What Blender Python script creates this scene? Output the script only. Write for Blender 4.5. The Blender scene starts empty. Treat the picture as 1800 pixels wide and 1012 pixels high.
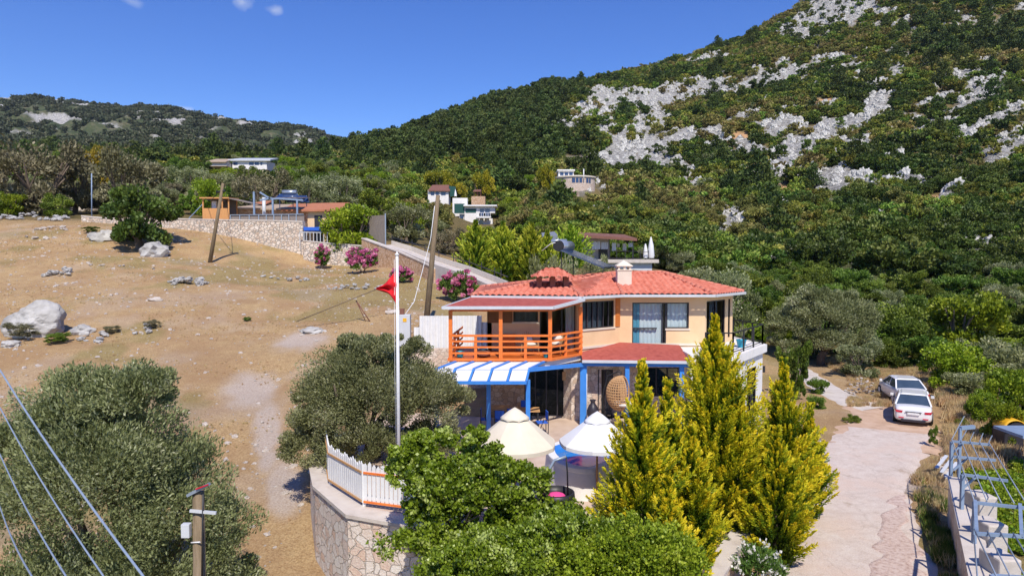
import bpy, bmesh, math, random
import numpy as np
from mathutils import Vector, Matrix, noise as mnoise
R = math.radians
scene = bpy.context.scene
# ---------------------------------------------------------------- camera, sky, sun, exposure
F = 1203.0; CZ = 7.2; PITCH = math.atan(56/F)
cam_d = bpy.data.cameras.new('camera'); cam = bpy.data.objects.new('camera', cam_d)
scene.collection.objects.link(cam); scene.camera = cam
cam.location = (0, 0, CZ); cam.rotation_euler = (R(90)-PITCH, 0, 0)
cam_d.sensor_width = 36; cam_d.lens = F/1800*36; cam_d.clip_start = 0.2; cam_d.clip_end = 12000
SUN_EL = R(51); SUN_AZ = R(180-9)     # azimuth from +Y, clockwise; behind the camera, a little to the right
w = bpy.data.worlds.new("World"); scene.world = w; w.use_nodes = True
nt = w.node_tree; bg = nt.nodes['Background']; bg.inputs[1].default_value = 0.14
sky = nt.nodes.new('ShaderNodeTexSky'); sky.sky_type = 'NISHITA'; sky.sun_disc = False
sky.sun_elevation = SUN_EL; sky.sun_rotation = SUN_AZ; sky.altitude = 300; sky.air_density = 1.0; sky.dust_density = 0.0; sky.ozone_density = 5.0
hs = nt.nodes.new('ShaderNodeHueSaturation'); hs.inputs['Hue'].default_value = .520; hs.inputs['Saturation'].default_value = 1.27; hs.inputs['Value'].default_value = 1.0
nt.links.new(sky.outputs[0], hs.inputs['Color'])
# small wisps of cloud, fixed in the sky by direction
tc = nt.nodes.new('ShaderNodeTexCoord')
cur = hs.outputs[0]
nz = nt.nodes.new('ShaderNodeTexNoise'); nz.inputs['Scale'].default_value = 38; nz.inputs['Detail'].default_value = 6
nt.links.new(tc.outputs['Generated'], nz.inputs['Vector'])
def cloud(px, py, rx, ry, amt):
    global cur
    d = Vector(((px-900)/F, 1, -(py-506)/F)); d.rotate(Matrix.Rotation(-PITCH, 3, 'X')); d.normalize()
    s = nt.nodes.new('ShaderNodeVectorMath'); s.operation = 'SUBTRACT'; s.inputs[1].default_value = d
    nt.links.new(tc.outputs['Generated'], s.inputs[0])
    m = nt.nodes.new('ShaderNodeVectorMath'); m.operation = 'MULTIPLY'; m.inputs[1].default_value = (F/rx, F/rx, F/ry)
    nt.links.new(s.outputs[0], m.inputs[0])
    l = nt.nodes.new('ShaderNodeVectorMath'); l.operation = 'LENGTH'; nt.links.new(m.outputs[0], l.inputs[0])
    a = nt.nodes.new('ShaderNodeMath'); a.operation = 'MULTIPLY_ADD'; a.inputs[1].default_value = 2.2; a.inputs[2].default_value = -1.1+0.0
    nt.links.new(nz.outputs['Fac'], a.inputs[0])
    b = nt.nodes.new('ShaderNodeMath'); b.operation = 'SUBTRACT'; b.inputs[0].default_value = 0.85; nt.links.new(l.outputs['Value'], b.inputs[1])
    c = nt.nodes.new('ShaderNodeMath'); c.operation = 'ADD'; nt.links.new(a.outputs[0], c.inputs[0]); nt.links.new(b.outputs[0], c.inputs[1])
    e = nt.nodes.new('ShaderNodeMath'); e.operation = 'MULTIPLY'; e.inputs[1].default_value = amt; e.use_clamp = True; nt.links.new(c.outputs[0], e.inputs[0])
    mx = nt.nodes.new('ShaderNodeMixRGB'); mx.inputs[2].default_value = (4.6, 5.0, 6.0, 1)
    nt.links.new(e.outputs[0], mx.inputs[0]); nt.links.new(cur, mx.inputs[1]); cur = mx.outputs[0]
for c_ in ((232, 3, 26, 9, .35), (425, 4, 22, 13, .6), (482, 19, 16, 9, .55), (322, 191, 16, 7, .8), (608, 256, 24, 5, .9), (500, 225, 14, 4, .5)):
    cloud(*c_)
nt.links.new(cur, bg.inputs[0])
sl = bpy.data.lights.new('sun', 'SUN'); sl.energy = 4.5; sl.angle = R(0.55); sl.color = (1, .925, .80)
sun = bpy.data.objects.new('sun', sl); scene.collection.objects.link(sun)
sd = Vector((math.sin(SUN_AZ)*math.cos(SUN_EL), math.cos(SUN_AZ)*math.cos(SUN_EL), math.sin(SUN_EL)))
sun.rotation_euler = sd.to_track_quat('Z', 'Y').to_euler(); sun.location = sd*60
scene.view_settings.view_transform = 'Standard'; scene.view_settings.look = 'None'
scene.view_settings.exposure = 0.18; scene.view_settings.gamma = 1.0
scene.render.engine = 'CYCLES'; scene.cycles.max_bounces = 6; scene.cycles.transparent_max_bounces = 12
scene.cycles.diffuse_bounces = 3; scene.cycles.glossy_bounces = 3; scene.cycles.caustics_reflective = False; scene.cycles.caustics_refractive = False
COL = scene.collection
rng = np.random.default_rng(7); random.seed(7)
# ---------------------------------------------------------------- pixel rays of the photograph -> places in the world
def ray(px, py):
    dx = (px-900)/F; dz = -(py-506)/F
    return (dx, math.cos(PITCH)+math.sin(PITCH)*dz, -math.sin(PITCH)+math.cos(PITCH)*dz)
def W(px, py, y):
    d = ray(px, py); k = y/d[1]; return Vector((d[0]*k, y, CZ+d[2]*k))
def G(px, py, z):
    d = ray(px, py); k = (z-CZ)/d[2]; return Vector((d[0]*k, d[1]*k, z))
# ---------------------------------------------------------------- numpy noise
def _hash(ix, iy, seed):
    h = (ix.astype(np.int64)*374761393 + iy.astype(np.int64)*668265263 + seed*982451653) & 0xffffffff
    h = ((h ^ (h >> 13))*1274126177) & 0xffffffff
    return ((h ^ (h >> 16)) & 0xffff)/65535.0
def vnoise(x, y, seed=0):
    x = np.asarray(x, float); y = np.asarray(y, float)
    ix = np.floor(x); iy = np.floor(y); fx = x-ix; fy = y-iy
    fx = fx*fx*(3-2*fx); fy = fy*fy*(3-2*fy)
    a = _hash(ix, iy, seed); b = _hash(ix+1, iy, seed); c = _hash(ix, iy+1, seed); d = _hash(ix+1, iy+1, seed)
    return (a*(1-fx)+b*fx)*(1-fy)+(c*(1-fx)+d*fx)*fy
def fbm(x, y, seed=0, o=4):
    s = 0; a = .5; t = 0
    for i in range(o):
        s = s+a*vnoise(x*2**i, y*2**i, seed+i*17); t += a; a *= .5
    return s/t
# ---------------------------------------------------------------- materials
def _nodes(name):
    m = bpy.data.materials.new(name); m.use_nodes = True
    return m, m.node_tree, m.node_tree.nodes['Principled BSDF']
def ramp(t, cols, pos=None):
    r = t.nodes.new('ShaderNodeValToRGB'); e = r.color_ramp.elements
    n = len(cols)
    for i in range(n-2): e.new(0.5)
    for i, c in enumerate(cols):
        e[i].position = (pos[i] if pos else 0.25+0.5*i/max(1, n-1)); e[i].color = (*c, 1)
    return r
def objcoord(t, sc=(1, 1, 1)):
    c = t.nodes.new('ShaderNodeTexCoord'); mp = t.nodes.new('ShaderNodeMapping'); mp.inputs['Scale'].default_value = sc
    t.links.new(c.outputs['Object'], mp.inputs[0]); return mp.outputs[0]
def pm(name, cols, scale=4, rough=.75, bump=0.0, metallic=0, spec=.4, sc=(1, 1, 1), bscale=None, coat=0, detail=6):
    m, t, b = _nodes(name)
    v = objcoord(t, sc)
    n = t.nodes.new('ShaderNodeTexNoise'); n.inputs['Scale'].default_value = scale; n.inputs['Detail'].default_value = detail
    n.inputs['Roughness'].default_value = .62
    t.links.new(v, n.inputs['Vector'])
    if len(cols) == 1: c = cols[0]; cols = [tuple(x*.86 for x in c), c, tuple(min(1, x*1.08) for x in c)]
    r = ramp(t, cols); t.links.new(n.outputs['Fac'], r.inputs[0]); t.links.new(r.outputs[0], b.inputs['Base Color'])
    b.inputs['Roughness'].default_value = rough; b.inputs['Metallic'].default_value = metallic
    b.inputs['Specular IOR Level'].default_value = spec
    if coat: b.inputs['Coat Weight'].default_value = coat
    if bump:
        n2 = t.nodes.new('ShaderNodeTexNoise'); n2.inputs['Scale'].default_value = bscale or scale*5; n2.inputs['Detail'].default_value = 5
        t.links.new(v, n2.inputs['Vector'])
        bp = t.nodes.new('ShaderNodeBump'); bp.inputs['Strength'].default_value = bump; bp.inputs['Distance'].default_value = .05
        t.links.new(n2.outputs['Fac'], bp.inputs['Height']); t.links.new(bp.outputs[0], b.inputs['Normal'])
    return m
def masonry(name, cols, mortar, scale=3, rough=.9, edge=.07, bump=.6, sc=(1, 1, 1.25)):
    m, t, b = _nodes(name); v = objcoord(t, sc)
    nw = t.nodes.new('ShaderNodeTexNoise'); nw.inputs['Scale'].default_value = scale*1.3; t.links.new(v, nw.inputs['Vector'])
    mxv = t.nodes.new('ShaderNodeMixRGB'); mxv.blend_type = 'LINEAR_LIGHT'; mxv.inputs[0].default_value = .10/ max(scale, .5)*2
    t.links.new(v, mxv.inputs[1]); t.links.new(nw.outputs['Color'], mxv.inputs[2])
    vo = t.nodes.new('ShaderNodeTexVoronoi'); vo.inputs['Scale'].default_value = scale
    ve = t.nodes.new('ShaderNodeTexVoronoi'); ve.feature = 'DISTANCE_TO_EDGE'; ve.inputs['Scale'].default_value = scale
    t.links.new(mxv.outputs[0], vo.inputs['Vector']); t.links.new(mxv.outputs[0], ve.inputs['Vector'])
    sp = t.nodes.new('ShaderNodeSeparateColor'); t.links.new(vo.outputs['Color'], sp.inputs[0])
    r = ramp(t, cols, [i/(len(cols)-1) for i in range(len(cols))]); t.links.new(sp.outputs[0], r.inputs[0])
    n = t.nodes.new('ShaderNodeTexNoise'); n.inputs['Scale'].default_value = scale*6; n.inputs['Detail'].default_value = 6; t.links.new(v, n.inputs['Vector'])
    mu = t.nodes.new('ShaderNodeMixRGB'); mu.blend_type = 'OVERLAY'; mu.inputs[0].default_value = .55
    t.links.new(r.outputs[0], mu.inputs[1]); t.links.new(n.outputs['Fac'], mu.inputs[2])
    er = ramp(t, [(0, 0, 0), (1, 1, 1)], [edge*.4, edge]); t.links.new(ve.outputs['Distance'], er.inputs[0])
    mx = t.nodes.new('ShaderNodeMixRGB'); mx.inputs[1].default_value = (*mortar, 1)
    t.links.new(er.outputs[0], mx.inputs[0]); t.links.new(mu.outputs[0], mx.inputs[2]); t.links.new(mx.outputs[0], b.inputs['Base Color'])
    b.inputs['Roughness'].default_value = rough; b.inputs['Specular IOR Level'].default_value = .25
    ad = t.nodes.new('ShaderNodeMath'); ad.operation = 'MULTIPLY_ADD'; ad.inputs[1].default_value = .35
    t.links.new(n.outputs['Fac'], ad.inputs[0]); t.links.new(er.outputs[0], ad.inputs[2])
    bp = t.nodes.new('ShaderNodeBump'); bp.inputs['Strength'].default_value = bump; bp.inputs['Distance'].default_value = .06
    t.links.new(ad.outputs[0], bp.inputs['Height']); t.links.new(bp.outputs[0], b.inputs['Normal'])
    return m
def leafmat(name, cols, rough=.55, trans=.28, hue=.03, val=.25, spec=.35):
    """leaf colour from the 'tint' attribute of the leaf, varied a little from plant to plant"""
    m, t, b = _nodes(name)
    a = t.nodes.new('ShaderNodeAttribute'); a.attribute_name = 'tint'
    r = ramp(t, cols, [i/(len(cols)-1) for i in range(len(cols))]); t.links.new(a.outputs['Fac'], r.inputs[0])
    oi = t.nodes.new('ShaderNodeObjectInfo')
    h = t.nodes.new('ShaderNodeHueSaturation')
    mr = t.nodes.new('ShaderNodeMapRange'); mr.inputs['To Min'].default_value = .5-hue; mr.inputs['To Max'].default_value = .5+hue
    mv = t.nodes.new('ShaderNodeMath'); mv.operation = 'MULTIPLY'; mv.inputs[1].default_value = 7.31
    fr = t.nodes.new('ShaderNodeMath'); fr.operation = 'FRACT'
    mr2 = t.nodes.new('ShaderNodeMapRange'); mr2.inputs['To Min'].default_value = 1-val; mr2.inputs['To Max'].default_value = 1+val
    t.links.new(oi.outputs['Random'], mr.inputs['Value']); t.links.new(oi.outputs['Random'], mv.inputs[0]); t.links.new(mv.outputs[0], fr.inputs[0])
    t.links.new(fr.outputs[0], mr2.inputs['Value']); t.links.new(mr.outputs[0], h.inputs['Hue']); t.links.new(mr2.outputs[0], h.inputs['Value'])
    t.links.new(r.outputs[0], h.inputs['Color']); t.links.new(h.outputs[0], b.inputs['Base Color'])
    b.inputs['Roughness'].default_value = rough; b.inputs['Specular IOR Level'].default_value = spec
    tr = t.nodes.new('ShaderNodeBsdfTranslucent'); t.links.new(h.outputs[0], tr.inputs[0])
    mx = t.nodes.new('ShaderNodeMixShader'); mx.inputs[0].default_value = trans
    t.links.new(b.outputs[0], mx.inputs[1]); t.links.new(tr.outputs[0], mx.inputs[2])
    t.links.new(mx.outputs[0], t.nodes['Material Output'].inputs[0])
    return m
def glassmat(name, tint=(.55, .6, .62), refl=.9):
    m = bpy.data.materials.new(name); m.use_nodes = True; t = m.node_tree; t.nodes.clear()
    o = t.nodes.new('ShaderNodeOutputMaterial'); tr = t.nodes.new('ShaderNodeBsdfTransparent'); tr.inputs[0].default_value = (*tint, 1)
    gl = t.nodes.new('ShaderNodeBsdfGlossy'); gl.inputs['Roughness'].default_value = .02
    f = t.nodes.new('ShaderNodeFresnel'); f.inputs[0].default_value = 1.7
    mu = t.nodes.new('ShaderNodeMath'); mu.operation = 'MULTIPLY'; mu.inputs[1].default_value = refl; mu.use_clamp = True
    ge = t.nodes.new('ShaderNodeNewGeometry'); iv = t.nodes.new('ShaderNodeMath'); iv.operation = 'SUBTRACT'; iv.inputs[0].default_value = 1; t.links.new(ge.outputs['Backfacing'], iv.inputs[1])
    m2 = t.nodes.new('ShaderNodeMath'); m2.operation = 'MULTIPLY'; t.links.new(f.outputs[0], m2.inputs[0]); t.links.new(iv.outputs[0], m2.inputs[1])
    mx = t.nodes.new('ShaderNodeMixShader'); t.links.new(m2.outputs[0], mu.inputs[0]); t.links.new(mu.outputs[0], mx.inputs[0])
    t.links.new(tr.outputs[0], mx.inputs[1]); t.links.new(gl.outputs[0], mx.inputs[2]); t.links.new(mx.outputs[0], o.inputs[0])
    return m
M = {}
M['orange'] = pm('stained_timber', [(.62, .13, .02), (.78, .19, .035), (.85, .25, .05)], 3, .45, .15, sc=(1, 1, 6))
M['blue'] = pm('blue_paint', [(.045, .21, .62), (.06, .27, .74)], 3, .4, .05)
M['cream'] = pm('cream_render', [(.70, .475, .27), (.76, .53, .31), (.78, .56, .34)], 1.2, .9, .12, bscale=40)
M['whitewall'] = pm('white_render', [(.66, .64, .62), (.76, .74, .72), (.8, .79, .77)], 1.4, .88, .1, bscale=30)
M['trim'] = pm('pale_trim', [(.62, .54, .44), (.72, .65, .55)], 3, .8)
M['tile'] = pm('terracotta_tile', [(.38, .085, .05), (.54, .155, .10), (.64, .26, .19)], 3.2, .7, .25, bscale=20, detail=8)
M['ridge'] = pm('ridge_tile', [(.50, .14, .09), (.66, .26, .18)], 4, .75, .2)
M['redsheet'] = pm('red_shingle', [(.26, .05, .04), (.38, .085, .065), (.43, .115, .09)], 5, .8, .2, bscale=30)
M['gutter'] = pm('grey_gutter', [(.50, .52, .55), (.62, .64, .67)], 2, .4, spec=.5)
M['dark'] = pm('dark_frame', [(.025, .022, .03), (.04, .035, .045)], 5, .4)
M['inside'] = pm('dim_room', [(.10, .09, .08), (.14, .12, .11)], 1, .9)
M['curtain'] = pm('pale_curtain', [(.70, .72, .71), (.82, .84, .83)], 2, .9, sc=(6, 6, .3))
M['bluecurtain'] = pm('blue_curtain', [(.10, .34, .46), (.18, .44, .56)], 2, .9, sc=(6, 6, .3))
M['shutter'] = pm('brown_shutter', [(.17, .075, .03), (.25, .11, .04)], 4, .6)
M['oshutter'] = pm('orange_shutter', [(.55, .17, .03), (.68, .23, .05)], 4, .6)
M['glass'] = glassmat('window_glass', (.86, .9, .92), .55)
M['darkglass'] = glassmat('dark_window_glass', (.5, .54, .58), .8)
M['stoneclad'] = masonry('pale_stone_cladding', [(.50, .38, .29), (.62, .50, .41), (.70, .60, .52), (.58, .42, .33)], (.36, .30, .26), 4.2, edge=.05, bump=.5)
M['stonewarm'] = masonry('warm_stone_cladding', [(.45, .27, .15), (.58, .38, .24), (.66, .48, .34)], (.30, .2, .14), 4.2, edge=.05, bump=.5)
M['retain'] = masonry('rough_patio_masonry', [(.62, .50, .43), (.70, .60, .53), (.72, .66, .60), (.62, .44, .34), (.70, .62, .55)], (.60, .52, .45), 3.1, edge=.045, bump=1.0)
M['fieldwall'] = masonry('grey_mortared_masonry', [(.50, .38, .29), (.66, .55, .45), (.74, .66, .58), (.60, .47, .37)], (.33, .30, .27), 2.5, edge=.085, bump=.8)
M['concrete'] = pm('bare_concrete', [(.44, .38, .33), (.57, .51, .46), (.62, .57, .52)], 1.6, .92, .2, bscale=25)
M['paving'] = pm('travertine_paving', [(.44, .32, .24), (.56, .43, .34), (.62, .50, .42)], 1.5, .75, .1)
M['white'] = pm('white_paint', [(.68, .68, .69), (.80, .80, .80)], 2.5, .55, .08)
M['steel'] = pm('galvanised_steel', [(.26, .31, .38), (.36, .42, .50)], 4, .45, metallic=.35)
M['bluesteel'] = pm('blue_grey_steel', [(.17, .24, .36), (.26, .34, .47)], 4, .5)
M['pole'] = pm('weathered_pole', [(.13, .095, .055), (.21, .155, .095), (.27, .205, .14)], 5, .9, .5, sc=(3, 3, .35))
M['bark'] = pm('bark', [(.09, .065, .045), (.17, .13, .10), (.22, .18, .14)], 6, .95, .8, sc=(2, 2, .6))
M['rock'] = pm('limestone', [(.14, .14, .14), (.32, .31, .30), (.47, .455, .435), (.57, .55, .52)], 1.6, .95, 1.0, bscale=6, detail=10)
M['crag'] = pm('bright_limestone', [(.17, .165, .155), (.42, .41, .385), (.60, .585, .55), (.72, .70, .66)], .9, .95, 1.0, bscale=3, detail=10)
M['tanrock'] = pm('dusty_limestone', [(.34, .29, .25), (.50, .44, .39), (.60, .55, .50)], 2.0, .95, 1.0, bscale=7, detail=9)
M['black'] = pm('black_metal', [(.018, .018, .022), (.03, .03, .034)], 5, .45)
M['pool'] = None
M['wicker'] = pm('wicker', [(.45, .25, .11), (.62, .38, .19)], 20, .7, .4)
M['cushion'] = pm('pale_cushion', [(.62, .57, .50), (.72, .68, .62)], 6, .9)
M['bluecloth'] = pm('blue_cloth', [(.02, .09, .48), (.03, .14, .62)], 6, .85)
M['wood'] = pm('table_wood', [(.42, .22, .09), (.58, .34, .15)], 4, .6, sc=(1, 6, 1))
M['timber'] = pm('fresh_timber_boards', [(.52, .24, .08), (.66, .34, .13)], 2.5, .7, .2, sc=(6, 6, .5))
M['reed'] = pm('reed_screen', [(.13, .11, .10), (.24, .20, .18), (.30, .26, .23)], 6, .9, .5, sc=(6, 6, .3))
M['tyre'] = pm('tyre_rubber', [(.015, .015, .016), (.03, .03, .03)], 8, .9)
M['carpaint'] = pm('white_car_paint', [(.72, .72, .73), (.78, .78, .79)], 1, .22, coat=.6, spec=.5)
M['carglass'] = pm('car_glass', [(.03, .05, .08), (.06, .09, .13)], 1, .06, spec=.8)
M['taillight'] = pm('red_lens', [(.50, .01, .03), (.66, .02, .06)], 8, .2, spec=.6)
M['flagred'] = pm('red_flag_cloth', [(.55, .006, .012), (.70, .012, .02)], 2, .8)
M['canvas'] = pm('cream_canvas', [(.66, .58, .45), (.74, .67, .54)], 2, .9)
M['whitecanvas'] = pm('white_canvas', [(.68, .68, .70), (.76, .76, .77)], 2, .9)
M['dirt'] = pm('bed_soil', [(.16, .085, .05), (.26, .15, .09), (.33, .20, .13)], 3, .95, .6)
M['solar'] = pm('solar_glass', [(.015, .03, .09), (.03, .06, .16)], 2, .12, spec=.8)
M['tank'] = pm('tank_steel', [(.36, .40, .46), (.48, .52, .58)], 3, .3, metallic=.6)
M['darkgreen'] = pm('dark_green_net', [(.01, .06, .055), (.02, .09, .08)], 5, .8)
M['cable'] = pm('cable_sheath', [(.20, .26, .36), (.28, .34, .44)], 5, .5)
M['yellow'] = pm('yellow_paint', [(.72, .36, .02), (.82, .46, .03)], 4, .45)
M['teal'] = pm('teal_glaze', [(.02, .28, .42), (.03, .38, .52)], 4, .35)
M['pink'] = pm('pink_cloth', [(.75, .05, .25), (.82, .10, .35)], 4, .8)
M['tilefar'] = pm('old_roof_tile', [(.34, .12, .06), (.48, .20, .11)], 1.2, .85, .4, sc=(1, 4, 1))
M['brownroof'] = pm('brown_roofing', [(.16, .07, .05), (.24, .11, .08)], 2, .8)
M['greyroof'] = pm('grey_membrane', [(.16, .18, .22), (.24, .26, .30)], 1, .7)
M['gravelroof'] = pm('gravel_roof', [(.34, .25, .18), (.46, .36, .27)], 1, .95)
m_, t_, b_ = _nodes('pool_water'); b_.inputs['Base Color'].default_value = (.03, .20, .55, 1); b_.inputs['Roughness'].default_value = .04
b_.inputs['IOR'].default_value = 1.4; b_.inputs['Specular IOR Level'].default_value = .7
n_ = t_.nodes.new('ShaderNodeTexNoise'); n_.inputs['Scale'].default_value = 2.2; bp_ = t_.nodes.new('ShaderNodeBump'); bp_.inputs['Strength'].default_value = .05
t_.links.new(objcoord(t_), n_.inputs['Vector']); t_.links.new(n_.outputs['Fac'], bp_.inputs['Height']); t_.links.new(bp_.outputs[0], b_.inputs['Normal'])
M['pool'] = m_
# foliage
M['olive'] = leafmat('olive_leaves', [(.12, .14, .05), (.235, .26, .10), (.37, .395, .19), (.58, .58, .38)], .5, .38, .012, .16)
M['brownolive'] = leafmat('dusty_olive_leaves', [(.10, .095, .04), (.18, .165, .085), (.27, .245, .14), (.38, .34, .22)], .6, .2, .012, .15)
M['broad'] = leafmat('green_leaves', [(.05, .085, .010), (.105, .165, .016), (.18, .25, .03), (.30, .37, .06)], .5, .3, .03, .25)
M['bright'] = leafmat('bright_leaves', [(.085, .15, .01), (.19, .28, .014), (.31, .41, .025), (.46, .53, .06)], .45, .35, .02, .15)
M['vine'] = leafmat('vine_leaves', [(.075, .13, .008), (.17, .25, .012), (.30, .40, .03), (.56, .64, .2)], .42, .35, .0, .05, spec=.5)
M['scrub'] = leafmat('scrub_leaves', [(.07, .11, .014), (.155, .21, .024), (.26, .31, .04), (.42, .41, .085)], .6, .22, .045, .35)
M['yscrub'] = leafmat('pale_scrub_leaves', [(.12, .12, .03), (.22, .21, .05), (.34, .31, .08), (.48, .40, .16)], .65, .25, .03, .25)
M['darkleaf'] = leafmat('dark_leaves', [(.03, .055, .01), (.07, .11, .016), (.12, .17, .028), (.20, .24, .05)], .5, .25, .02, .15)
M['farscrub'] = leafmat('far_scrub_leaves', [(.05, .07, .035), (.10, .12, .06), (.17, .17, .10)], .7, .15, .02, .25)  # greyer than the near scrub: distance haze put into the leaf colour
M['pine'] = leafmat('pine_needles', [(.03, .055, .012), (.07, .105, .02), (.12, .155, .03)], .65, .12, .02, .25)
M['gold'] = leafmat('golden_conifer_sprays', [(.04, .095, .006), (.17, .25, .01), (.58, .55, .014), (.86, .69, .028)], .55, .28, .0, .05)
M['hedge'] = leafmat('hedge_conifer_sprays', [(.05, .12, .01), (.16, .27, .018), (.34, .44, .03), (.52, .56, .05)], .55, .25, .02, .12)
M['oleander'] = leafmat('oleander_leaves', [(.05, .11, .02), (.10, .18, .03), (.16, .25, .045), (.22, .32, .06)], .5, .25, .01, .1)
M['pinkflower'] = leafmat('pink_petals', [(.45, .08, .20), (.66, .18, .34), (.80, .36, .50)], .7, .3, .01, .1)
M['whiteflower'] = leafmat('white_petals', [(.68, .66, .58), (.80, .79, .74), (.85, .85, .8)], .7, .3, .0, .03)
M['drygrass'] = leafmat('dry_grass', [(.48, .34, .16), (.62, .46, .24), (.74, .60, .36)], .8, .4, .02, .2)
M['greengrass'] = leafmat('green_grass', [(.06, .11, .015), (.11, .18, .025), (.22, .24, .05)], .7, .3, .03, .2)
M['yellowtree'] = leafmat('yellow_leaves', [(.12, .14, .008), (.26, .24, .012), (.42, .34, .02), (.50, .38, .04)], .5, .3, .02, .12)
# ---------------------------------------------------------------- object helpers
def tag(o, label=None, cat=None, group=None, kind=None):
    if label: o['label'] = label
    if cat: o['category'] = cat
    if group: o['group'] = group
    if kind: o['kind'] = kind
    return o
def empty(name, loc=(0, 0, 0), label=None, cat=None, group=None, rz=0):
    o = bpy.data.objects.new(name, None); COL.objects.link(o); o.location = loc; o.rotation_euler = (0, 0, rz)
    o.empty_display_size = .3
    return tag(o, label, cat, group)
def mesh_obj(name, me, parent=None, loc=None):
    o = bpy.data.objects.new(name, me); COL.objects.link(o)
    if parent is not None: o.parent = parent
    if loc is not None: o.location = loc
    return o
def copy_tree(o, parent=None):
    c = o.copy(); COL.objects.link(c)
    if parent is not None: c.parent = parent
    for ch in list(o.children): copy_tree(ch, c)
    return c
def np_mesh(name, V, Fq, mat=None, tint=None, smooth=False):
    """V (n,3), Fq (m,k) with k=3 or 4"""
    V = np.asarray(V, np.float32); Fq = np.asarray(Fq, np.int32); k = Fq.shape[1]
    me = bpy.data.meshes.new(name); me.vertices.add(len(V)); me.vertices.foreach_set('co', V.ravel())
    me.loops.add(Fq.size); me.loops.foreach_set('vertex_index', Fq.ravel())
    me.polygons.add(len(Fq)); me.polygons.foreach_set('loop_start', np.arange(0, Fq.size, k, dtype=np.int32))
    if smooth: me.polygons.foreach_set('use_smooth', np.ones(len(Fq), bool))
    me.update(calc_edges=True)
    if tint is not None:
        a = me.attributes.new('tint', 'FLOAT', 'POINT'); a.data.foreach_set('value', np.asarray(tint, np.float32))
    if mat: me.materials.append(mat)
    return me
class MB:
    """collects shapes for ONE mesh, in world (or local) coordinates"""
    def __init__(s): s.v = []; s.f = []; s.smooth = []
    def add(s, vs, fs, smooth=False):
        b = len(s.v); s.v += [tuple(v) for v in vs]
        for f in fs: s.f.append([b+i for i in f]); s.smooth.append(smooth)
        return s
    def fbox(s, o, t, n, s0, s1, d0, d1, z0, z1):
        """box in a frame: t along, n outward, z up"""
        o = Vector(o); t = Vector(t); n = Vector(n); P = []
        for z in (z0, z1):
            for (a, d) in ((s0, d0), (s1, d0), (s1, d1), (s0, d1)):
                P.append(o+t*a+n*d+Vector((0, 0, z)))
        return s.add(P, [(0, 3, 2, 1), (4, 5, 6, 7), (0, 1, 5, 4), (1, 2, 6, 5), (2, 3, 7, 6), (3, 0, 4, 7)])
    def box(s, x0, x1, y0, y1, z0, z1): return s.fbox((0, 0, 0), (1, 0, 0), (0, 1, 0), x0, x1, y0, y1, z0, z1)
    def bar(s, p0, p1, w, h=None, up=(0, 0, 1)):
        h = h or w; p0 = Vector(p0); p1 = Vector(p1); d = (p1-p0)
        if d.length < 1e-6: return s
        d.normalize(); up = Vector(up)
        if abs(d.dot(up)) > .98: up = Vector((0, 1, 0))
        r = d.cross(up).normalized(); u = r.cross(d)
        P = [p+r*a+u*b for p in (p0, p1) for (a, b) in ((-w/2, -h/2), (w/2, -h/2), (w/2, h/2), (-w/2, h/2))]
        return s.add(P, [(0, 1, 2, 3), (7, 6, 5, 4), (0, 4, 5, 1), (1, 5, 6, 2), (2, 6, 7, 3), (3, 7, 4, 0)])
    def tube(s, pts, r, n=8, cap=True):
        pts = [Vector(p) for p in pts]; rs = r if isinstance(r, (list, tuple)) else [r]*len(pts)
        P = []; prev = None
        for i, p in enumerate(pts):
            d = (pts[min(i+1, len(pts)-1)]-pts[max(i-1, 0)]).normalized()
            ref = Vector((0, 0, 1)) if abs(d.z) < .9 else Vector((0, 1, 0))
            if prev is not None:
                ref = prev
            a = d.cross(ref).normalized(); b = a.cross(d).normalized(); prev = b
            for k in range(n):
                th = 2*math.pi*k/n; P.append(p+(a*math.cos(th)+b*math.sin(th))*rs[i])
        fs = []
        for i in range(len(pts)-1):
            for k in range(n):
                k2 = (k+1) % n; fs.append((i*n+k, i*n+k2, (i+1)*n+k2, (i+1)*n+k))
        s.add(P, fs, True)
        if cap:
            b = len(s.v)-len(P); s.f.append([b+k for k in range(n)][::-1]); s.smooth.append(False)
            e = b+(len(pts)-1)*n; s.f.append([e+k for k in range(n)]); s.smooth.append(False)
        return s
    def prism(s, poly, z0, z1):
        n = len(poly); ar = sum(poly[i][0]*poly[(i+1) % n][1]-poly[(i+1) % n][0]*poly[i][1] for i in range(n))
        if ar < 0: poly = poly[::-1]
        f0 = z0 if callable(z0) else (lambda x, y: z0); f1 = z1 if callable(z1) else (lambda x, y: z1)
        P = [(p[0], p[1], f0(p[0], p[1])) for p in poly]+[(p[0], p[1], f1(p[0], p[1])) for p in poly]
        return s.add(P, [tuple(range(n))[::-1], tuple(range(n, 2*n))]+[(i, (i+1) % n, n+(i+1) % n, n+i) for i in range(n)])
    def slab(s, pts, th):
        """planar polygon pts (3-D, counter-clockwise from above) given thickness th downwards"""
        n = len(pts); P = [Vector(p) for p in pts]+[Vector(p)-Vector((0, 0, th)) for p in pts]
        return s.add(P, [tuple(range(n)), tuple(range(n, 2*n))[::-1]]+[(i, n+i, n+(i+1) % n, (i+1) % n) for i in range(n)])
    def lathe(s, c, prof, n=20, smooth=True, wob=0):
        P = []; c = Vector(c)
        for (r, z) in prof:
            for k in range(n):
                th = 2*math.pi*k/n; rr = r*(1+wob*math.cos(8*th)); P.append(c+Vector((rr*math.cos(th), rr*math.sin(th), z)))
        fs = [(i*n+k, i*n+(k+1) % n, (i+1)*n+(k+1) % n, (i+1)*n+k) for i in range(len(prof)-1) for k in range(n)]
        s.add(P, fs, smooth); return s
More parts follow.
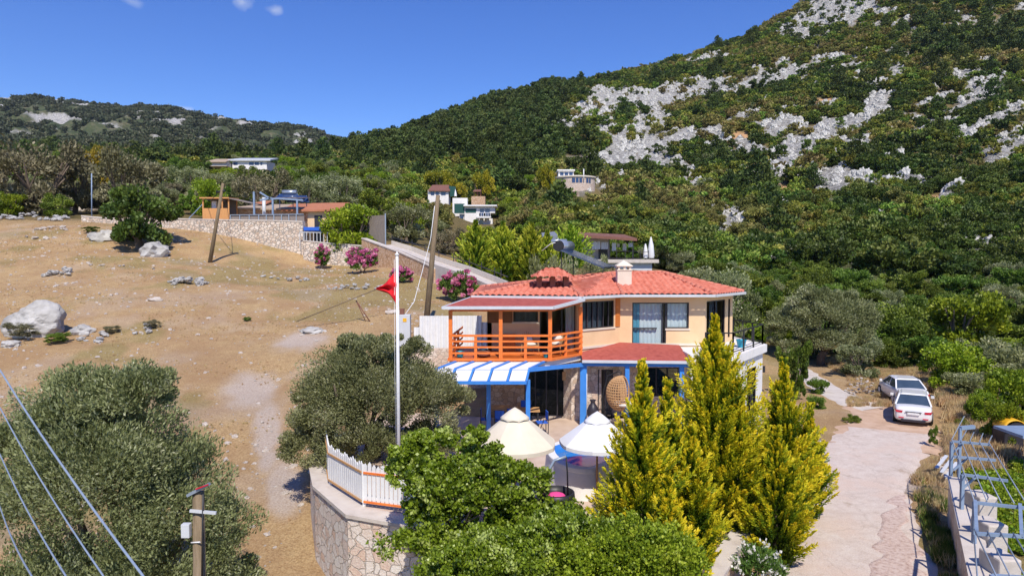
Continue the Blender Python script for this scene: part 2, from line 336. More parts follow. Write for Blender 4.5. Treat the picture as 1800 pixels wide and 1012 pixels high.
    def ball(s, c, r, n=10, sz=1):
        prof = [(max(1e-4, r*math.sin(math.pi*i/n)), -r*sz*math.cos(math.pi*i/n)) for i in range(n+1)]
        return s.lathe(c, prof, n+2)
    def build(s, name, mat, parent=None, world=True, bevel=0):
        off = Vector((0, 0, 0)); p = parent
        while p is not None and world: off += p.location; p = p.parent
        loc = None
        if parent is None:
            a = np.array(s.v); off = Vector((float(a[:, 0].mean()), float(a[:, 1].mean()), float(a[:, 2].min()))) if world else off
            loc = off if world else None
        me = bpy.data.meshes.new(name); me.from_pydata([tuple(Vector(v)-off) for v in s.v], [], s.f)
        me.polygons.foreach_set('use_smooth', s.smooth); me.update()
        me.materials.append(mat)
        o = mesh_obj(name, me, parent, loc)
        if bevel:
            b = o.modifiers.new('bevel', 'BEVEL'); b.width = bevel; b.segments = 2; b.limit_method = 'ANGLE'
        return o
# ---------------------------------------------------------------- terrain
HZ = 450.0
def pz(D, py): return CZ-(py-HZ)/F*D
YS = [4, 10, 18, 26, 34, 42, 56, 70, 77.5, 85, 110, 150, 220, 300, 420, 600, 900, 1500, 2600]
def far(*pys): return [pz(D, p) for D, p in zip(YS[10:], pys)]
TAB = {
 -500: [-7, -5, -3.2, -1.4, .4, 2.2, 5.3, 8.4, 10.3, 11.8]+far(370, 340, 318, 300, 285, 270, 240, 170, 250),
 0:    [-6.5, -4.8, -3.2, -1.4, .4, 2.2, 5.3, 8.4, 10.3, 11.8]+far(375, 350, 325, 305, 290, 275, 250, 178, 250),
 150:  [-6, -4.6, -3.1, -1.4, .4, 2.2, 5.2, 8.2, 10.2, 11.6]+far(375, 350, 325, 305, 290, 275, 252, 188, 250),
 300:  [-5.5, -4.4, -3.1, -1.5, .3, 2.1, 4.9, 7.2, 9.8, 11.0]+far(375, 348, 322, 303, 290, 278, 252, 200, 250),
 350:  [-5, -4.4, -3.1, -1.5, .2, 1.9, 4.6, 6.7, 9.4, 10.9]+far(378, 348, 322, 303, 290, 280, 255, 210, 250),
 550:  [-5, -4.2, -3.1, -1.5, .2, 1.7, 4.1, 5.5, 5.9, 10.9]+far(385, 350, 322, 303, 288, 285, 285, 236, 262),
 620:  [-5, -4.2, -3.0, -1.5, .2, 1.8, 3.9, 5.5, 5.9, 9.5]+far(390, 360, 328, 306, 280, 278, 285, 262, 275),
 700:  [-5, -4.0, -2.6, -1.3, .0, 2.4, 4.0, 6.0, 6.6, 8.4]+far(410, 376, 342, 310, 262, 262, 300, 330, 360),
 850:  [-4, -3.4, -2.4, -1.2, -.5, 1.6, 3.6, 4.9, 5.6, 6.3]+far(438, 414, 392, 332, 235, 198, 260, 330, 380),
 1000: [-3, -2.2, -1.6, -1.2, -.8, 1.0, 3.2, 4.6, 5.3, 6.0]+far(452, 422, 348, 286, 205, 160, 230, 320, 380),
 1150: [-2, -1.5, -1.3, -1.2, -1.1, .2, 2.0, 3.6, 4.3, 5.0]+far(470, 435, 372, 305, 205, 124, 200, 300, 380),
 1300: [-1.6, -1.3, -1.2, -1.2, -1.15, -.9, .1, .8, 1.2, 1.6]+far(490, 440, 360, 282, 172, 76, 150, 280, 380),
 1450: [-1.3, -1.2, -1.2, -1.2, -1.2, -1.2, -1.1, -.6, -0.2, .2]+far(500, 432, 340, 257, 148, -8, 100, 260, 380),
 1600: [-1.3, -1.2, -1.2, -1.2, -1.2, -1.2, -1.2, -1.1, -0.9, -.6]+far(502, 420, 320, 227, 98, -80, 60, 250, 380),
 1800: [-1.3, -1.2, -1.2, -1.2, -1.25, -1.4, -1.5, -1.4, -1.2, -1.0]+far(480, 392, 290, 192, 62, -110, 20, 240, 380),
 2300: [-1.3, -1.2, -1.2, -1.2, -1.3, -1.6, -1.8, -1.6, -1, -.4]+far(450, 350, 250, 140, 0, -190, -40, 220, 380),
}
pxs = sorted(TAB); US = np.array([(p-900)/F for p in pxs]); TB = np.array([TAB[p] for p in pxs])
NU, NY = 420, 420
ug = np.linspace(US[0], US[-1], NU); lyg = np.linspace(math.log(4), math.log(2600), NY)
tmp = np.array([np.interp(ug, US, TB[:, j]) for j in range(len(YS))]).T
TG = np.array([np.interp(lyg, np.log(YS), tmp[i]) for i in range(NU)])
def blur(a, k, ax):
    ker = np.exp(-np.linspace(-2, 2, 2*k+1)**2); ker /= ker.sum()
    p = np.pad(a, [(k, k) if i == ax else (0, 0) for i in range(2)], mode='edge')
    return sum(ker[i]*(p[i:i+a.shape[0], :] if ax == 0 else p[:, i:i+a.shape[1]]) for i in range(2*k+1))
TG = blur(blur(TG, 6, 0), 2, 1)
def base_h(x, y):
    x = np.asarray(x, float); y = np.asarray(y, float); yc = np.clip(y, 4, 2600)
    u = np.clip(x/np.maximum(yc, 8), ug[0], ug[-1])
    a = (u-ug[0])/(ug[1]-ug[0]); b = (np.log(yc)-lyg[0])/(lyg[1]-lyg[0])
    i = np.clip(a.astype(int), 0, NU-2); j = np.clip(b.astype(int), 0, NY-2); a = a-i; b = b-j
    return (TG[i, j]*(1-a)+TG[i+1, j]*a)*(1-b)+(TG[i, j+1]*(1-a)+TG[i+1, j+1]*a)*b
def sstep(e0, e1, x): t = np.clip((x-e0)/(e1-e0), 0, 1); return t*t*(3-2*t)
# rocky places of the mountain: where the photograph shows outcrops, as world spots on the slope
ROCKS_PX = [(1455, 22, 95, 34, 22), (1500, 8, 70, 24, 0), (1050, 188, 62, 26, 25), (1000, 218, 42, 24, 10), (965, 242, 26, 14, 0), (1100, 175, 40, 22, 0), (1075, 212, 40, 20, 60),
 (1195, 165, 80, 20, 15), (1255, 160, 50, 16, 10), (1150, 205, 50, 24, -30), (1110, 270, 46, 22, 20), (1170, 285, 40, 16, -10), (1070, 285, 26, 14, 0), (1130, 235, 60, 26, 30),
 (1320, 150, 55, 12, 15), (1395, 128, 45, 13, 20), (1460, 105, 50, 9, 5), (1475, 18, 95, 30, 12), (1430, 40, 75, 18, 20), (1540, 22, 40, 8, 0),
 (1400, 262, 62, 22, 20), (1440, 245, 40, 16, 10), (1370, 300, 40, 12, 20), (1500, 262, 46, 16, 20), (1545, 185, 26, 20, 0), (1530, 210, 60, 12, 25), (1600, 240, 40, 18, 20),
 (1575, 128, 30, 8, 10), (1640, 115, 30, 8, 10), (1690, 135, 36, 9, 10), (1720, 180, 60, 14, 20), (1765, 205, 50, 16, 25), (1700, 235, 50, 14, 30), (1775, 262, 50, 24, 35), (1735, 300, 50, 16, 30), (1690, 330, 46, 8, 30),
 (1245, 368, 34, 12, 10), (1255, 430, 34, 11, 5), (1215, 330, 22, 12, 0), (1480, 320, 50, 10, 20), (1330, 270, 30, 10, 10), (1230, 240, 60, 10, 20), (1300, 210, 40, 8, 20), (1600, 95, 36, 8, 5), (1530, 150, 40, 8, 5),
 (925, 232, 26, 12, 10), (1240, 105, 50, 7, 5), (1130, 115, 20, 6, 0), (830, 268, 10, 8, 0), (1195, 300, 26, 10, 10), (1745, 110, 50, 7, 5), (1790, 235, 40, 14, 30), (1300, 300, 28, 10, 20), (1180, 250, 40, 12, -20), (1360, 235, 30, 9, 10), (1450, 190, 46, 8, 15), (1640, 180, 36, 9, 20), (1560, 290, 36, 9, 20)]
SOIL_PX = [(1440, 375, 50, 10, 10), (1640, 355, 40, 14, 10), (1560, 395, 50, 10, 0), (1100, 320, 20, 10, 0), (1440, 178, 34, 6, 10), (1600, 405, 36, 10, 0), (1215, 320, 18, 10, 0), (1650, 440, 30, 8, 0), (1720, 560, 26, 10, 0), (1300, 240, 30, 6, 0), (1300, 370, 30, 14, 0), (1430, 470, 24, 6, 0), (1740, 480, 24, 10, 0), (1500, 400, 20, 6, 0), (1370, 330, 26, 6, 0),
 (940, 330, 12, 30, 0), (960, 330, 30, 5, 0), (1010, 355, 10, 14, 0)]
def to_px(x, y, z):
    c, s = math.cos(PITCH), math.sin(PITCH)
    dz = z-CZ; yc = y*c-dz*s; zc = y*s+dz*c
    return 900+F*x/yc, 506-F*zc/yc
# the outcrop map is made once on the slope itself (world x, y)
def blobs(x, y, z, L):
    px, py = to_px(x, np.maximum(y, 1), z); out = np.zeros_like(px)
    for (cx, cy, rx, ry, an) in L:
        a = R(an); dx = px-cx; dy = -(py-cy)
        u = (dx*math.cos(a)+dy*math.sin(a))/rx; v = (-dx*math.sin(a)+dy*math.cos(a))/ry
        out = np.maximum(out, 1-np.sqrt(u*u+v*v)/1.5)
    return np.clip(out, 0, 1)
def masks(x, y):
    z = base_h(x, y)
    m = sstep(90, 130, y)*(y < 640)
    k = np.where(y > 60, 1, 0)
    n = fbm(x/9, z/4.5+y/30, 3, 5); n2 = fbm(x/34+y/50, z/13, 11, 3)
    rk = blobs(x, y, z, ROCKS_PX)*m
    rock = sstep(.45, .555, rk*.60+n*.58)*(rk > .01)
    rock = np.maximum(rock, sstep(.57, .635, n*.6+n2*.45)*m*sstep(.02, .2, x/np.maximum(y, 1)))
    rock = rock*sstep(.22, .36, fbm(x/3.2, z/2.4+y/6, 15, 4)+.06)
    far_ = (y > 800)*sstep(.60, .67, fbm(x/60, z/22, 5, 5))
    rock = np.maximum(rock, far_)
    so = blobs(x, y, z, SOIL_PX)*m
    soil = sstep(.40, .62, so*.7+n*.5)*(so > .01)
    return rock, soil
def cut(x, y):
    """1 inside the levelled places"""
    return 0
def H(x, y, detail=True):
    x = np.asarray(x, float); y = np.asarray(y, float)
    z = base_h(x, y)
    fld = 1-sstep(72, 84, y)
    u = x/np.maximum(y, 8)
    z = z+fld*(fbm(x/5, y/5, 21, 3)-.5)*.5*sstep(-.12, -.25, u)
    # road shelf, car place and garden stay even
    fl = sstep(.30, .36, u)*(1-sstep(40, 50, y)); fl = np.maximum(fl, sstep(.385, .41, u)*(1-sstep(54, 64, y))); z = z*(1-fl)+(-1.2)*fl
    # nothing rises through the patio or the house
    inp = sstep(-7.4, -6.4, x)*(1-sstep(11.2, 12.4, x))*sstep(14, 17, y)*(1-sstep(37, 39.5, y))*(x > -8)
    z = np.where(inp > 0, z*(1-inp)+np.minimum(z, -.5)*inp, z)
    g = sstep(120, 200, y)
    z = z+g*(fbm(x/30, y/30, 31, 4)-.5)*5*np.where(y > 800, 6, 1)
    if detail:
        r, s = masks(x, y)
        z = z+r*np.where(y > 800, 2, 1)*(.6+2.6*np.abs(fbm(x/5, y/5, 41, 4)-.5)*2)
    return z
NA, NB = 1150, 800
uu = np.linspace(-1.25, 1.25, NA); vv = np.exp(np.linspace(math.log(2.0), math.log(2615), NB))-16
UU, VV = np.meshgrid(uu, vv, indexing='ij')
X = UU*(VV+15.9); Y = VV
Z = H(X, Y); rk, so = masks(X, Y)
idx = np.arange(NA*NB).reshape(NA, NB)
q = np.stack([idx[:-1, :-1], idx[1:, :-1], idx[1:, 1:], idx[:-1, 1:]], -1).reshape(-1, 4)
gme = np_mesh('ground', np.stack([X, Y, Z], -1).reshape(-1, 3), q, smooth=True)
def attr(me, nm, a): at = me.attributes.new(nm, 'FLOAT', 'POINT'); at.data.foreach_set('value', a.astype(np.float32).ravel())
attr(gme, 'rock', rk); attr(gme, 'soil', so)
Ug = X/np.maximum(Y, 8)
field = (1-sstep(78, 92, Y))*(1-sstep(-.04, .02, Ug)); field = np.maximum(field, (1-sstep(48, 60, Y))*sstep(.2, .3, Ug))
green = sstep(.5, .62, fbm(X/4, Y/4, 51, 4)+.10*np.exp(-((X+14)/12)**2-((Y-62)/9)**2)*3-.09)*field
garden = sstep(0, .5, X-(8+(Y-11.4)*.56)-.2)*(Y < 27)
attr(gme, 'field', field); attr(gme, 'green', np.maximum(green*.8, garden)); attr(gme, 'near', 1-sstep(95, 140, Y))
pale = sstep(.56, .70, fbm(X/3.2, Y/3.2, 61, 5))
ppx, ppy = to_px(X, np.maximum(Y, 1), Z)
pale = np.maximum(pale*.25, sstep(.25, .7, blobs(X, Y, Z, [(440, 690, 60, 40, 10), (470, 760, 30, 80, 0), (530, 600, 60, 20, 10), (500, 860, 40, 60, 0), (1590, 850, 40, 20, 0)])*(.5+fbm(X, Y, 71, 4))))
attr(gme, 'pale', pale)
m, t, b = _nodes('hillside_ground')
def at(n): a = t.nodes.new('ShaderNodeAttribute'); a.attribute_name = n; return a.outputs['Fac']
v = objcoord(t)
def nz_(s, d=6, r=.6): n = t.nodes.new('ShaderNodeTexNoise'); n.inputs['Scale'].default_value = s; n.inputs['Detail'].default_value = d; n.inputs['Roughness'].default_value = r; t.links.new(v, n.inputs['Vector']); return n.outputs['Fac']
def mix(f, a, c, bt='MIX'):
    x = t.nodes.new('ShaderNodeMixRGB'); x.blend_type = bt
    for i, s_ in enumerate((f, a, c)):
        if isinstance(s_, (int, float)): x.inputs[i].default_value = s_
        elif isinstance(s_, tuple): x.inputs[i].default_value = (*s_, 1)
        else: t.links.new(s_, x.inputs[i])
    return x.outputs[0]
def rp(f, cols, pos=None): r = ramp(t, cols, pos); t.links.new(f, r.inputs[0]); return r.outputs[0]
n_big, n_mid, n_fine = nz_(.35, 5), nz_(2.2, 8, .7), nz_(14, 6, .75)
straw = rp(n_mid, [(.32, .19, .08), (.45, .285, .125), (.53, .36, .165), (.60, .44, .23)], [.3, .45, .58, .72])
straw = mix(.5, straw, rp(n_fine, [(.20, .11, .055), (.70, .52, .31)], [.38, .60]))
straw = mix(rp(n_big, [(0, 0, 0), (.55, .55, .55)], [.42, .62]), straw, (.36, .215, .115))
gr = rp(n_fine, [(.10, .12, .025), (.26, .25, .07)], [.3, .7])
def mul(a, c): x = t.nodes.new('ShaderNodeMath'); x.operation = 'MULTIPLY'; [t.links.new(s_, x.inputs[i]) if not isinstance(s_, float) else setattr(x.inputs[i], 'default_value', s_) for i, s_ in enumerate((a, c))]; return x.outputs[0]
fieldc = mix(mul(at('green'), .5), straw, gr)
palec = rp(n_fine, [(.42, .31, .24), (.66, .58, .50)], [.35, .7])
fieldc = mix(at('pale'), fieldc, palec)
forest = rp(n_mid, [(.07, .07, .022), (.14, .115, .045), (.27, .18, .09), (.42, .28, .15)], [.3, .5, .62, .78])
farveg = rp(nz_(.045, 9, .75), [(.035, .055, .028), (.07, .085, .04), (.14, .13, .08), (.20, .17, .12)], [.35, .5, .6, .72])
cam_far = t.nodes.new('ShaderNodeSeparateXYZ'); t.links.new(v, cam_far.inputs[0])
isfar = t.nodes.new('ShaderNodeMapRange'); isfar.inputs['From Min'].default_value = 650; isfar.inputs['From Max'].default_value = 900; t.links.new(cam_far.outputs['Y'], isfar.inputs['Value'])
forest = mix(isfar.outputs[0], forest, farveg)
c0 = mix(at('field'), forest, fieldc)
c1 = mix(at('soil'), c0, rp(n_mid, [(.40, .22, .11), (.56, .36, .20)], [.35, .65]))
nr = nz_(.55, 12, .78)
rockc = rp(nr, [(.12, .12, .115), (.38, .37, .35), (.58, .565, .535), (.70, .685, .65)], [.36, .47, .56, .70])
c2 = mix(at('rock'), c1, rockc)
t.links.new(c2, b.inputs['Base Color']); b.inputs['Roughness'].default_value = .95; b.inputs['Specular IOR Level'].default_value = .15
hgt = mix(at('rock'), n_fine, nr)
bp = t.nodes.new('ShaderNodeBump'); bp.inputs['Strength'].default_value = .9; bp.inputs['Distance'].default_value = .12
bd = t.nodes.new('ShaderNodeMapRange'); bd.inputs['To Min'].default_value = .12; bd.inputs['To Max'].default_value = 3.0; t.links.new(at('rock'), bd.inputs['Value']); t.links.new(bd.outputs[0], bp.inputs['Distance'])
t.links.new(hgt, bp.inputs['Height']); t.links.new(bp.outputs[0], b.inputs['Normal'])
gme.materials.append(m)
tag(mesh_obj('ground', gme), kind='structure')
def Hs(x, y): return float(H(np.array([x]), np.array([y]))[0])
def hit(px, py, y0=12, y1=2400):
    d = ray(px, py); k = np.exp(np.linspace(math.log(y0), math.log(y1), 1400))
    xs = d[0]*k; ys = d[1]*k; zs = CZ+d[2]*k; h = H(xs, ys)
    w_ = np.where(zs < h)[0]
    i = w_[0] if len(w_) else len(k)-1
    return Vector((xs[i], ys[i], h[i]))
# ---------------------------------------------------------------- foliage makers
def unit(a): return a/np.maximum(np.linalg.norm(a, axis=1, keepdims=True), 1e-9)
def rnd_dirs(n, r): return unit(r.normal(size=(n, 3)))
def leaf_quads(C, D, L, Wd, r, fold=0):
    """lens-shaped leaves: centre C, direction D, length L, width Wd"""
    n = len(C); D = unit(D); S = unit(np.cross(D, rnd_dirs(n, r)))
    L = np.broadcast_to(L, n)[:, None]; Wd = np.broadcast_to(Wd, n)[:, None]
    V = np.stack([C-D*L/2, C+S*Wd/2, C+D*L/2, C-S*Wd/2], 1).reshape(-1, 3)
    return V, np.arange(4*n).reshape(n, 4)
def crown_mesh(name, lobes, nclump, nleaf, ll, lw, mat, seed, clump_r=.30, up=.3, tint_amp=.28, dirmix=.8, shell=.5, soft=.45):
    """lobes: (x,y,z,rx,ry,rz). Leaves spread through clumps that fill the lobes unevenly."""
    r = np.random.default_rng(seed); Vs = []; Ts = []
    vol = np.array([l[3]*l[4]*l[5] for l in lobes])**.75; vol = vol/vol.sum()
    for l, f in zip(lobes, vol):
        nc = max(3, int(nclump*f)); d = rnd_dirs(nc, r); d[:, 2] = np.where(d[:, 2] < -.35, -d[:, 2]*.6, d[:, 2])
        rad = (shell+(1-shell)*r.random(nc)**.6)*(1-clump_r*.55)
        rad *= .86+.28*r.random(nc)
        cc = np.array(l[:3])+d*rad[:, None]*np.array(l[3:6])
        R0 = (l[3]+l[4]+l[5])/3
        k = max(4, int(nleaf*f/nc))
        cr = clump_r*R0*(.6+.8*r.random(nc))
        C = np.repeat(cc, k, 0); ld = rnd_dirs(nc*k, r)
        C = C+ld*(r.random(nc*k)**soft*np.repeat(cr, k))[:, None]*np.array([1, 1, .8])
        out = unit((C-np.array(l[:3]))/np.array(l[3:6]))
        D = out*dirmix+np.array([0, 0, up])+rnd_dirs(nc*k, r)*.8
        s = .7+.6*r.random(nc*k)
        V, q = leaf_quads(C, D, ll*s, lw*s, r); Vs.append(V)
        tt = np.repeat(np.clip(.45+tint_amp*r.normal(size=nc), 0, 1), k)+.18*r.normal(size=nc*k)
        Ts.append(np.repeat(np.clip(tt, 0, 1), 4))
    V = np.concatenate(Vs); n = len(V)//4
    return np_mesh(name, V, np.arange(4*n).reshape(n, 4), mat, np.concatenate(Ts))
def trunk_mb(h, r0, seed, limbs=5, spread=1.4, lean=.1, zsplit=.35, tip=.02):
    rr = random.Random(seed); mb = MB(); zs = h*zsplit
    p = [Vector((0, 0, -.3)), Vector((lean*zs*rr.uniform(-1, 1), lean*zs*rr.uniform(-1, 1), zs*.5)), Vector((lean*h*rr.uniform(-1, 1), lean*h*rr.uniform(-1, 1), zs))]
    mb.tube(p, [r0*1.25, r0, r0*.85], 8)
    for i in range(limbs):
        a = 2*math.pi*i/limbs+rr.uniform(-.4, .4); s = spread*rr.uniform(.6, 1.1)
        e = p[2]+Vector((math.cos(a)*s, math.sin(a)*s, (h-zs)*rr.uniform(.55, .9)))
        mid = (p[2]+e)/2+Vector((math.cos(a)*s*.15, math.sin(a)*s*.15, -.05*h)); mb.tube([p[2], mid, e], [r0*.6, r0*.35, tip], 6)
        for j in range(2):
            a2 = a+rr.uniform(-.9, .9); e2 = mid+Vector((math.cos(a2)*s*.6, math.sin(a2)*s*.6, (h-zs)*rr.uniform(.2, .5))); mb.tube([mid, e2], [r0*.3, tip], 5)
    return mb
def conifer_mesh(name, h, Rm, nplume, seed, mat, k=34, nl=.10, lean_up=.85, top_gap=.0, tipb=.0):
    """tall conifer made of outward and upward plumes, every plume a feathery spray of scale-leaves"""
    r = np.random.default_rng(seed); Vs = []; Ts = []
    t = r.random(nplume)**.9; prof = np.clip(np.clip((1-t)/.78, 0, 1)**1.22*(.70+.30*np.minimum(1, t*5+.25)), .035, None)
    prof = np.minimum(prof, 1)*(.78+.3*r.random(nplume))
    ph = r.random(nplume)*2*math.pi
    side = 1+.16*np.sin(ph*3+seed)+.10*np.sin(ph*5+t*9)
    Rr = Rm*prof*side
    base = np.stack([np.cos(ph)*Rr*.30, np.sin(ph)*Rr*.30, t*h*.93], 1)
    el = lean_up*(.55+.4*r.random(nplume))+t*.45
    Lp = Rr*.80/np.cos(np.minimum(el, 1.2))*(.75+.75*r.random(nplume)**1.5); Lp = np.clip(Lp, .18, Rm*1.2)
    D = np.stack([np.cos(ph)*np.cos(el), np.sin(ph)*np.cos(el), np.sin(el)], 1)
    S = np.stack([-np.sin(ph), np.cos(ph), np.zeros(nplume)], 1); U = np.cross(D, S)
    roll = r.random(nplume)*math.pi; S2 = S*np.cos(roll)[:, None]+U*np.sin(roll)[:, None]
    s = (r.random((nplume, k)))**.75
    wd = np.sin(np.clip(s, 0, 1)*math.pi*.93+.12)**.8
    wid = (Lp*.105+.022)[:, None]*wd
    off = r.normal(size=(nplume, k))*wid*.55; off2 = r.normal(size=(nplume, k))*wid*.22
    bend = (s**2)*.12*Lp[:, None]
    C = base[:, None]+D[:, None]*(s*Lp[:, None])[..., None]+S2[:, None]*off[..., None]+np.cross(D, S2)[:, None]*off2[..., None]+np.array([0, 0, 1])*bend[..., None]
    ld = D[:, None]*1.0+S2[:, None]*(np.sign(off)*.55)[..., None]+rnd_dirs(nplume*k, r).reshape(nplume, k, 3)*.28
    C = C.reshape(-1, 3); ld = ld.reshape(-1, 3); n = len(C)
    sz = .75+.5*r.random(n)
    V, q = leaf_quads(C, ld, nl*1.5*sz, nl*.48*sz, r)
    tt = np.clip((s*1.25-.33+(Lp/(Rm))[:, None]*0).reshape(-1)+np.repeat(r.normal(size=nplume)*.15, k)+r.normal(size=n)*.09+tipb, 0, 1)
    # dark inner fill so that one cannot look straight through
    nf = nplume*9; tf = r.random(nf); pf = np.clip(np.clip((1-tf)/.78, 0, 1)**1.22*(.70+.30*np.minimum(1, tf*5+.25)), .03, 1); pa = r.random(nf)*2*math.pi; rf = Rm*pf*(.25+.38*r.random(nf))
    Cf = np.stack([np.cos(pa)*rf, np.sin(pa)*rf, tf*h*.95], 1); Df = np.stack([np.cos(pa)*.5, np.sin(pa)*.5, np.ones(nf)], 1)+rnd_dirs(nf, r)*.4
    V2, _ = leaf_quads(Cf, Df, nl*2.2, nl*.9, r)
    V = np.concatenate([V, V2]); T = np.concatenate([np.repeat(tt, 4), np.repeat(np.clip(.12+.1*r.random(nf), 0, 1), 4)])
    n = len(V)//4
    return np_mesh(name, V, np.arange(4*n).reshape(n, 4), mat, T)
def pine_mesh(name, h, Rm, seed, mat, n=1500, flat=.25):
    r = np.random.default_rng(seed); tiers = 9; Vs = []; Ts = []
    for i in range(tiers):
        f = i/(tiers-1); z = h*(.28+.68*f); R1 = Rm*((1-f)**.75*.95+.10)
        for k in range(max(3, int(7*(1-f))+3)):
            a = r.random()*6.283; rr = R1*(.45+.45*r.random()); c = np.array([math.cos(a)*rr, math.sin(a)*rr, z+r.normal()*h*.03])
            m_ = n//60+2; C = c+rnd_dirs(m_, r)*(r.random(m_)**.4)[:, None]*np.array([R1*.38+.1, R1*.38+.1, h*.055])
            D = rnd_dirs(m_, r)*.6+np.array([math.cos(a)*.6, math.sin(a)*.6, .6])
            V, _ = leaf_quads(C, D, h*.085, h*.05, r); Vs.append(V); Ts.append(np.repeat(np.clip(.5+.25*r.normal()+.15*r.normal(size=m_), 0, 1), 4))
    V = np.concatenate(Vs); nn = len(V)//4
    return np_mesh(name, V, np.arange(4*nn).reshape(nn, 4), mat, np.concatenate(Ts))
# stuff: nobody could count it; one object each, instanced by geometry nodes
def stuff(name, P, rotz, scl, idx, protos, kind='stuff', tilt=0, label=None, cat=None):
    P = np.asarray(P, np.float32)
    me = bpy.data.meshes.new(name); me.vertices.add(len(P)); me.vertices.foreach_set('co', P.ravel())
    for nm, a, ty in (('rz', rotz, 'FLOAT'), ('sc', scl, 'FLOAT'), ('ix', idx, 'INT')):
        x = me.attributes.new(nm, ty, 'POINT'); x.data.foreach_set('value', np.asarray(a, np.int32 if ty == 'INT' else np.float32))
    o = mesh_obj(name, me); tag(o, label, cat, None, kind)
    c = bpy.data.collections.new(name+'_kinds')
    for i, pme in enumerate(protos):
        po = bpy.data.objects.new('%s_kind_%02d' % (name, i), pme); c.objects.link(po)
    g = bpy.data.node_groups.new(name, 'GeometryNodeTree')
    g.interface.new_socket('Geometry', in_out='INPUT', socket_type='NodeSocketGeometry'); g.interface.new_socket('Geometry', in_out='OUTPUT', socket_type='NodeSocketGeometry')
    N = g.nodes; L = g.links; gi = N.new('NodeGroupInput'); go = N.new('NodeGroupOutput')
    ci = N.new('GeometryNodeCollectionInfo'); ci.inputs['Collection'].default_value = c; ci.inputs['Separate Children'].default_value = True; ci.inputs['Reset Children'].default_value = True
    ip = N.new('GeometryNodeInstanceOnPoints'); ip.inputs['Pick Instance'].default_value = True
    def na(n, ty): a = N.new('GeometryNodeInputNamedAttribute'); a.data_type = ty; a.inputs['Name'].default_value = n; return a.outputs[0]
    cx = N.new('ShaderNodeCombineXYZ'); L.new(na('rz', 'FLOAT'), cx.inputs['Z'])
    L.new(gi.outputs[0], ip.inputs['Points']); L.new(ci.outputs[0], ip.inputs['Instance']); L.new(na('ix', 'INT'), ip.inputs['Instance Index'])
    L.new(cx.outputs[0], ip.inputs['Rotation']); L.new(na('sc', 'FLOAT'), ip.inputs['Scale']); L.new(ip.outputs[0], go.inputs[0])
    md = o.modifiers.new('scatter', 'NODES'); md.node_group = g
    return o
# ---------------------------------------------------------------- shared crowns (unit-size, scaled when placed)
def lobset(seed, n=5, flat=.8):
    r = np.random.default_rng(seed); L = [(0, 0, .55, .46, .46, .44*flat), (0, 0, .30, .40, .40, .30*flat)]
    for i in range(n):
        a = 6.283*i/n+r.random(); d = .22+.14*r.random()
        L.append((math.cos(a)*d, math.sin(a)*d, .42+.26*r.random(), .26+.08*r.random(), .26+.08*r.random(), (.22+.1*r.random())*flat))
    for i in range(n):
        a = 6.283*(i+.5)/n; L.append((math.cos(a)*.26, math.sin(a)*.26, .24, .28, .28, .26*flat))
    return L
CR = {}
for k, (mt, ns) in {'olive': ('olive', 4), 'brownolive': ('brownolive', 3), 'broad': ('broad', 4), 'bright': ('bright', 2), 'yellow': ('yellowtree', 2), 'dark': ('darkleaf', 2)}.items():
    CR[k] = [crown_mesh('crown_'+k, lobset(100+i*7+len(k)), 60, 10500, .040, .022 if k in ('olive', 'brownolive') else .030, M[mt], 200+i, .36, tint_amp=.2, shell=.3) for i in range(ns)]
TRK = []
for i in range(3):
    o_ = trunk_mb(.75, .045, 300+i, 5, .26, .12, .30, .006)
    me_ = bpy.data.meshes.new('trunk'); me_.from_pydata([tuple(v_) for v_ in o_.v], [], o_.f); me_.materials.append(M['bark']); TRK.append(me_)
def plant(kind, x, y, wid, hgt, name, label, cat, group=None, z=None, trunk=True, seed=None, sink=.0):
    seed = int(abs(x*13+y*7)) if seed is None else seed
    z = Hs(x, y) if z is None else z
    hgt = hgt*(1+sink)
    e = empty(name, (x, y, z-sink*hgt/(1+sink)), label, cat, group, rz=(seed*1.7) % 6.28)
    c = mesh_obj('crown', CR[kind][seed % len(CR[kind])], e); c.scale = (wid/1.15, wid/1.15, hgt/.93)
    if trunk:
        t = mesh_obj('trunk', TRK[seed % 3], e); t.scale = (wid/1.15, wid/1.15, hgt/.93)
    return e
def plantpx(kind, px, ptop, wpx, D, name, label, cat, group=None, pbase=None, **kw):
    wv = W(px, ptop, D); x = wv.x; z = Hs(x, D)
    hgt = max(1.2, wv.z-z)
    sink = 0
    return plant(kind, x, D, wpx/F*D, hgt, name, label, cat, group, z=z, **kw)
